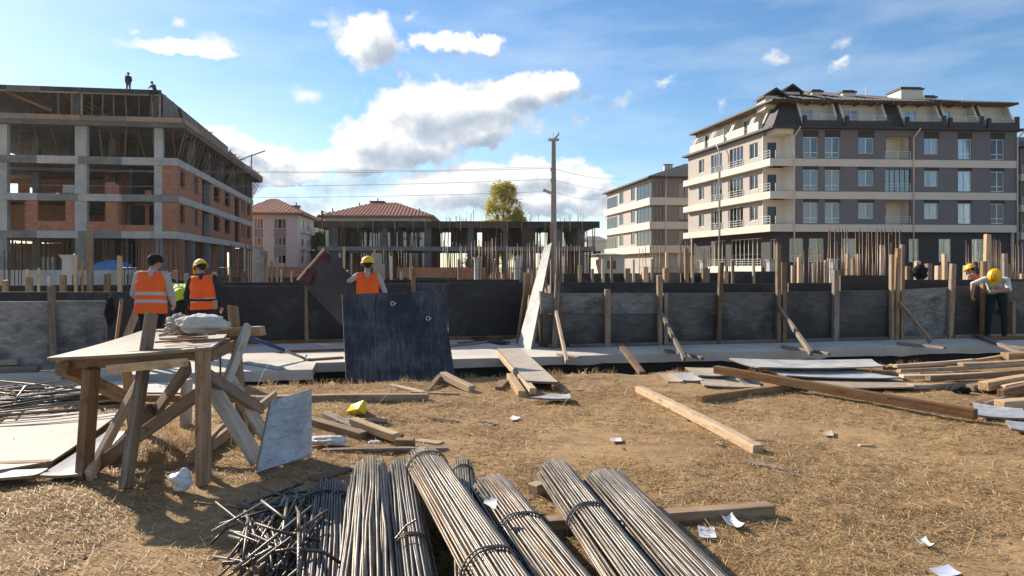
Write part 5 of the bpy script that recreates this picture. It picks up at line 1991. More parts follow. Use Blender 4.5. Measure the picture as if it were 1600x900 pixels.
for fw, w, lst in STUBS:
    for (px, y0, y1, wp) in lst:
        p0 = at_w(px, y1, w)
        p0.z = min(p0.z, 0.9) - 0.25
        p1 = at_w(px + random.uniform(-1, 1), y0, w)
        wd = wp * p1.y / F
        timber('stub_post', p0, p1, wd * random.uniform(0.8, 1.1), wd, random.choice((W_NEW, W_MID, W_NEW, W_MID, W_GREY)), fw, up=SU, b=0.004, jag=0.01)

# ================================================================== starter bars of columns and walls
rb_meshes = []
for k in range(6):
    mb = MB()
    j = lambda a: random.uniform(-a, a)
    mb.tube([(0, 0, 0), (j(.006), j(.006), 0.33), (j(.012), j(.012), 0.66), (j(.02), j(.02), 1.0)], 1.0, 5)
    me = mb.mesh('rebar', True)
    rb_meshes.append(me)


def upright_bar(parent, p0, p1, r, m):
    """a bar as a mesh of its own length"""
    mb = MB()
    d = p1 - p0
    side = Vector((random.uniform(-1, 1), random.uniform(-1, 1), 0)) * d.length * 0.008
    mb.tube([p0, p0 + d * 0.5 + side, p1], r, 5)
    return mb.build('rebar', m, parent, Matrix(), True)


CAGES = [(1292, 1328, 356, 14.6, 7, 'tall starter bars left of the triple post on the right wall', 1),
         (1334, 1412, 357, 15.2, 15, 'widest cluster of tall starter bars rising behind the triple post', 1),
         (1256, 1290, 383, 17.5, 7, 'medium starter bars right of the tallest wall post', 0),
         (1296, 1330, 378, 19.5, 6, 'shorter starter bars half hidden behind the tall starter bars', 0),
         (1340, 1400, 380, 20.5, 9, 'shorter starter bars hidden deep behind the widest tall cluster', 0),
         (1058, 1082, 378, 19.0, 9, 'dense starter bars around the tall narrow stub post', 0),
         (1084, 1110, 384, 20.0, 7, 'starter bars in front of the glazed ground floor balcony', 0),
         (998, 1033, 384, 20.0, 7, 'starter bars in front of the smaller apartment block', 0),
         (1120, 1150, 400, 21.0, 5, 'short starter bars below the white wall of the larger block', 0),
         (1508, 1530, 376, 17.5, 5, 'starter bars beside the orange helmeted worker far back', 0),
         (1548, 1568, 372, 17.5, 6, 'starter bars behind the bending worker in the white shirt', 0),
         (1580, 1598, 378, 17.0, 5, 'starter bars at the right end of the second row', 0),
         (868, 908, 378, 19.0, 9, 'dark starter bars just right of the power pole', 0),
         (822, 852, 376, 18.5, 9, 'brown starter bars left of the white leaning board', 0),
         (786, 820, 380, 19.5, 8, 'starter bars below the poplar tree', 0),
         (735, 782, 372, 20.0, 11, 'starter bars left of centre under the low frame', 0),
         (690, 730, 376, 20.5, 8, 'starter bars above the black wall right of the leaning black sheet', 0),
         (598, 640, 388, 24.0, 6, 'starter bars right of the worker with the tilted board', 0),
         (262, 300, 374, 18.0, 9, 'starter bars between the two orange vests', 0),
         (188, 250, 374, 17.6, 11, 'dark starter bars above the worker in the black cap', 0),
         (342, 395, 380, 19.5, 14, 'wide dense starter bars right of the yellow helmeted worker on the left', 0),
         (4, 36, 388, 17.4, 6, 'starter bars at the far left behind the pale wall', 0),
         (110, 136, 430, 17.4, 4, 'short starter bars by the tall lone post', 0),
         (196, 230, 428, 17.0, 6, 'short starter bars close above the black cap', 0),
         (410, 446, 410, 24.0, 6, 'short starter bars right of the speckled column', 0)]
for (x0, x1, yt, w, n, lab, lit) in CAGES:
    c = at_w((x0 + x1) / 2, 440, w)
    c.z = 0
    t = thing('starter_bars', lab, 'rebar', c, 'starter bars of the columns')
    for k in range(n):
        px = x0 + (x1 - x0) * (k + random.uniform(0.15, 0.85)) / n
        ww = w + random.uniform(-0.25, 0.25)
        p0 = at_w(px, 440, ww)
        p0.z = 0.0
        p1 = at_w(px + random.uniform(-1.5, 1.5), yt + random.uniform(-1.5, 7), ww)
        upright_bar(t, p0, p1, 0.011 if not lit else 0.012, REBAR_R)
    if n >= 7:
        for zz in (0.5, 1.0, 1.5):
            mb = MB()
            a, e = at_w(x0, 440, w), at_w(x1, 440, w)
            a.z = e.z = zz + random.uniform(-.1, .1)
            if zz < at_w(x0, yt, w).z:
                mb.tube([a, e], 0.006, 4)
                mb.build('stirrup', REBAR_R, t, Matrix(), True)

# ---- freshly struck column with speckled faces, and pale pedestals
c = at_w(402, 440, 20.5)
c.z = 0
t = thing('concrete_column', 'speckled freshly cast column with timber edges left of the tilted dark board', 'column', c)
mb = MB()
a, e = at_w(394, 440, 20.5), at_w(411, 440, 20.5)
zt = at_w(402, 389, 20.5).z
mb.box(0, (e - a).length, 0, 0.4, 0, zt)
M = T(Vector((a.x, a.y, 0))) @ Matrix.Rotation(TH, 4, 'Z')
mb.build('shaft', C_SPECK, t, M)
for px in (390.5, 415):
    q0, q1 = at_w(px, 440, 20.4), at_w(px, 392, 20.4)
    q0.z = 0
    timber('edge_post', q0, q1, 0.08, 0.10, W_GREY, t, up=SU)
for (px, y0, w, lab) in ((746, 402, 22.0, 'pale flared pedestal among the starter bars left of centre'), (808, 402, 22.5, 'pale flared pedestal directly below the poplar'),
                         (1100, 406, 26.0, 'pale flared pedestal in front of the white ground floor wall'), (1204, 405, 24.0, 'pale flared pedestal left of the tallest wall post'),
                         (1302, 404, 17.2, 'pale flared pedestal above the grey thick post'), (107, 398, 20.0, 'tall pale pedestal behind the left wall')):
    c = at_w(px, 440, w)
    c.z = 0
    zt = at_w(px, y0, w).z
    r_ = (6 if px != 107 else 9) * c.y / F
    mb = MB()
    M = T(c) @ Matrix.Rotation(TH, 4, 'Z')
    mb.box(-r_ * 0.75, r_ * 0.75, -r_ * 0.75, r_ * 0.75, 0, zt - 0.12)
    mb.hexa([Vector((x * r_ * .75, y * r_ * .75, zt - 0.119)) for x, y in ((-1, -1), (1, -1), (1, 1), (-1, 1))] +
            [Vector((x * r_ * 1.2, y * r_ * 1.2, zt)) for x, y in ((-1, -1), (1, -1), (1, 1), (-1, 1))])
    tag(mb.build('pedestal', C_LIGHT, None, M), lab, 'pedestal', 'pale pedestals')

# ---- boards leaning at the gap
G_L = 'boards leaning at the gap in the walls'
sheet('leaning_board', (gnd(808, 541, 0.05), gnd(829, 546, 0.05), at(862, 379, 14.3), at(850, 386, 14.4)), 0.05, SH_WHITE, None,
      'tall narrow white board leaning against the power pole side of the gap', 'board', G_L, edge=W_GREY, n=4)
timber('leaning_plank', gnd(810, 537, 0.05), at(826, 428, 14.6), 0.05, 0.16, W_BROWN, label='brown plank leaning just left of the tall white board', cat='plank', group=G_L)
timber('leaning_plank', at_w(818, 470, 15.3), at_w(829, 427, 15.3), 0.05, 0.12, W_NEW, label='sunlit plank leaning beside the brown plank at the gap', cat='plank', group=G_L)
timber('upright_plank', at_w(866, 470, 14.2) - Vector((0, 0, 0.9)), at_w(862, 348, 14.2), 0.05, 0.16, W_BROWN, label='tall reddish brown plank standing between white board and power pole', cat='plank', group=G_L)

# the big black sheet in front
bl, br = S(-2.62 + 0.02, 10.72, -0.50), S(-0.82, 10.86, -0.50)
c_bl, c_br = at_w(541, 600, 10.62), at_w(713, 600, 10.78)
t = thing('shuttering_sheet', 'big blue black shuttering sheet with pale scratches leaning on the slab edge', 'panel', c_bl)
cm_b, cm_t = at_w(588, 601, 10.66), at_w(583, 458.5, 11.42)
c_tl, c_tr = at_w(534, 460, 11.4), at_w(690, 453, 11.5)
sheet('shutter_board', (c_bl, cm_b, cm_t, c_tl), 0.025, P_BLUE, t, edge=SH_EDGE, n=6, curl=0.006)
sheet('shutter_board', (cm_b + SU * 0.004, c_br, c_tr, cm_t + SU * 0.004), 0.025, P_BLUE, t, edge=SH_EDGE, n=6, curl=0.008)
mb = MB()
for (px, py) in ((613, 474), (668, 497)):
    p = at_w(px, py, 11.05 + (600 - py) / 145 * 0.35)
    fr = p - SV * 0.09
    mb.tube([fr + Vector((0.03 * math.cos(a), 0, 0.03 * math.sin(a))) for a in [k * 0.6 for k in range(9)]] + [fr + Vector((0.06, 0, 0.01))], 0.006, 5)
mb.build('tie_wire', RAIL, t, Matrix(), True)

# tilted dark board carried by the worker
t = sheet('tilted_board', (at(467, 437, 12.9), at(538, 512, 12.6), at(575, 455, 12.75), at(507, 390, 13.1)), 0.025, P_RED, None,
          'dark red brown shuttering board held tilted by the worker behind the black sheet', 'panel', edge=SH_TAN, n=5)
timber('edge_strip', at(465, 437.5, 12.86), at(507, 388.5, 13.05), 0.035, 0.035, W_NEW, t, b=0.003)
def red_patch(a, b2, c2, d):
    return sheet('red_paint', [at(x, y, Yp) for x, y, Yp in (a, b2, c2, d)], 0.004, plain('red_paint', (0.085, 0.008, 0.010), 0.5, 0.6, 7.0) if 'red_paint' not in MATS else MATS['red_paint'], t, n=1)
red_patch((470, 438, 12.86), (484, 444, 12.80), (492, 424, 12.86), (480, 420, 12.90))
red_patch((500, 404, 12.98), (513, 410, 12.94), (516, 399, 13.0), (507, 394, 13.04))

# blue steel prop lying on the slab
a, c = at(392, 528, 11.4), gnd(476, 560, 0.08)
t = thing('steel_prop', 'blue steel prop lying raked on the slab left of the black sheet', 'prop', (a + c) / 2)
mb = MB()
mb.tube([a, a.lerp(c, 0.62)], 0.032, 8)
mb.build('outer_tube', BLUEPAINT, t, Matrix(), True)
mb = MB()
mb.tube([a.lerp(c, 0.60), c], 0.022, 8)
mb.build('inner_tube', STEEL, t, Matrix(), True)
mb = MB()
mb.box(-0.01, 0.01, -0.06, 0.06, -0.07, 0.07, 0, frame_x(a, c) @ T(Vector(((c - a).length / 2, 0, 0))))
mb.build('end_plate', STEEL, t, Matrix())

# ---- planks and strips left on the slab
G_S = 'planks left on the slab'
for (x0, y0, x1, y1, z, w, h, m, lab) in (
        (437, 549, 538, 546, 0.07, 0.10, 0.03, W_BROWN, 'dark strip lying flat on the slab above the blue prop'),
        (478, 562, 536, 558, 0.07, 0.09, 0.03, W_MID, 'brown strip by the foot of the blue prop'),
        (700, 541, 770, 533, 0.07, 0.14, 0.03, W_GREY, 'grey strip on the slab right of the black sheet'),
        (742, 527, 790, 536, 0.09, 0.24, 0.025, P_BLUE, 'short blue grey offcut board on the slab near the white leaning board'),
        (716, 536, 800, 529, 0.06, 0.08, 0.03, W_BROWN, 'long dark lath at the foot of the middle wall'),
        (872, 553, 905, 558, 0.07, 0.10, 0.03, W_NEW, 'small sunlit offcut at the foot of the sunlit brace'),
        (1520, 521, 1604, 555, 0.10, 0.09, 0.06, W_GREY, 'raking grey timber lying off the slab end below the bending worker'),
        (1546, 528, 1606, 527, 0.09, 0.12, 0.05, W_BROWN, 'dark plank on the slab right of the bending worker'),
        (1572, 541, 1604, 545, 0.09, 0.10, 0.05, W_GREY, 'short plank at the right end of the slab'),
        (95, 592, 150, 588, 0.08, 0.12, 0.04, W_GREY, 'grey plank on the slab behind the work table'),
        (385, 566, 440, 576, 0.07, 0.12, 0.025, W_WHITE, 'pale lath on the sunlit slab left of the blue prop end')):
    timber('plank', gnd(x0, y0, z), gnd(x1, y1, z), w, h, m, label=lab, cat='plank', group=G_S)
timber('plank', at_w(969, 540, 11.9), gnd(1004, 584, 0.02), 0.10, 0.06, W_BROWN, label='brown plank propped between slab and ground in front of the right wall', cat='plank', group=G_S)

# sunlit raking planks behind the table
timber('brace', at_w(214, 485, 12.7), gnd(185, 560, 0.06), 0.05, 0.13, W_GREY, FLw)
timber('brace', at_w(190, 470, 12.9), gnd(180, 545, 0.06), 0.05, 0.09, W_BROWN, FLw)


# ---- soft black things hung up
def crumple(name, c, r, m, seed, amp=0.35, fr=2.2, sub=3, sq=(1, 1, 1), parent=None, fine=0.08, flat=None):
    bm = bmesh.new()
    bmesh.ops.create_icosphere(bm, subdivisions=sub, radius=1.0)
    for v in bm.verts:
        n = v.co.normalized()
        k = 1 + amp * mnoise.noise(n * fr + Vector((seed, 0, 0))) + fine * mnoise.noise(n * fr * 4 + Vector((0, seed, 0))) * 2
        rid = abs(mnoise.noise(n * fr * 1.7 + Vector((0, 0, seed))))
        k -= 0.25 * amp * (1 - min(1, rid * 4))
        v.co = Vector((n.x * k * r * sq[0], n.y * k * r * sq[1], n.z * k * r * sq[2]))
        if flat is not None and v.co.z < flat:
            v.co.z = flat
    me = bpy.data.meshes.new(name)
    bm.to_mesh(me)
    bm.free()
    me.polygons.foreach_set('use_smooth', [True] * len(me.polygons))
    return link(name, me, T(Vector(c)), parent, m)


CL_BLACK = fabric('cloth_black', (0.014, 0.014, 0.016))
tag(crumple('jacket', at_w(1437, 425, 18.0), 0.22, CL_BLACK, 3, 0.35, 2.0, 4, (1.0, 0.7, 0.95)), 'black jacket hung over a short post behind the right wall', 'jacket')
tag(crumple('black_bag', at_w(172, 487, 11.68), 0.12, CL_BLACK, 5, 0.35, 2.0, 4, (0.62, 0.4, 1.75)), 'black bag hanging at the end of the left formwork wall', 'bag')

# ---- vehicle and tarpaulin glimpsed through the ground floor on the left
def van(px, Y, lab, yaw):
    c = at(px, 416, Y)
    c.z = 0.0
    M = T(c) @ Matrix.Rotation(yaw, 4, 'Z')
    t = thing('parked_van', lab, 'van', None, None, M)
    wht = plain('van_paint', (0.70, 0.70, 0.69), 0.3, 0.03, spec=0.5, bump=0.0)
    mb = MB()
    prof = [(-2.6, 0.45), (2.5, 0.45), (2.55, 1.0), (1.75, 1.2), (1.15, 2.05), (-2.5, 2.15), (-2.62, 1.0)]
    for sgn in (0, 1):
        pass
    v = [(x, -0.95 + (0.12 if z > 1.5 else 0), z) for x, z in prof] + [(x, 0.95 - (0.12 if z > 1.5 else 0), z) for x, z in prof]
    n = len(prof)
    mb.add(v, [tuple(range(n)), tuple(range(2 * n - 1, n - 1, -1))] + [(i, i + n, (i + 1) % n + n, (i + 1) % n) for i in range(n)])
    mb.build('body', wht, t, M)
    for sgn in (-1, 1):
        mb = MB()
        mb.hexa([Vector(q) for q in ((0.1, sgn * 0.90, 1.25), (1.5, sgn * 0.90, 1.25), (1.1, sgn * 0.84, 1.9), (0.1, sgn * 0.84, 1.9), (0.1, sgn * 0.965, 1.25), (1.5, sgn * 0.965, 1.25), (1.1, sgn * 0.86, 1.9), (0.1, sgn * 0.86, 1.9))])
        mb.build('side_window', GLASS_D, t, M)
        for x in (-1.7, 1.6):
            mb = MB()
            mb.lathe([(0.0, 0.1), (0.32, 0.1), (0.34, 0.0), (0.32, -0.1), (0, -0.1)], 14, 0, T(Vector((x, sgn * 0.86, 0.34))) @ Matrix.Rotation(R(90), 4, 'X'))
            mb.build('wheel', CL_BLACK, t, M)
    mb = MB()
    mb.hexa([Vector(q) for q in ((1.72, -0.75, 1.24), (1.72, 0.75, 1.24), (1.80, 0.75, 1.24), (1.80, -0.75, 1.24), (1.16, -0.72, 1.95), (1.16, 0.72, 1.95), (1.24, 0.72, 1.95), (1.24, -0.72, 1.95))])
    mb.build('windscreen', GLASS_D, t, M)


van(128, 88, 'white van parked behind the open ground floor of the unfinished building', 0.3)
tag(crumple('tarpaulin', at(176, 416, 50) - Vector((0, 0, 0.3)), 1.0, plain('tarp_blue', (0.05, 0.15, 0.33), 0.5, 0.2), 41, 0.3, 2.0, 3, (1.5, 0.9, 0.75)), 'blue tarpaulin heap in the ground floor of the unfinished building', 'tarpaulin')

# ================================================================== people
SKIN = plain('skin', (0.36, 0.20, 0.135), 0.55, 0.12, 10.0)
HAIR = plain('hair_dark', (0.018, 0.014, 0.012), 0.8, 0.3, 20.0)
VEST_O = fabric('vest_orange', (0.86, 0.125, 0.018), 6.0, 0.6, 0.10)
VEST_L = fabric('vest_lime', (0.42, 0.68, 0.03), 6.0, 0.6, 0.10)
STRIPE = fabric('reflective_grey', (0.44, 0.40, 0.39), 9.0, 0.45, 0.15, 0.5)
CL_GREY = fabric('cloth_grey', (0.40, 0.37, 0.36), 8.0)
CL_NAVY = fabric('cloth_navy', (0.022, 0.028, 0.050), 8.0)
CL_DARK = fabric('cloth_dark', (0.018, 0.018, 0.020), 8.0)
CL_MAROON = fabric('cloth_maroon', (0.05, 0.02, 0.025), 8.0)
CL_WHITE = fabric('cloth_white', (0.62, 0.60, 0.60), 8.0)
CL_GREEN = fabric('cloth_darkgreen', (0.014, 0.028, 0.030), 8.0)
HELM_Y = plain('helmet_yellow', (0.76, 0.46, 0.012), 0.35, 0.05, 6.0, bump=0.03)
BOOT = plain('boot', (0.03, 0.025, 0.022), 0.7, 0.3, 12.0)
CAP_B = fabric('cap_black', (0.015, 0.015, 0.016))
GLOVE = fabric('glove_tan', (0.40, 0.29, 0.17))
EYEW = plain('eye', (0.35, 0.33, 0.30), 0.3)


def rot(v, axis, a):
    return Matrix.Rotation(a, 3, axis) @ v


def skeleton(h=1.75, lean=0.0, side=0.0, twist=0.0, head_pitch=0.0, head_yaw=0.0, arms=None, legs=None, sway=(0, 0)):
    """joints of a figure facing +Y; x is its right hand side as seen from behind"""
    k = h / 1.75
    J = {}
    V = lambda *a: Vector(a) * k
    J['pelvis'] = V(0, 0, 0.96)
    Rm = Matrix.Rotation(twist, 3, 'Z') @ Matrix.Rotation(-lean, 3, 'X') @ Matrix.Rotation(side, 3, 'Y')
    up = lambda v: J['pelvis'] + Rm @ v
    J['waist'] = J['pelvis'] + (Matrix.Rotation(-lean * 0.55, 3, 'X') @ V(0, 0, 0.14))
    J['chest'] = up(V(0, 0.0, 0.34))
    J['neckbase'] = up(V(0, -0.005, 0.50))
    hr = Rm @ Matrix.Rotation(head_yaw, 3, 'Z') @ Matrix.Rotation(-head_pitch, 3, 'X')
    J['head'] = J['neckbase'] + Rm @ V(0, 0.02, 0.06) + hr @ V(0, 0.01, 0.11)
    J['Rhead'] = hr
    for sgn, n in ((-1, 'l'), (1, 'r')):
        J['sh' + n] = up(V(0.185 * sgn, 0, 0.455))
        J['hip' + n] = J['pelvis'] + V(0.092 * sgn, 0, -0.03)
        a = (arms or {}).get(n, (V(0.05 * sgn, -0.02, -0.29), V(0.01 * sgn, 0.10, -0.24)))
        J['el' + n] = J['sh' + n] + a[0]
        J['wr' + n] = J['el' + n] + a[1]
        lg = (legs or {}).get(n, (V(0.02 * sgn, 0.02, -0.44), V(0.01 * sgn, -0.03, -0.42)))
        J['kn' + n] = J['hip' + n] + lg[0]
        J['an' + n] = J['kn' + n] + lg[1]
    J['Rm'] = Rm
    J['k'] = k
    return J


def capsule_mesh(bm, p0, r0, p1, r1, n=10, rings=3):
    d = p1 - p0
    L = d.length
    if L < 1e-5:
        d = Vector((0, 0, 1))
    z = d.normalized()
    x = z.orthogonal().normalized()
    y = z.cross(x)
    prof = []
    for i in range(rings + 1):
        a = -math.pi / 2 + math.pi / 2 * i / rings
        prof.append((p0 + z * (r0 * math.sin(a)), r0 * math.cos(a)))
    for i in range(rings + 1):
        a = math.pi / 2 * i / rings
        prof.append((p1 + z * (r1 * math.sin(a)), r1 * math.cos(a)))
    rows = []
    for c, r in prof:
        r = max(r, 1e-4)
        rows.append([bm.verts.new(c + (x * math.cos(t) + y * math.sin(t)) * r) for t in [2 * math.pi * q / n for q in range(n)]])
    for a, b in zip(rows[:-1], rows[1:]):
        for q in range(n):
            bm.faces.new((a[q], a[(q + 1) % n], b[(q + 1) % n], b[q]))
    bm.faces.new(rows[0][::-1])
    bm.faces.new(rows[-1])


def blob_mesh(name, bones, voxel, smooth=4):
    bm = bmesh.new()
    for b in bones:
        capsule_mesh(bm, b[0], b[1], b[2], b[3])
    me = bpy.data.meshes.new(name)
    bm.to_mesh(me)
    bm.free()
    o = bpy.data.objects.new(name + '_tmp', me)
    COL.objects.link(o)
    md = o.modifiers.new('r', 'REMESH')
    md.mode = 'VOXEL'
    md.voxel_size = voxel
    if smooth:
        sm = o.modifiers.new('s', 'SMOOTH')
        sm.factor = 0.5
        sm.iterations = smooth
    dg = bpy.context.evaluated_depsgraph_get()
    dg.update()
    out = bpy.data.meshes.new_from_object(o.evaluated_get(dg))
    bpy.data.objects.remove(o)
    bpy.data.meshes.remove(me)
    out.name = name
    out.polygons.foreach_set('use_smooth', [True] * len(out.polygons))
    return out


def assign(me, bones, mats):
    """material of the nearest bone for every face"""
    n = len(me.polygons)
    c = np.empty(n * 3)
    me.polygons.foreach_get('center', c)
    c = c.reshape(-1, 3)
    best = np.full(n, 1e9)
    idx = np.zeros(n, dtype=np.int32)
    for b in bones:
        p0, p1 = np.array(b[0]), np.array(b[2])
        d = p1 - p0
        L = max(1e-9, d.dot(d))
        t = np.clip(((c - p0) @ d) / L, 0, 1)
        dist = np.linalg.norm(c - (p0 + t[:, None] * d), axis=1) - (b[1] + (b[3] - b[1]) * t)
        m = dist < best
        best[m] = dist[m]
        idx[m] = mats.index(b[4])
    me.materials.clear()
    for m in mats:
        me.materials.append(m)
    me.polygons.foreach_set('material_index', idx)
    me.update()


def hand_bones(w, e, side, mat, k, curl=0.6, palm_n=None):
    """palm, five fingers of different lengths, thumb off the side"""
    d = (w - e).normalized()
    pn = palm_n if palm_n is not None else Vector((-side, 0.2, 0))
    pn = (pn - d * pn.dot(d)).normalized()
    sp = d.cross(pn).normalized()
    out = []
    pe = w + d * 0.085 * k
    for q in (-0.022, 0.0, 0.022):
        out.append((w + d * 0.015 + sp * q * k * 0.8, 0.019 * k, pe + sp * q * k * 1.25, 0.016 * k, mat))
    for i, (off, ln) in enumerate(((-0.033, 0.058), (-0.011, 0.074), (0.011, 0.080), (0.033, 0.070))):
        p = pe + sp * off * k
        c = curl * (0.8 + 0.15 * i)
        d1 = (d * math.cos(c * 0.5) + pn * math.sin(c * 0.5))
        d2 = (d * math.cos(c * 1.5) + pn * math.sin(c * 1.5))
        m1 = p + d1 * ln * 0.55 * k
        out.append((p, 0.0098 * k, m1, 0.0092 * k, mat))
        out.append((m1, 0.0092 * k, m1 + d2 * ln * 0.5 * k, 0.0078 * k, mat))
    tb = w + d * 0.03 * k - sp * 0.026 * k
    t1 = tb + (d * 0.6 - sp * 0.75 + pn * 0.35).normalized() * 0.042 * k
    out.append((tb, 0.014 * k, t1, 0.0115 * k, mat))
    out.append((t1, 0.0112 * k, t1 + (d * 0.85 - sp * 0.2 + pn * 0.4).normalized() * 0.032 * k, 0.009 * k, mat))
    return out


def head_bones(J, skin, k):
    h, Rh = J['head'], J['Rhead']
    o = lambda x, y, z: h + Rh @ (Vector((x, y, z)) * k)
    B = [(o(0, -0.018, 0.015), 0.088 * k, o(0, 0.012, 0.022), 0.086 * k, skin), (o(0, 0.035, -0.03), 0.062 * k, o(0, 0.05, -0.075), 0.036 * k, skin),
         (o(0, 0.085, 0.005), 0.012 * k, o(0, 0.108, -0.022), 0.013 * k, skin), (o(-0.02, 0.078, 0.02), 0.02 * k, o(0.02, 0.078, 0.02), 0.02 * k, skin),
         (o(-0.02, 0.082, -0.052), 0.008 * k, o(0.02, 0.082, -0.052), 0.008 * k, skin)]
    for s in (-1, 1):
        B.append((o(0.083 * s, -0.012, 0.012), 0.013 * k, o(0.086 * s, -0.004, -0.018), 0.010 * k, skin))
    return B


def person(label, loc, yaw, J, outfit, voxel=0.011, vest=None, hat=None, gloves=None, curl=0.7, group='construction workers', palm=None, belt=False, collar=None, fingers=True, bulk=1.0, hem_d=0.02):
    k = J['k']
    top, legs, sleeve = outfit['top'], outfit['legs'], outfit.get('sleeve', outfit['top'])
    fore = outfit.get('fore', sleeve)
    B = []
    Rm = J['Rm']
    rx = lambda x, y=0.0: Rm @ Vector((x * k, y * k, 0))
    for s in (-1, 1):
        B.append((J['pelvis'] + Vector((0.065 * s * k, 0, -0.02)), 0.112 * k, J['waist'] + Vector((0.06 * s * k, 0, 0)), 0.105 * k, legs))
        B.append((J['waist'] + Vector((0.06 * s * k, 0, 0)), 0.105 * k, J['chest'] + rx(0.075 * s), 0.112 * k, top))
        B.append((J['chest'] + rx(0.08 * s), 0.112 * k, J['neckbase'] + rx(0.09 * s, 0) - Rm @ Vector((0, 0, 0.07 * k)), 0.075 * k, top))
    B.append((J['neckbase'] - Rm @ Vector((0, 0, 0.05 * k)), 0.085 * k, J['neckbase'], 0.062 * k, top))
    B.append((J['neckbase'], 0.056 * k, J['head'] + J['Rhead'] @ Vector((0, -0.012, -0.045)) * k, 0.054 * k, SKIN))
    B += head_bones(J, SKIN, k)
    for s, n in ((-1, 'l'), (1, 'r')):
        B.append((J['neckbase'] - Rm @ Vector((-0.07 * s, 0, 0.045)) * k, 0.062 * k, J['sh' + n], 0.068 * k, top))
        B.append((J['sh' + n], 0.066 * k, J['el' + n], 0.050 * k, sleeve))
        B.append((J['el' + n], 0.049 * k, J['el' + n].lerp(J['wr' + n], 0.35), 0.047 * k, fore))
        B.append((J['el' + n].lerp(J['wr' + n], 0.35), 0.047 * k, J['wr' + n], 0.030 * k, fore))
        hm = gloves or SKIN
        if fingers:
            B += hand_bones(J['wr' + n], J['el' + n], s, hm, k, curl, (palm or {}).get(n))
        else:
            B.append((J['wr' + n], 0.035 * k, J['wr' + n] + (J['wr' + n] - J['el' + n]).normalized() * 0.12 * k, 0.025 * k, hm))
        B.append((J['hip' + n], 0.105 * k, J['kn' + n], 0.066 * k, legs))
        B.append((J['kn' + n], 0.066 * k, J['kn' + n].lerp(J['an' + n], 0.3), 0.064 * k, legs))
        B.append((J['kn' + n].lerp(J['an' + n], 0.3), 0.064 * k, J['an' + n] + Vector((0, 0, 0.02)), 0.052 * k, legs))
        a = J['an' + n]
        B.append((Vector((a.x, a.y - 0.03 * k, 0.045 * k)), 0.042 * k, Vector((a.x + 0.02 * s * k, a.y + 0.16 * k, 0.035 * k)), 0.036 * k, BOOT))
        B.append((Vector((a.x, a.y, 0.05 * k)), 0.045 * k, a + Vector((0, 0, 0.02)), 0.050 * k, BOOT))
    if bulk != 1.0:
        B = [(b[0], b[1] * bulk, b[2], b[3] * bulk, b[4]) if b[4] in (top, sleeve) else b for b in B]
    mats = []
    for b in B:
        if b[4] not in mats:
            mats.append(b[4])
    me = blob_mesh('body', B, voxel)
    assign(me, B, mats)
    M = T(Vector(loc)) @ Matrix.Rotation(yaw, 4, 'Z')
    t = thing('person', label, 'person', None, group, M)
    link('body', me, M, t)
    Mh = M @ T(J['head']) @ J['Rhead'].to_4x4() @ Matrix.Scale(k, 4)
    # eyes
    for s in (-1, 1):
        mb = MB()
        mb.lathe([(0.0, -0.010), (0.007, -0.007), (0.010, 0), (0.007, 0.007), (0, 0.010)], 8, 0, T(Vector((0.032 * s, 0.088, 0.012))))
        mb.build('eye', EYEW, t, Mh, True)
    # hair
    hb = [(Vector((0, -0.030, 0.022)), 0.088, Vector((0, -0.005, 0.040)), 0.086, HAIR), (Vector((0, -0.045, -0.02)), 0.062, Vector((0, -0.045, 0.02)), 0.07, HAIR)]
    hm = blob_mesh('hair', hb, 0.012, 2)
    link('hair', hm, Mh, t, HAIR)
    if vest:
        VB = []
        e = 0.022 * k + 0.11 * (bulk - 1)
        for s in (-1, 1):
            VB.append((J['pelvis'] + Vector((0.066 * s * k, 0, 0.02 - hem_d)), 0.120 * k + e * 0.6, J['waist'] + Vector((0.062 * s * k, 0, 0)), 0.110 * k + e, vest))
            VB.append((J['waist'] + Vector((0.062 * s * k, 0, 0)), 0.110 * k + e, J['chest'] + rx(0.08 * s), 0.114 * k + e, vest))
            VB.append((J['chest'] + rx(0.085 * s), 0.114 * k + e, J['neckbase'] + rx(0.10 * s) - Rm @ Vector((0, 0, 0.075 * k)), 0.076 * k + e * 0.8, vest))
            VB.append((J['neckbase'] - Rm @ Vector((-0.06 * s, 0, 0.05)) * k, 0.066 * k + e * 0.5, J['sh' + ('l' if s < 0 else 'r')] - Rm @ Vector((0.03 * s, 0, 0.01)) * k, 0.066 * k + e * 0.5, vest))
        vm = blob_mesh('vest', VB, 0.012, 5)
        # hem: everything below the hip line goes, the edge stays thick
        bm = bmesh.new()
        bm.from_mesh(vm)
        hem = J['pelvis'] - Vector((0, 0, hem_d * k))
        bmesh.ops.bisect_plane(bm, geom=bm.verts[:] + bm.edges[:] + bm.faces[:], plane_co=hem, plane_no=(Rm @ Vector((0, 0.0, 1)) + Vector((0, 0, 1))).normalized(), clear_inner=True)
        nk = J['neckbase'] + Rm @ Vector((0, 0, 0.012 * k))
        bmesh.ops.bisect_plane(bm, geom=bm.verts[:] + bm.edges[:] + bm.faces[:], plane_co=nk, plane_no=Rm @ Vector((0, 0, 1)), clear_outer=True)
        for v in bm.verts:
            hgt = (Rm.inverted() @ (v.co - J['pelvis'])).z
            f = mnoise.noise(Vector((v.co.x * 16, v.co.y * 16, hgt * 5)))
            rad = Vector((v.co.x, v.co.y, 0)).normalized()
            v.co += v.normal * (f * 0.014) + rad * 0.02 * max(0, 1 - hgt / 0.3)
        bm.to_mesh(vm)
        bm.free()
        vo = link('vest', vm, M, t, vest)
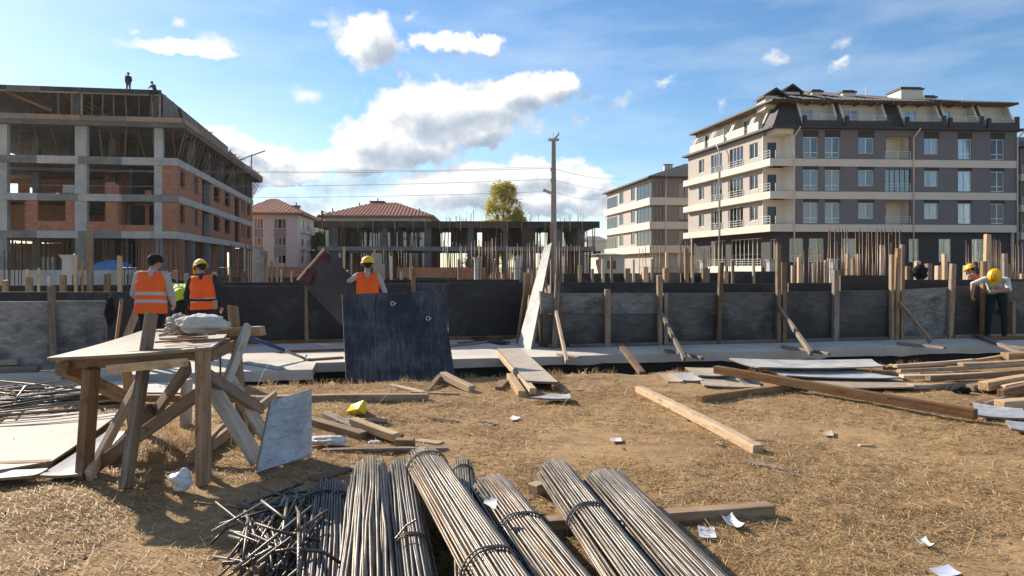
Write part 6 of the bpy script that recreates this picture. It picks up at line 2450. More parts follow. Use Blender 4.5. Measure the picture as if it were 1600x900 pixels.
        for (za, zb) in outfit.get('bands', ((0.17, 0.225), (0.29, 0.345))):
            sb = bmesh.new()
            sb.from_mesh(vm)
            sb.normal_update()
            Z = Rm @ Vector((0, 0, 1))
            bmesh.ops.bisect_plane(sb, geom=sb.verts[:] + sb.edges[:] + sb.faces[:], plane_co=J['pelvis'] + Z * za * k, plane_no=Z, clear_inner=True)
            bmesh.ops.bisect_plane(sb, geom=sb.verts[:] + sb.edges[:] + sb.faces[:], plane_co=J['pelvis'] + Z * zb * k, plane_no=Z, clear_outer=True)
            for v in sb.verts:
                v.co += v.normal * 0.004
            sm = bpy.data.meshes.new('reflective_strip')
            sb.to_mesh(sm)
            sb.free()
            link('reflective_strip', sm, M, vo, STRIPE)
    if collar:
        CB = [(J['neckbase'] + Rm @ Vector((0.045 * math.cos(a), 0.04 * math.sin(a), 0.015)) * k, 0.026 * k,
               J['neckbase'] + Rm @ Vector((0.045 * math.cos(a + 0.7), 0.04 * math.sin(a + 0.7), 0.018)) * k, 0.026 * k, collar) for a in [q * 0.7 for q in range(9)]]
        link('collar', blob_mesh('collar', CB, 0.010, 2), M, t, collar)
    if hat == 'helmet':
        mb = MB()
        prof = [(0.0, 0.158), (0.04, 0.154), (0.075, 0.138), (0.101, 0.108), (0.113, 0.07), (0.118, 0.04), (0.120, 0.03)]
        mb.lathe(prof, 22, 0, T(Vector((0, -0.006, 0.0))), 1.0, 1.16)
        mb.lathe([(0.119, 0.031), (0.134, 0.024), (0.136, 0.018), (0.119, 0.022)], 22, 0, T(Vector((0, -0.004, 0))), 1.0, 1.16)
        mb.hexa([Vector(v) for v in ((-0.085, 0.10, 0.016), (0.085, 0.10, 0.016), (0.058, 0.192, 0.000), (-0.058, 0.192, 0.000), (-0.085, 0.10, 0.032), (0.085, 0.10, 0.032), (0.055, 0.192, 0.010), (-0.055, 0.192, 0.010))])
        for x in (-0.032, 0.0, 0.032):
            pts = [Vector((x, 0.145 * math.cos(a) * 0.93 - 0.006, 0.030 + 0.130 * math.sin(a) - abs(x) * 0.12)) for a in [0.35 + q * 0.24 for q in range(11)]]
            mb.tube(pts, 0.0085, 6)
        mb.build('helmet', HELM_Y, t, Mh, True)
        mb = MB()
        mb.tube([Vector((0.088, 0.0, 0.02)), Vector((0.082, 0.035, -0.05)), Vector((0.04, 0.075, -0.10)), Vector((-0.04, 0.075, -0.10)), Vector((-0.082, 0.035, -0.05)), Vector((-0.088, 0, 0.02))], 0.005, 5)
        mb.build('chin_strap', CL_DARK, t, Mh, True)
    elif hat == 'cap':
        cb = [(Vector((0, -0.028, 0.030)), 0.099, Vector((0, 0.012, 0.042)), 0.096, CAP_B), (Vector((-0.05, 0.07, 0.055)), 0.02, Vector((0.05, 0.07, 0.055)), 0.02, CAP_B), (Vector((0, 0.09, 0.05)), 0.03, Vector((0, 0.125, 0.042)), 0.022, CAP_B)]
        link('cap', blob_mesh('cap', cb, 0.010, 2), Mh, t, CAP_B)
    if belt:
        mb = MB()
        c = J['waist'] - Vector((0, 0, 0.06))
        pts = [c + Vector((0.235 * math.cos(a), 0.165 * math.sin(a), 0)) * k for a in [q * math.pi / 10 for q in range(21)]]
        mb.tube(pts, 0.020, 6)
        mb.build('tool_belt', CL_DARK, t, M, True)
        mb = MB()
        mb.box(-0.05, 0.05, -0.03, 0.03, -0.14, 0.0, 0, T(c + Vector((0.20, -0.08, 0)) * k))
        mb.build('tool_pouch', GLOVE, t, M)
    return t


V3 = Vector
# 1: back to us, black cap, orange vest over grey sweatshirt
J = skeleton(1.74, lean=0.10, head_pitch=0.15, head_yaw=-0.5, arms={'l': (V3((-0.10, 0.02, -0.27)), V3((0.03, 0.20, -0.12))), 'r': (V3((0.09, 0.0, -0.28)), V3((-0.03, 0.17, -0.15)))})
p = at(236, 560, 10.75)
p.z = 0.05
person('worker in orange vest and black cap seen from behind at the left', p, 0.05, J, {'top': CL_GREY, 'legs': CL_DARK, 'bands': ((0.035, 0.085), (0.15, 0.20))}, vest=VEST_O, hat='cap', collar=CL_GREY, bulk=1.22, hem_d=0.12)
# 2: bending, lime vest
J = skeleton(1.72, lean=1.05, head_pitch=0.3, arms={'l': (V3((-0.05, 0.12, -0.26)), V3((0.02, 0.14, -0.20))), 'r': (V3((0.05, 0.12, -0.26)), V3((-0.02, 0.14, -0.20)))},
             legs={'l': (V3((-0.04, 0.10, -0.42)), V3((0, -0.10, -0.41))), 'r': (V3((0.04, 0.10, -0.42)), V3((0, -0.10, -0.41)))})
p = at(292, 560, 12.3)
p.z = 0.05
person('worker in lime vest stooping between the two orange vests', p, 0.85, J, {'top': CL_MAROON, 'legs': CL_DARK, 'bands': ((0.2, 0.24),)}, vest=VEST_L)
# 3: yellow helmet, orange vest, navy sleeves, head turned left and down
J = skeleton(1.66, lean=0.16, side=-0.10, head_pitch=0.35, head_yaw=0.75, arms={'l': (V3((-0.10, 0.05, -0.26)), V3((-0.03, 0.18, -0.16))), 'r': (V3((0.09, -0.02, -0.27)), V3((0.02, 0.12, -0.22)))})
p = at(318, 560, 12.0)
p.z = 0.05
person('worker in yellow helmet, orange vest and navy sleeves looking down by the sack', p, 0.12, J, {'top': CL_NAVY, 'legs': CL_NAVY, 'bands': ((0.025, 0.085),)}, vest=VEST_O, hat='helmet', belt=True, bulk=1.08, hem_d=0.10)
# 4: holding the tilted board
J = skeleton(1.70, lean=0.05, head_pitch=0.1, head_yaw=0.15, arms={'l': (V3((-0.17, 0.14, -0.10)), V3((-0.06, 0.18, 0.12))), 'r': (V3((0.12, 0.03, -0.26)), V3((0.02, 0.14, -0.16)))})
p = at(574, 545, 12.75)
p.z = 0.05
person('worker in yellow helmet and orange vest holding the tilted board', p, 0.08, J, {'top': CL_GREY, 'legs': CL_DARK, 'bands': ((0.03, 0.06),)}, vest=VEST_O, hat='helmet', curl=1.1)
# 5: bending over the right wall, white shirt
J = skeleton(1.74, lean=0.80, side=-0.05, head_pitch=0.55, head_yaw=-0.2, arms={'l': (V3((-0.06, 0.16, -0.20)), V3((0.20, 0.14, -0.04))), 'r': (V3((0.22, 0.06, -0.10)), V3((0.0, 0.08, -0.24)))},
             legs={'l': (V3((-0.05, 0.06, -0.43)), V3((0.0, -0.06, -0.42))), 'r': (V3((0.05, 0.04, -0.44)), V3((0.02, -0.05, -0.42)))})
for key, dv in (('all', None),):
    pass
p = gnd(1557, 529, 0.05)
person('worker in yellow helmet and white shirt bending over the right formwork wall', p, 2.45, J, {'top': CL_WHITE, 'legs': CL_GREEN, 'sleeve': CL_WHITE, 'fore': SKIN}, hat='helmet', gloves=GLOVE, curl=1.0)
# 6: far back, only head and shoulders show
J = skeleton(1.70, lean=0.2, head_pitch=0.2, head_yaw=0.3)
p = at(1526, 440, 19.5)
p.z = -0.05
person('worker in yellow helmet and orange vest far back beside the tall post', p, 0.3, J, {'top': CL_GREY, 'legs': CL_DARK}, 0.018, vest=VEST_O, hat='helmet', fingers=False)
# 7, 8: on the roof of the unfinished building
MFx, MRx, Cx, gx_, gy_, sedge, pf_, sF_ = LF
J = skeleton(1.72, head_pitch=0.05, head_yaw=0.4, arms={'l': (V3((-0.05, 0.0, -0.29)), V3((0.06, 0.14, -0.18))), 'r': (V3((0.06, -0.02, -0.28)), V3((-0.05, 0.12, -0.2)))})
p = pf_(sF_(193), 1.0, 15.28)
person('worker in dark clothes standing upright on the roof edge of the unfinished building', p, 0.9, J, {'top': CL_DARK, 'legs': CL_NAVY}, 0.022, hat='cap', fingers=False)
J = skeleton(1.70, lean=0.45, head_pitch=0.3, legs={'l': (V3((-0.06, 0.40, -0.02)), V3((0.0, 0.02, -0.42))), 'r': (V3((0.08, 0.38, -0.04)), V3((0, 0.04, -0.42)))},
             arms={'l': (V3((-0.04, 0.16, -0.22)), V3((0.05, 0.18, -0.08))), 'r': (V3((0.04, 0.16, -0.22)), V3((-0.05, 0.18, -0.08)))})
p = pf_(sF_(243), -0.1, 15.30 - 0.90)
person('worker crouching at the roof corner of the unfinished building', p, 2.9, J, {'top': CL_MAROON, 'legs': CL_NAVY}, 0.022, hat='cap', fingers=False)

# ================================================================== work table
def work_table():
    t = thing('work_table', 'rough timber work table with a sagging white board top and crossed legs', 'table', gnd(240, 720))
    L = lambda name, a, b, w, h, m, roll=0.0: timber(name, a, b, w, h, m, t, roll, b=0.006, jag=0.012)
    Z = Vector((0, 0, 1))
    sink = Vector((0, 0, -0.03))
    L('leg', gnd(131, 741) + sink, at(143, 574, 5.46), 0.075, 0.115, W_BROWN)
    L('leg', gnd(196, 758) + sink, at(237, 490, 5.62), 0.05, 0.135, W_GREY)
    L('leg', gnd(318, 751) + sink, at(317, 544, 5.34), 0.075, 0.10, W_MID)
    L('leg', gnd(381, 690) + sink, at(364, 478, 6.62), 0.05, 0.11, W_MID)
    L('leg', gnd(208, 668) + sink, at(196, 562, 7.02), 0.06, 0.085, W_MID)
    L('leg', gnd(290, 664) + sink, at(292, 592, 7.16), 0.06, 0.12, W_WHITE)
    L('rail', at(92, 567, 5.55), at(329, 550, 5.42), 0.07, 0.10, W_MID)
    L('rail', at(169, 577, 5.27), at(292, 566, 5.24), 0.04, 0.062, W_NEW)
    L('rail', at(96, 574, 5.42), at(196, 621, 6.75), 0.09, 0.10, W_MID)
    L('rail', at(326, 556, 5.5), at(372, 535, 6.7), 0.06, 0.09, W_MID)
    L('rail', at(190, 540, 6.9), at(375, 536, 6.75), 0.06, 0.09, W_GREY)
    L('brace', at(294, 573, 5.40), at(222, 674, 6.85), 0.05, 0.10, W_GREY)
    L('brace', at(312, 614, 5.46), at(148, 730, 5.62), 0.05, 0.095, W_MID)
    L('brace', at(222, 588, 6.55), gnd(139, 744) + Z * 0.0, 0.05, 0.10, W_NEW)
    L('brace', at(240, 640, 6.3), gnd(172, 720) + sink, 0.05, 0.16, W_GREY)
    L('brace', at(389, 508, 6.48), at(352, 602, 6.2), 0.05, 0.09, W_WHITE)
    L('brace', at(322, 585, 5.45), at(408, 640, 6.7), 0.06, 0.09, W_GREY)
    L('brace', gnd(300, 722) + Z * 0.03, gnd(375, 655) + Z * 0.1, 0.06, 0.09, W_MID)
    L('brace', gnd(330, 700) + Z * 0.02, gnd(430, 640) + Z * 0.16, 0.05, 0.10, W_MID)
    sheet('table_top', (at(73, 562, 5.32), at(331, 545, 5.28), at(358, 521, 6.65), at(228, 517, 6.75)), 0.022, SH_DUST, t, edge=SH_EDGE, n=8, curl=0.012)
    L('top_plank', at(242, 519, 6.72), at(372, 517, 6.60), 0.11, 0.05, W_NEW)
    L('top_plank', at(338, 519, 6.58), at(411, 517, 6.50), 0.10, 0.085, W_MID)
    mb = MB()
    mb.tube([at(344, 521, 6.55), at(344.5, 592, 6.55)], 0.009, 6)
    mb.build('hanging_rod', REBAR_D, t, Matrix(), True)
    return t


work_table()
# things on the table
tag(crumple('sack', at(316, 506, 6.1) + Vector((0, 0, 0.0)), 0.165, fabric('sack_white', (0.55, 0.53, 0.48), 5.0), 13, 0.3, 1.6, 4, (1.25, 0.9, 0.50)), 'crumpled white sack lying on the back of the work table', 'sack')
tag(crumple('cloth', at(282, 506, 6.3), 0.12, fabric('cloth_beige', (0.36, 0.33, 0.29), 6.0), 21, 0.5, 2.4, 4, (1.0, 0.8, 0.7)), 'beige rag beside the white sack on the work table', 'cloth')
for k in range(11):
    px, py = random.uniform(255, 318), random.uniform(526, 542)
    Yp = 5.3 + (545 - py) / 26 * 1.3
    p = at(px, py, Yp)
    a = random.uniform(-0.5, 0.5)
    d = Vector((math.cos(a), math.sin(a), 0)) * random.uniform(0.05, 0.22)
    timber('wood_offcut', p - d + Vector((0, 0, 0.028)), p + d + Vector((0, 0, 0.03 + 0.003 * k)), 0.025, 0.012, random.choice((W_BROWN, W_MID)), b=0.002,
           label='thin wood offcut in the small heap on the table top', cat='offcut', group='offcuts on the table top')

# boards leaning against the table
G_T = 'white boards leaning at the right of the work table'
timber('leaning_board', at(331, 606, 5.75), gnd(404, 724) + Vector((0, 0, 0.01)), 0.035, 0.13, W_WHITE, label='longer white paint flecked board sloping down from the table to the ground', cat='board', group=G_T)
timber('leaning_board', at(361, 597, 6.25), gnd(414, 682) + Vector((0, 0, 0.01)), 0.035, 0.13, W_WHITE, label='shorter white board sloping down behind the longer one', cat='board', group=G_T)
sheet('leaning_board', (gnd(401, 738), gnd(487, 712), at(487, 608, 6.12), at(424, 626, 5.95)), 0.03, SH_BLUE, None, 'wide white scuffed board with slanted edges leaning right of the table', 'board', G_T, edge=SH_EDGE, n=6)

# ================================================================== boards and timber on the ground
GB = 'sheets of board lying on the ground'


def flat(px_pts, z, m, lab, th=0.02, curl=0.01, zs=None, grp=GB):
    zs = zs or [z] * 4
    return sheet('board', [gnd(x, y, zz) for (x, y), zz in zip(px_pts, zs)], th, m, None, lab, 'board', grp, edge=SH_EDGE, n=5, curl=curl)


flat([(-90, 748), (82, 722), (186, 648), (30, 636)], 0.05, SH_DUST, 'large dusty board flat on the ground under the loose bars at far left', zs=[0.05, 0.045, 0.05, 0.06])
flat([(62, 745), (128, 742), (196, 676), (172, 672)], 0.02, SH_BLUE, 'paler board edge showing below the large dusty board')
flat([(-60, 750), (50, 745), (75, 734), (-60, 736)], 0.035, SH_WHITE, 'narrow white board under the round edged timber at far left')
flat([(92, 611), (318, 615), (322, 600), (150, 596)], 0.05, SH_WHITE, 'long white board at the trench edge behind the work table')
flat([(60, 616), (190, 618), (200, 606), (80, 604)], 0.10, SH_TAN, 'tan board on top of the long white board behind the work table', zs=[0.09, 0.08, 0.1, 0.12])
flat([(1185, 576), (1384, 574.5), (1362, 563.5), (1139, 562)], 0.13, SH_WHITE, 'topmost pale sheet of the stack behind the long brown beam', zs=[0.14, 0.15, 0.13, 0.15], curl=0.02)
flat([(1228, 589), (1412, 592.5), (1330, 577), (1190, 576)], 0.085, SH_BLUE, 'bluish white sheet below the topmost sheet of the stack', zs=[0.07, 0.07, 0.09, 0.10], curl=0.02)
flat([(1092, 587), (1140, 588), (1134, 575), (1070, 575)], 0.07, SH_TAN, 'yellowish board sticking out left of the long brown beam end')
flat([(1044, 597), (1068, 597), (1051, 584), (1028, 584)], 0.02, SH_TAN, 'leftmost small board at the trench edge left of the long beam', zs=[0.02, 0.02, 0.04, 0.04])
flat([(1067, 595), (1098, 595), (1084, 583), (1049, 583)], 0.035, SH_WHITE, 'second small board beside the leftmost one at the trench edge', zs=[0.03, 0.03, 0.05, 0.05])
flat([(1100, 603), (1190, 606), (1180, 592), (1090, 590)], 0.03, SH_DUST, 'dark shaded board under the long beam near its left end')
flat([(1165, 603), (1192, 600), (1176, 592), (1152, 592)], 0.06, SH_WHITE, 'small pale board tilted under the long brown beam', zs=[0.02, 0.02, 0.08, 0.08])
flat([(1240, 606), (1430, 606), (1400, 588), (1230, 590)], 0.035, SH_DUST, 'lowest shaded sheet of the stack behind the long brown beam')
flat([(1526, 650), (1606, 655), (1598, 640), (1520, 630)], 0.03, SH_BLUE, 'pale worn board under the right end of the long brown beam', zs=[0.02, 0.02, 0.05, 0.05])
flat([(1580, 671), (1640, 678), (1630, 662), (1571, 658)], 0.03, SH_BLUE, 'blue grey board cut by the right edge below the long beam')
flat([(828, 622), (893, 624), (890, 617), (860, 616)], 0.025, SH_BLUE, 'small flat grey board in front of the board ramp')

# board ramp over the trench
t = thing('board_ramp', 'board ramp bridging the trench from the ground to the slab', 'ramp', gnd(840, 600))
r_far, r_near = 0.17, 0.10
sheet('walk_board', (gnd(822, 595, r_near), gnd(872, 597, r_near), gnd(815, 545, r_far), gnd(778, 545, r_far)), 0.03, SH_TAN, t, edge=SH_EDGE, n=5, curl=0.004)
timber('bearer', gnd(833, 612, 0.03), gnd(779, 551, 0.09), 0.085, 0.09, W_NEW, t)
timber('bearer', gnd(868, 607, 0.03), gnd(812, 550, 0.09), 0.075, 0.075, W_BROWN, t)
GT = 'loose timber on the ground'


def lt(x0, y0, x1, y1, w, h, m, lab, z0=0.0, z1=0.0, name='timber', roll=0.0):
    a, b = gnd(x0, y0), gnd(x1, y1)
    a.z = z0 + h / 2 + ground_z(a.x, a.y) - 0.012
    b.z = z1 + h / 2 + ground_z(b.x, b.y) - 0.012
    return timber(name, a, b, w, h, m, None, roll, 0.007, 0.012, random.uniform(-0.006, 0.006) * (b - a).length, lab, 'timber', GT)


lt(998, 613, 1185, 704, 0.10, 0.085, W_NEW, 'long pale squared timber lying alone on the straw right of centre')
a, c = at(1118, 577, 9.95), gnd(1526, 656)
c.z = 0.055
timber('beam', a, c, 0.10, 0.105, W_BROWN, None, 0, 0.005, 0.006, 0, 'longest brown beam, its left end raised on the stack of boards', 'timber', GT)
lt(1092, 629, 1240, 607, 0.10, 0.09, W_MID, 'shorter brown timber tucked under the longest beam')
lt(1106, 678, 1208, 682, 0.09, 0.02, W_GREY, 'thin grey board under the near end of the long pale timber')
lt(1118, 690, 1130, 692, 0.05, 0.03, W_NEW, 'little pale wedge under the long pale timber')
lt(1158, 718, 1250, 734, 0.10, 0.025, W_GREY, 'thin dark grey board lying alone below the long pale timber')
lt(700, 836, 1206, 799, 0.11, 0.095, W_MID, 'long bearer timber under the right hand rebar bundles')
lt(488, 746, 549, 730, 0.11, 0.04, W_BROWN, 'dark plank under the far end of the left rebar bundles')
lt(832, 771, 848, 765, 0.10, 0.10, W_NEW, 'pale timber block between two rebar bundles')
lt(400, 629, 669, 624, 0.10, 0.085, W_MID, 'long brown timber lying across behind the yellow plastic')
lt(72, 625, 402, 627, 0.10, 0.08, W_MID, 'long timber lying behind the work table legs')
lt(612, 604, 662, 612, 0.09, 0.03, W_NEW, 'short pale board just beyond the long brown timber')
lt(642, 613, 717, 615, 0.08, 0.04, W_MID, 'thin brown plank right of the short pale board')
lt(666, 609, 690, 597, 0.08, 0.025, W_MID, 'short plank propped up like a tent by the black sheet corner', 0.0, 0.10)
lt(692, 598, 738, 612, 0.10, 0.09, W_NEW, 'pale squared block end right of the tented plank', 0.05, 0.0)
lt(509, 655, 556, 671, 0.10, 0.05, W_GREY, 'grey split timber at the far left of the small heap', 0.04, 0.03)
lt(552, 669, 620, 687, 0.095, 0.075, W_NEW, 'topmost pale timber of the small heap by the yellow plastic', 0.06, 0.04)
lt(470, 659, 568, 681, 0.10, 0.075, W_MID, 'front left timber of the small heap by the wide white board', 0.02, 0.01)
lt(560, 674, 628, 682, 0.08, 0.08, W_BROWN, 'shaded brown timber under the topmost pale one', 0.0, 0.0)
lt(524, 664, 604, 656, 0.06, 0.04, W_NEW, 'thin timber crossing behind the small heap', 0.03, 0.02)
lt(618, 693, 648, 694, 0.11, 0.10, W_MID, 'square block at the end of the small heap')
lt(626, 678, 690, 691, 0.09, 0.03, W_NEW, 'pale lath right of the square block')
lt(504, 702, 700, 698, 0.075, 0.035, W_GREY, 'thin plank lying at the far ends of the rebar bundles')
lt(797, 596, 816, 618, 0.10, 0.085, W_NEW, 'short pale timber left of the board ramp foot')
lt(779, 609, 789, 600, 0.10, 0.055, W_MID, 'small block farthest left of the board ramp')
lt(864, 607, 876, 606, 0.09, 0.08, W_BROWN, 'dark block under the right corner of the board ramp')
lt(876, 607, 911, 608, 0.07, 0.025, W_NEW, 'thin lath right of the board ramp foot')
lt(-40, 733, 79, 731, 0.10, 0.095, W_MID, 'round edged timber lying at the far left bottom')
lt(676, 651, 718, 657, 0.07, 0.025, P_BLACK, 'black offcut lying on the straw right of the yellow plastic')
lt(750, 656, 776, 662, 0.06, 0.02, P_BLACK, 'small black offcut right of the longer black offcut')
lt(660, 637, 690, 632, 0.05, 0.015, W_GREY, 'thin grey sliver right of the yellow plastic')
lt(640, 630, 690, 629, 0.04, 0.015, W_BROWN, 'dark lath in front of the long brown timber')
GP = 'timber in the pile at the right edge'
PILE = [(1398, 590, 1522, 583, 0.10, 0.045, W_NEW, 0.14, 0.17, 'pale thick plank at the left top of the timber pile'),
        (1404, 596, 1640, 586, 0.11, 0.05, W_MID, 0.12, 0.15, 'long plank second from the top of the timber pile'),
        (1408, 602, 1560, 598, 0.12, 0.04, W_NEW, 0.10, 0.11, 'pale plank under the second one in the timber pile'),
        (1450, 606, 1640, 594, 0.10, 0.07, W_MID, 0.09, 0.12, 'reddish squared timber in the middle of the pile'),
        (1422, 607, 1540, 602, 0.11, 0.06, W_NEW, 0.0, 0.0, 'lowest pale timber at the left foot of the pile'),
        (1478, 609, 1520, 606, 0.07, 0.05, W_MID, 0.0, 0.0, 'broken timber end in front of the pile'),
        (1516, 611, 1640, 598, 0.12, 0.08, W_MID, 0.0, 0.02, 'timber with a pointed end at the front of the pile'),
        (1537, 614, 1640, 600, 0.13, 0.11, W_NEW, 0.03, 0.06, 'thickest squared timber with a pale sawn end'),
        (1567, 616, 1640, 607, 0.08, 0.05, W_NEW, 0.06, 0.08, 'short pale plank right of the thickest timber'),
        (1563, 626, 1640, 612, 0.08, 0.10, W_BROWN, 0.03, 0.06, 'dark brown timber slanting at the pile front'),
        (1570, 580, 1650, 577, 0.16, 0.12, W_MID, 0.16, 0.18, 'fat timber block at the top right of the pile'),
        (1516, 583, 1575, 577, 0.09, 0.04, W_NEW, 0.16, 0.20, 'pale plank rising to the fat timber block'),
        (1382, 584, 1476, 584, 0.12, 0.05, W_BROWN, 0.06, 0.08, 'dark plank at the back left of the pile'),
        (1470, 579, 1575, 577, 0.14, 0.05, W_BROWN, 0.08, 0.10, 'dark plank at the very back of the pile'),
        (1561, 640, 1640, 634, 0.12, 0.10, W_NEW, 0.0, 0.0, 'pale sawn block below the dark slanting timber'),
        (1540, 634, 1582, 624, 0.06, 0.02, W_GREY, 0.02, 0.05, 'grey lath lying loose before the pale sawn block'),
        (1520, 634, 1545, 628, 0.08, 0.02, W_BROWN, 0.0, 0.02, 'brown chip board beside the loose grey lath'),
        (1440, 595, 1640, 590, 0.14, 0.04, W_GREY, 0.07, 0.08, 'grey plank inside the timber pile'),
        (1500, 591, 1650, 583, 0.10, 0.05, W_NEW, 0.17, 0.19, 'pale plank lying highest along the pile')]
for (x0, y0, x1, y1, w, h, m, z0, z1, lab) in PILE:
    # rows were read at the timber's foot, so lift the foot back to its own height
    a, b = gnd(x0, y0), gnd(x1, y1)
    a.z, b.z = z0 + h / 2, z1 + h / 2
    timber('timber', a, b, w, h, m, None, random.uniform(-.12, .12), 0.007, 0.015, random.uniform(-0.012, 0.012) * (b - a).length, lab, 'timber', GP)
tag(crumple('black_plastic', gnd(1502, 610, 0.03), 0.10, CL_BLACK, 8, 0.4, 2.4, 3, (1.2, 0.7, 0.5)), 'black plastic scrap tucked in the foot of the timber pile', 'plastic')

# ================================================================== reinforcing bars
BAR = 0.0076


def bar_pts(p0, p1, jit, n=4):
    d = p1 - p0
    s = Vector((-d.y, d.x, 0)).normalized()
    out = []
    for i in range(n + 1):
        u = i / n
        q = p0.lerp(p1, u)
        if 0 < i < n:
            q = q + s * random.uniform(-jit, jit) + Vector((0, 0, random.uniform(0, jit * 0.5)))
        out.append(q)
    return out


BUNDLE_FRAMES = []


def bundle(label, far, near, zt, w, h, mat, jit=0.004, ragged=0.02, ties=(0.2, 0.6), tie_mat=None, ext=1.35, fan=1.0, r=BAR):
    """far, near: photo pixels of the crest; zt: its height"""
    a, b = gnd(*far, zt), gnd(*near, zt)
    b = a + (b - a) * ext
    t = thing('rebar_bundle', label, 'rebar bundle', (a.x, a.y, 0), 'bundles of reinforcing bar')
    ax = (b - a).normalized()
    sd = Vector((ax.y, -ax.x, 0)).normalized()
    if sd.x < 0:
        sd = -sd
    z0 = zt - h
    nx_ = max(3, int(w / (2 * r * 1.06)))
    core = MB()
    rows = int(h / (2 * r * 0.9)) + 1
    made = 0
    for i in range(nx_):
        x = -w / 2 + w * (i + 0.5) / nx_
        hz = h * (1 - abs(2 * x / w) ** 2.6) ** 0.5
        nl = max(1, int(hz / (2 * r * 0.92)))
        for j in range(nl):
            z = z0 + hz - j * 2 * r * 0.92 - r
            if z < z0 - r:
                break
            xo = x + (0.5 if j % 2 else 0) * 2 * r + random.uniform(-0.25, 0.25) * r
            e0, e1 = random.uniform(-ragged, ragged), random.uniform(-0.02, 0.02)
            p0 = a + sd * xo + ax * e0
            p1 = b + sd * (xo * fan + random.uniform(-jit, jit) * 2)
            p0.z = p1.z = z + random.uniform(-0.3, 0.3) * r
            pts = bar_pts(p0, p1, jit)
            if j <= 1 and made < 36:
                mb = MB()
                c = (p0 + p1) / 2
                M = frame_x(p0, p1)
                Mi = M.inverted()
                mb.tube([Mi @ q for q in pts], r * random.uniform(0.9, 1.05), 6)
                mb.build('rebar', mat, t, M, True)
                made += 1
            elif j <= 3 or abs(2 * x / w) > 0.8:
                core.tube([p0, p1], r, 5)
            else:
                core.tube([p0, p0 + ax * 0.3], r, 5)
    M0 = frame_x(a, b)
    Mi = M0.inverted()
    core.v = [tuple(Mi @ Vector(v)) for v in core.v]
    kind(core.build('rebar_core', mat, t, M0, True), 'stuff')
    for u in ties:
        for dd in (0.0, 0.014, 0.026):
            c = a + (b - a) * u + ax * (dd + random.uniform(-0.003, 0.003))
            wf = (1 + (fan - 1) * u)
            pts = []
            sk = random.uniform(-0.03, 0.03)
            for q in range(15):
                an = math.pi * q / 14
                xx = -math.cos(an)
                hh = (max(0.0, 1 - abs(xx) ** 2.6)) ** 0.5
                pts.append(c + sd * (xx * (w / 2 * wf + 0.012)) + ax * (sk * xx) + Vector((0, 0, z0 + (h + 0.008) * hh - c.z)))
            mb = MB()
            mb.tube(pts, 0.0042, 5)
            mb.build('tie_wire', tie_mat or WIRE_M, t, Matrix(), True)
    return t


RUSTY_WIRE = REBAR_R
bundle('rebar bundle half buried on the left beside the cut bar heap, its far end dark', (513, 748), (505, 900), 0.12, 0.28, 0.10, REBAR_D, 0.006, 0.04, (0.12,), RUSTY_WIRE)
bundle('loosely fanned pale rebar bundle with rust streaks left of centre', (577, 716), (573, 900), 0.24, 0.27, 0.15, REBAR, 0.011, 0.10, (), None, 1.35, 1.05)
bundle('rebar bundle with a crooked rusty tie right of the fanned bundle', (627, 716), (652, 900), 0.20, 0.19, 0.13, REBAR_D, 0.006, 0.04, (0.55,), RUSTY_WIRE)
bundle('thin rebar bundle passing under the diagonal one', (722, 714), (735, 900), 0.13, 0.15, 0.09, REBAR, 0.004, 0.03, (0.08, 0.93), RUSTY_WIRE)
bundle('straight pale rebar bundle lying diagonally on top of the others', (662, 697), (798, 900), 0.33, 0.265, 0.13, REBAR, 0.003, 0.012, (0.06, 0.66), WIRE_M, 1.3)
bundle('rebar bundle with one thin tie right of the diagonal one', (768, 740), (894, 900), 0.205, 0.285, 0.125, REBAR, 0.004, 0.025, (0.36,), WIRE_M)
bundle('rounded rebar bundle with a double wire tie in the bright sun', (866, 716), (1010, 900), 0.235, 0.255, 0.14, REBAR, 0.003, 0.03, (0.37,), WIRE_M)
bundle('rightmost rebar bundle without a visible tie', (944, 732), (1104, 900), 0.195, 0.335, 0.11, REBAR, 0.004, 0.03, (), None)
# crooked rusty wire end on the third bundle
mb = MB()
a = gnd(620, 838, 0.22)
mb.tube([gnd(618, 842, 0.22), gnd(634, 822, 0.26), gnd(650, 812, 0.29)], 0.006, 5)
tag(mb.build('bent_wire', RUSTY_WIRE), 'crooked rusty wire end sticking up from the tied bundle', 'wire')

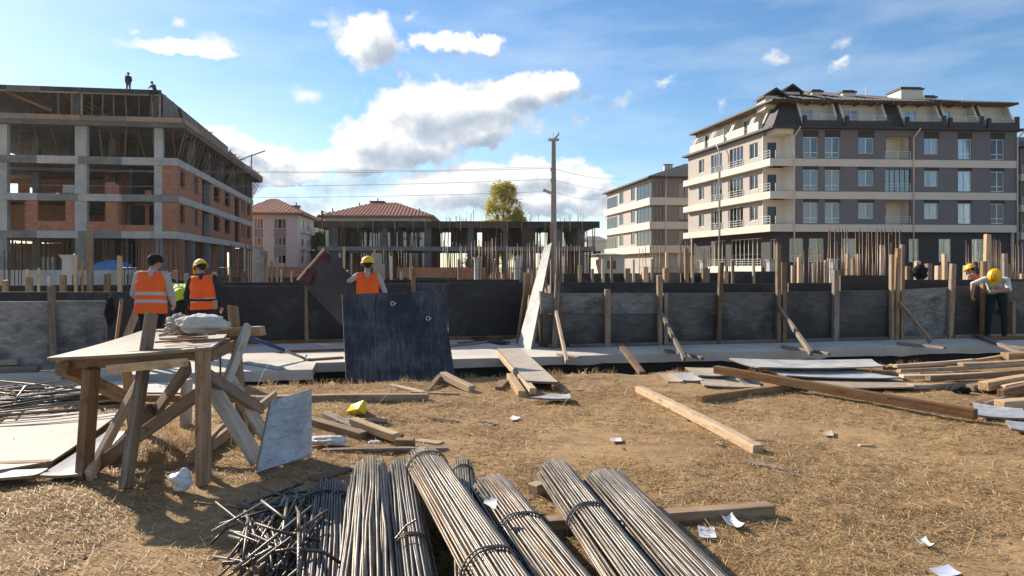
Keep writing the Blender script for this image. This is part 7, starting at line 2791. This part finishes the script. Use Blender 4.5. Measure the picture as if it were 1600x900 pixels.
G_C = 'cut bar ends in the tangled heap'
for k in range(118):
    px, py = random.uniform(372, 500), random.uniform(812, 905)
    if k > 84:
        px, py = random.uniform(405, 500), random.uniform(785, 835)
    c = gnd(px, py)
    L_ = random.uniform(0.25, 0.62)
    if k < 60:
        c, L_ = gnd(random.uniform(378, 500), random.uniform(845, 910)), random.uniform(0.45, 0.85)
    a = random.gauss(math.pi / 2 + 0.12, 0.22) if k < 66 else random.uniform(0, math.pi)
    lift = random.uniform(0.02, 0.20) * (1 - abs(px - 430) / 140) + 0.01 if k <= 84 else random.uniform(0.01, 0.10)
    tilt = random.uniform(-0.12, 0.18) if k < 66 else random.uniform(-0.45, 0.45)
    d = Vector((math.cos(a), math.sin(a), tilt)) * L_ / 2
    p0, p1 = c + Vector((0, 0, lift)) - d, c + Vector((0, 0, lift)) + d
    for q in (p0, p1):
        q.z = max(q.z, 0.008)
    M = frame_x(p0, p1)
    mb = MB()
    Lh = (p1 - p0).length / 2
    mb.tube([(-Lh, 0, 0), (0, random.uniform(-.003, .003), random.uniform(-.003, .003)), (Lh, 0, 0)], random.choice((0.006, 0.008, 0.0075, 0.010)), 6)
    o = mb.build('rebar_offcut', (REBAR_D if k > 84 or k % 4 == 0 else REBAR), None, M, True)
    if k > 84:
        tag(o, 'dark bar end in the low scatter behind the tangled heap', 'rebar', 'dark bar ends behind the tangled heap')
    else:
        tag(o, 'cut bar end lying in the tangled heap left of the rebar bundles', 'rebar', G_C)
for (pts, lab) in (([(356, 822, .05), (330, 850, .02)], None), ([(500, 845, .16), (440, 832, .22), (400, 818, .24)], None), ([(533, 880, .16), (505, 862, .2), (455, 858, .24), (430, 862, .24)], None), ([(452, 768, .04), (466, 800, .2), (466, 830, .25)], None)):
    mb = MB()
    mb.tube([gnd(*q) for q in pts], 0.008, 6)
    tag(mb.build('rebar_offcut', REBAR_R, None, None, True), 'cut bar end lying in the tangled heap left of the rebar bundles', 'rebar', G_C)
mb = MB()
mb.tube([gnd(466, 905, 0.28), gnd(467, 800, 0.22)], 0.008, 6)
tag(mb.build('rebar_offcut', REBAR, None, None, True), 'straight upright looking bar standing out in front of the tangled heap', 'rebar', G_C)

G_D = 'loose bars on the dusty board'
for k in range(46):
    if k < 18:
        c = gnd(random.uniform(-30, 70), random.uniform(640, 668))
        a, L_ = random.gauss(0.55, 0.07), random.uniform(1.2, 2.0)
    elif k < 34:
        c = gnd(random.uniform(-10, 90), random.uniform(618, 645))
        a, L_ = random.gauss(-0.15, 0.5), random.uniform(0.7, 1.6)
    else:
        c = gnd(random.uniform(70, 122), random.uniform(625, 650))
        a, L_ = random.uniform(-0.6, 0.9), random.uniform(0.3, 0.8)
    c.z = random.uniform(0.075, 0.19)
    d = Vector((math.cos(a), math.sin(a), random.uniform(-0.05, 0.08))) * L_ / 2
    M = frame_x(c - d, c + d)
    mb = MB()
    mb.tube([(-L_ / 2, 0, 0), (0, random.uniform(-.02, .02), 0), (L_ / 2, 0, 0)], 0.010, 6)
    tag(mb.build('loose_bar', REBAR if k % 3 else REBAR_D, None, M, True), 'steel bar in the loose tangle on the dusty board at far left', 'rebar', G_D)
mb = MB()
mb.tube([gnd(15, 637, 0.12), gnd(40, 603, 0.3)], 0.010, 6)
tag(mb.build('loose_bar', REBAR, None, None, True), 'bar end pointing up out of the loose tangle at far left', 'rebar', G_D)
mb = MB()
mb.tube([gnd(122, 640, 0.1), gnd(150, 630, 0.14), gnd(162, 642, 0.02)], 0.010, 6)
tag(mb.build('loose_bar', REBAR_D, None, None, True), 'bent bar end beside the left table leg', 'rebar', G_D)

# ================================================================== litter
m, g = new_mat('plastic_film')
finish(g, (0.70, 0.69, 0.67), 0.25, g.bump(g.noise(g.coord('Object'), 22, 5, 0.6), 0.5, 0.01), 0.0, 0.6, {'Transmission Weight': 0.1})
FILM = m
m, g = new_mat('plastic_yellow')
finish(g, (0.74, 0.60, 0.03), 0.35, g.bump(g.noise(g.coord('Object'), 14, 4, 0.6), 0.6, 0.01), 0.0, 0.5)
YELLOW = m
tag(crumple('plastic_bag', gnd(284, 752, 0.06), 0.082, FILM, 31, 0.42, 1.6, 4, (0.9, 0.7, 0.95), flat=-0.06, fine=0.03), 'crumpled clear plastic bag on the straw under the table', 'plastic bag')
tag(crumple('plastic_film', gnd(512, 688, 0.03), 0.17, FILM, 33, 0.4, 2.2, 4, (1.05, 0.5, 0.22), flat=-0.03), 'crumpled plastic film beside the wide white board', 'plastic film')
tag(crumple('plastic_film', gnd(586, 691, 0.012), 0.06, FILM, 35, 0.4, 2.2, 3, (1.0, 0.6, 0.25), flat=-0.012), 'little scrap of plastic film before the thin plank', 'plastic film')
t = thing('yellow_plastic', 'bright yellow plastic piece on the straw behind the small timber heap', 'plastic', gnd(557, 646))
mb = MB()
pts_a = [gnd(541, 643, 0.02), gnd(553, 649, 0.0), gnd(571, 648, 0.02), gnd(573, 628, 0.16), gnd(568, 625, 0.18), gnd(548, 633, 0.10)]
q = [Vector(p) for p in pts_a]
mid = gnd(559, 639, 0.12)
back = gnd(560, 628, 0.07)
mb.add(q + [mid, back], [(0, 1, 6, 5), (1, 2, 3, 6), (6, 3, 4, 5), (5, 4, 7), (0, 5, 7), (2, 7, 3), (3, 7, 4), (0, 7, 2, 1)])
mb.build('sheet', YELLOW, t, Matrix())

PAPER = plain('paper_white', (0.64, 0.64, 0.63), 0.8, 0.04, 6.0)
PAPER_B = plain('paper_bluish', (0.50, 0.54, 0.66), 0.8, 0.05, 6.0)
INK = plain('print_grey', (0.30, 0.32, 0.38), 0.8, 0.05)
G_P = 'paper scraps on the straw'


def paper(corners, z, mat, lab, curl=0.005, lines=0):
    c = [gnd(x, y, z) for x, y in corners]
    for p in c:
        p.z += ground_z(p.x, p.y)
    o = sheet('paper', c, 0.0016, mat, None, lab, 'paper', G_P, curl=curl, n=6)
    return o


paper([(1093, 834), (1120, 834.5), (1116, 819), (1090, 817)], 0.018, PAPER_B, 'bluish paper sheet lying flat right of the rightmost bundle')
paper([(1146, 821), (1163, 817), (1143, 803), (1127, 807)], 0.03, PAPER, 'white paper sheet tilted behind the bluish one', 0.02)
paper([(1472, 899), (1503, 893), (1482, 880), (1452, 885)], 0.02, PAPER_B, 'pale paper sheet at the bottom right corner')
paper([(1444, 847), (1460, 848), (1446, 836), (1428, 836)], 0.025, PAPER, 'white paper scrap above the bottom right sheet', 0.02)
paper([(795, 650), (806, 652), (813, 647), (801, 643)], 0.02, PAPER, 'small white scrap on the straw in the middle')
paper([(1284, 672), (1303, 674), (1300, 667), (1287, 667)], 0.02, SH_TAN, 'tan scrap on the straw right of the long pale timber')
paper([(955, 686), (972, 686), (970, 680), (953, 681)], 0.02, PAPER, 'small pale scrap left of the long pale timber')
o = sheet('paper', (gnd(757, 786, 0.27), gnd(775, 796, 0.27), gnd(778, 780, 0.31), gnd(759, 774, 0.31)), 0.0016, PAPER, None, 'white tag lying on the diagonal rebar bundle', 'paper', G_P, curl=0.006, n=4)
lt(1342, 690, 1365, 690, 0.05, 0.03, W_NEW, 'tiny wood chip alone on the straw at right')
lt(1336, 687, 1360, 692, 0.05, 0.012, W_NEW, 'thin wood sliver under the tiny chip at right')

# ================================================================== straw, clods and weeds
def ground_z_np(x, y):
    s, w = SU.x * x + SU.y * y, SV.x * x + SV.y * y
    return np.array([ground_h(a, b) for a, b in zip(s, w)])


def straw(n, seed, y0, y1, name, mat, lmin, lmax, wid, up=0.12, dens=True):
    r = np.random.default_rng(seed)
    u = r.random(n * 2)
    Y = y0 * (y1 / y0) ** u
    X = (r.random(n * 2) * 2 - 1) * (Y * 0.92 + 1.8)
    W = SV.x * X + SV.y * Y
    keep = W < 9.95
    if dens:
        nz = np.array([mnoise.noise(Vector((a * 0.55, b * 0.55, 3.3))) + 0.5 * mnoise.noise(Vector((a * 1.9, b * 1.9, 7.3))) for a, b in zip(X, Y)])
        bare = (X < -0.9) & (Y < 5.4) & (X > -2.4)
        keep &= (nz > -0.30 + 0.55 * r.random(n * 2) - 0.30) & ~(bare & (r.random(n * 2) < 0.6))
    X, Y = X[keep][:n], Y[keep][:n]
    n = len(X)
    Z = ground_z_np(X, Y)
    L = lmin + (lmax - lmin) * r.random(n) ** 2.2
    base_dir = np.where(r.random(n) < 0.6, r.normal(-0.45, 0.5, n), r.uniform(0, np.pi, n))
    dx, dy = np.cos(base_dir), np.sin(base_dir)
    tilt = np.abs(r.normal(0, up, n)) * L
    wd = wid * (0.6 + 0.8 * r.random(n)) * (1 + 0.13 * np.maximum(0, Y - 3.0))
    nx_, ny_ = -dy * wd / 2, dx * wd / 2
    zl = Z + 0.004 + 0.012 * r.random(n)
    bend = r.normal(0, 0.18, n) * L
    V = np.empty((n, 6, 3))
    for k, (t, zz) in enumerate(((-0.5, 0.0), (0.0, 0.6), (0.5, 1.0))):
        cx = X + dx * L * t - dy * bend * (0.25 - t * t) * 2
        cy = Y + dy * L * t + dx * bend * (0.25 - t * t) * 2
        cz = zl + tilt * zz
        V[:, k * 2] = np.stack([cx + nx_, cy + ny_, cz], -1)
        V[:, k * 2 + 1] = np.stack([cx - nx_, cy - ny_, cz + wd * 0.3], -1)
    me = bpy.data.meshes.new(name)
    me.vertices.add(n * 6)
    me.vertices.foreach_set('co', V.reshape(-1))
    b = np.arange(n)[:, None] * 6
    q = np.concatenate([b + np.array([[0, 1, 3, 2]]), b + np.array([[2, 3, 5, 4]])], 1).reshape(-1)
    me.loops.add(len(q))
    me.loops.foreach_set('vertex_index', q)
    me.polygons.add(n * 2)
    me.polygons.foreach_set('loop_start', np.arange(n * 2) * 4)
    me.update(calc_edges=True)
    return kind(link(name, me, Matrix(), None, mat), 'stuff')


m, g = new_mat('straw_dry')
gi = g.n('ShaderNodeNewGeometry').outputs['Random Per Island']
c = g.ramp(gi, [(0.0, (0.20, 0.12, 0.05)), (0.35, (0.40, 0.27, 0.125)), (0.7, (0.55, 0.40, 0.20)), (1.0, (0.68, 0.55, 0.33))])
d = g.n('ShaderNodeBsdfPrincipled', {'Base Color': c, 'Roughness': 0.6, 'Specular IOR Level': 0.3})
tl = g.n('ShaderNodeBsdfTranslucent', {'Color': c})
mx = g.n('ShaderNodeMixShader', {0: 0.25, 1: d.outputs[0], 2: tl.outputs[0]})
g.n('ShaderNodeOutputMaterial', {'Surface': mx.outputs[0]})
STRAW = m
straw(300000, 4, 2.4, 11.5, 'straw', STRAW, 0.014, 0.10, 0.0025)
straw(1800, 14, 2.6, 11.0, 'dry_grass', STRAW, 0.06, 0.22, 0.003, 0.5, False)

# clods and pebbles
r = np.random.default_rng(9)
n = 2600
Y = 2.4 * (10.2 / 2.4) ** r.random(n)
X = (r.random(n) * 2 - 1) * (Y * 0.92 + 1.8)
ok = SV.x * X + SV.y * Y < 10.0
X, Y = X[ok], Y[ok]
Z = ground_z_np(X, Y)
mb = MB()
for x, y, z in zip(X, Y, Z):
    s = 0.004 + 0.02 * random.random() ** 6
    pts = [Vector((random.uniform(.7, 1.2) * a, random.uniform(.7, 1.2) * b, random.uniform(.4, .8) * c_)) * s for a, b, c_ in ((1, 0, 0), (-1, 0, 0), (0, 1, 0), (0, -1, 0), (0, 0, 1), (0, 0, -1))]
    mb.add([Vector((x, y, z + s * 0.2)) + p for p in pts], [(0, 2, 4), (2, 1, 4), (1, 3, 4), (3, 0, 4), (2, 0, 5), (1, 2, 5), (3, 1, 5), (0, 3, 5)])
kind(mb.build('pebbles', plain('clod', (0.30, 0.20, 0.11), 0.95, 0.4, 9.0)), 'stuff')

# tufts of dry weed at the trench lip, green weed between the bundles
def tufts(spots, name, mat, hgt, cnt, spread):
    mb = MB()
    for (x, y) in spots:
        z = ground_z(x, y)
        for k in range(cnt):
            a = random.uniform(0, 6.28)
            rr = random.uniform(0, spread)
            p = Vector((x + math.cos(a) * rr, y + math.sin(a) * rr, z - 0.005))
            h = hgt * random.uniform(0.4, 1.1)
            lean = Vector((random.uniform(-.5, .5), random.uniform(-.5, .5), 1)).normalized()
            w = Vector((random.uniform(-1, 1), random.uniform(-1, 1), 0)).normalized() * 0.0022
            m1 = p + lean * h * 0.6
            tip = p + lean * h + Vector((lean.x, lean.y, -0.3)) * h * 0.3
            mb.add([p - w, p + w, m1 + w * 0.8, m1 - w * 0.8, tip], [(0, 1, 2, 3), (3, 2, 4)])
    return kind(mb.build(name, mat), 'stuff')


sp = []
for k in range(70):
    s = random.uniform(-7, 9)
    w = edge_w(s) - abs(random.gauss(0.05, 0.12))
    p = S(s, w)
    sp.append((p.x, p.y))
tufts(sp, 'weeds', STRAW, 0.13, 16, 0.10)
tufts([(gnd(px, py).x, gnd(px, py).y) for px, py in [(random.uniform(672, 700), random.uniform(830, 905)) for _ in range(16)]], 'green_weeds',
      plain('weed_green', (0.05, 0.075, 0.02), 0.7, 0.4, 9.0), 0.09, 14, 0.05)
tufts([(gnd(px, py).x, gnd(px, py).y) for px, py in [(random.uniform(225, 300), random.uniform(655, 735)) for _ in range(26)]], 'straw_tufts', STRAW, 0.12, 22, 0.12)

# ================================================================== thin haze, added to give the veiling lens glare near the sun
mb = MB()
mb.box(-1000, 1000, -60, 1600, -2.5, 24)
m, g = new_mat('air')
vol = g.n('ShaderNodeVolumePrincipled', {'Color': (0.93, 0.96, 1.0), 'Density': 0.00013, 'Anisotropy': 0.5})
g.n('ShaderNodeOutputMaterial', {'Volume': vol.outputs[0]})
hz = mb.build('haze', m)
kind(hz, 'stuff')
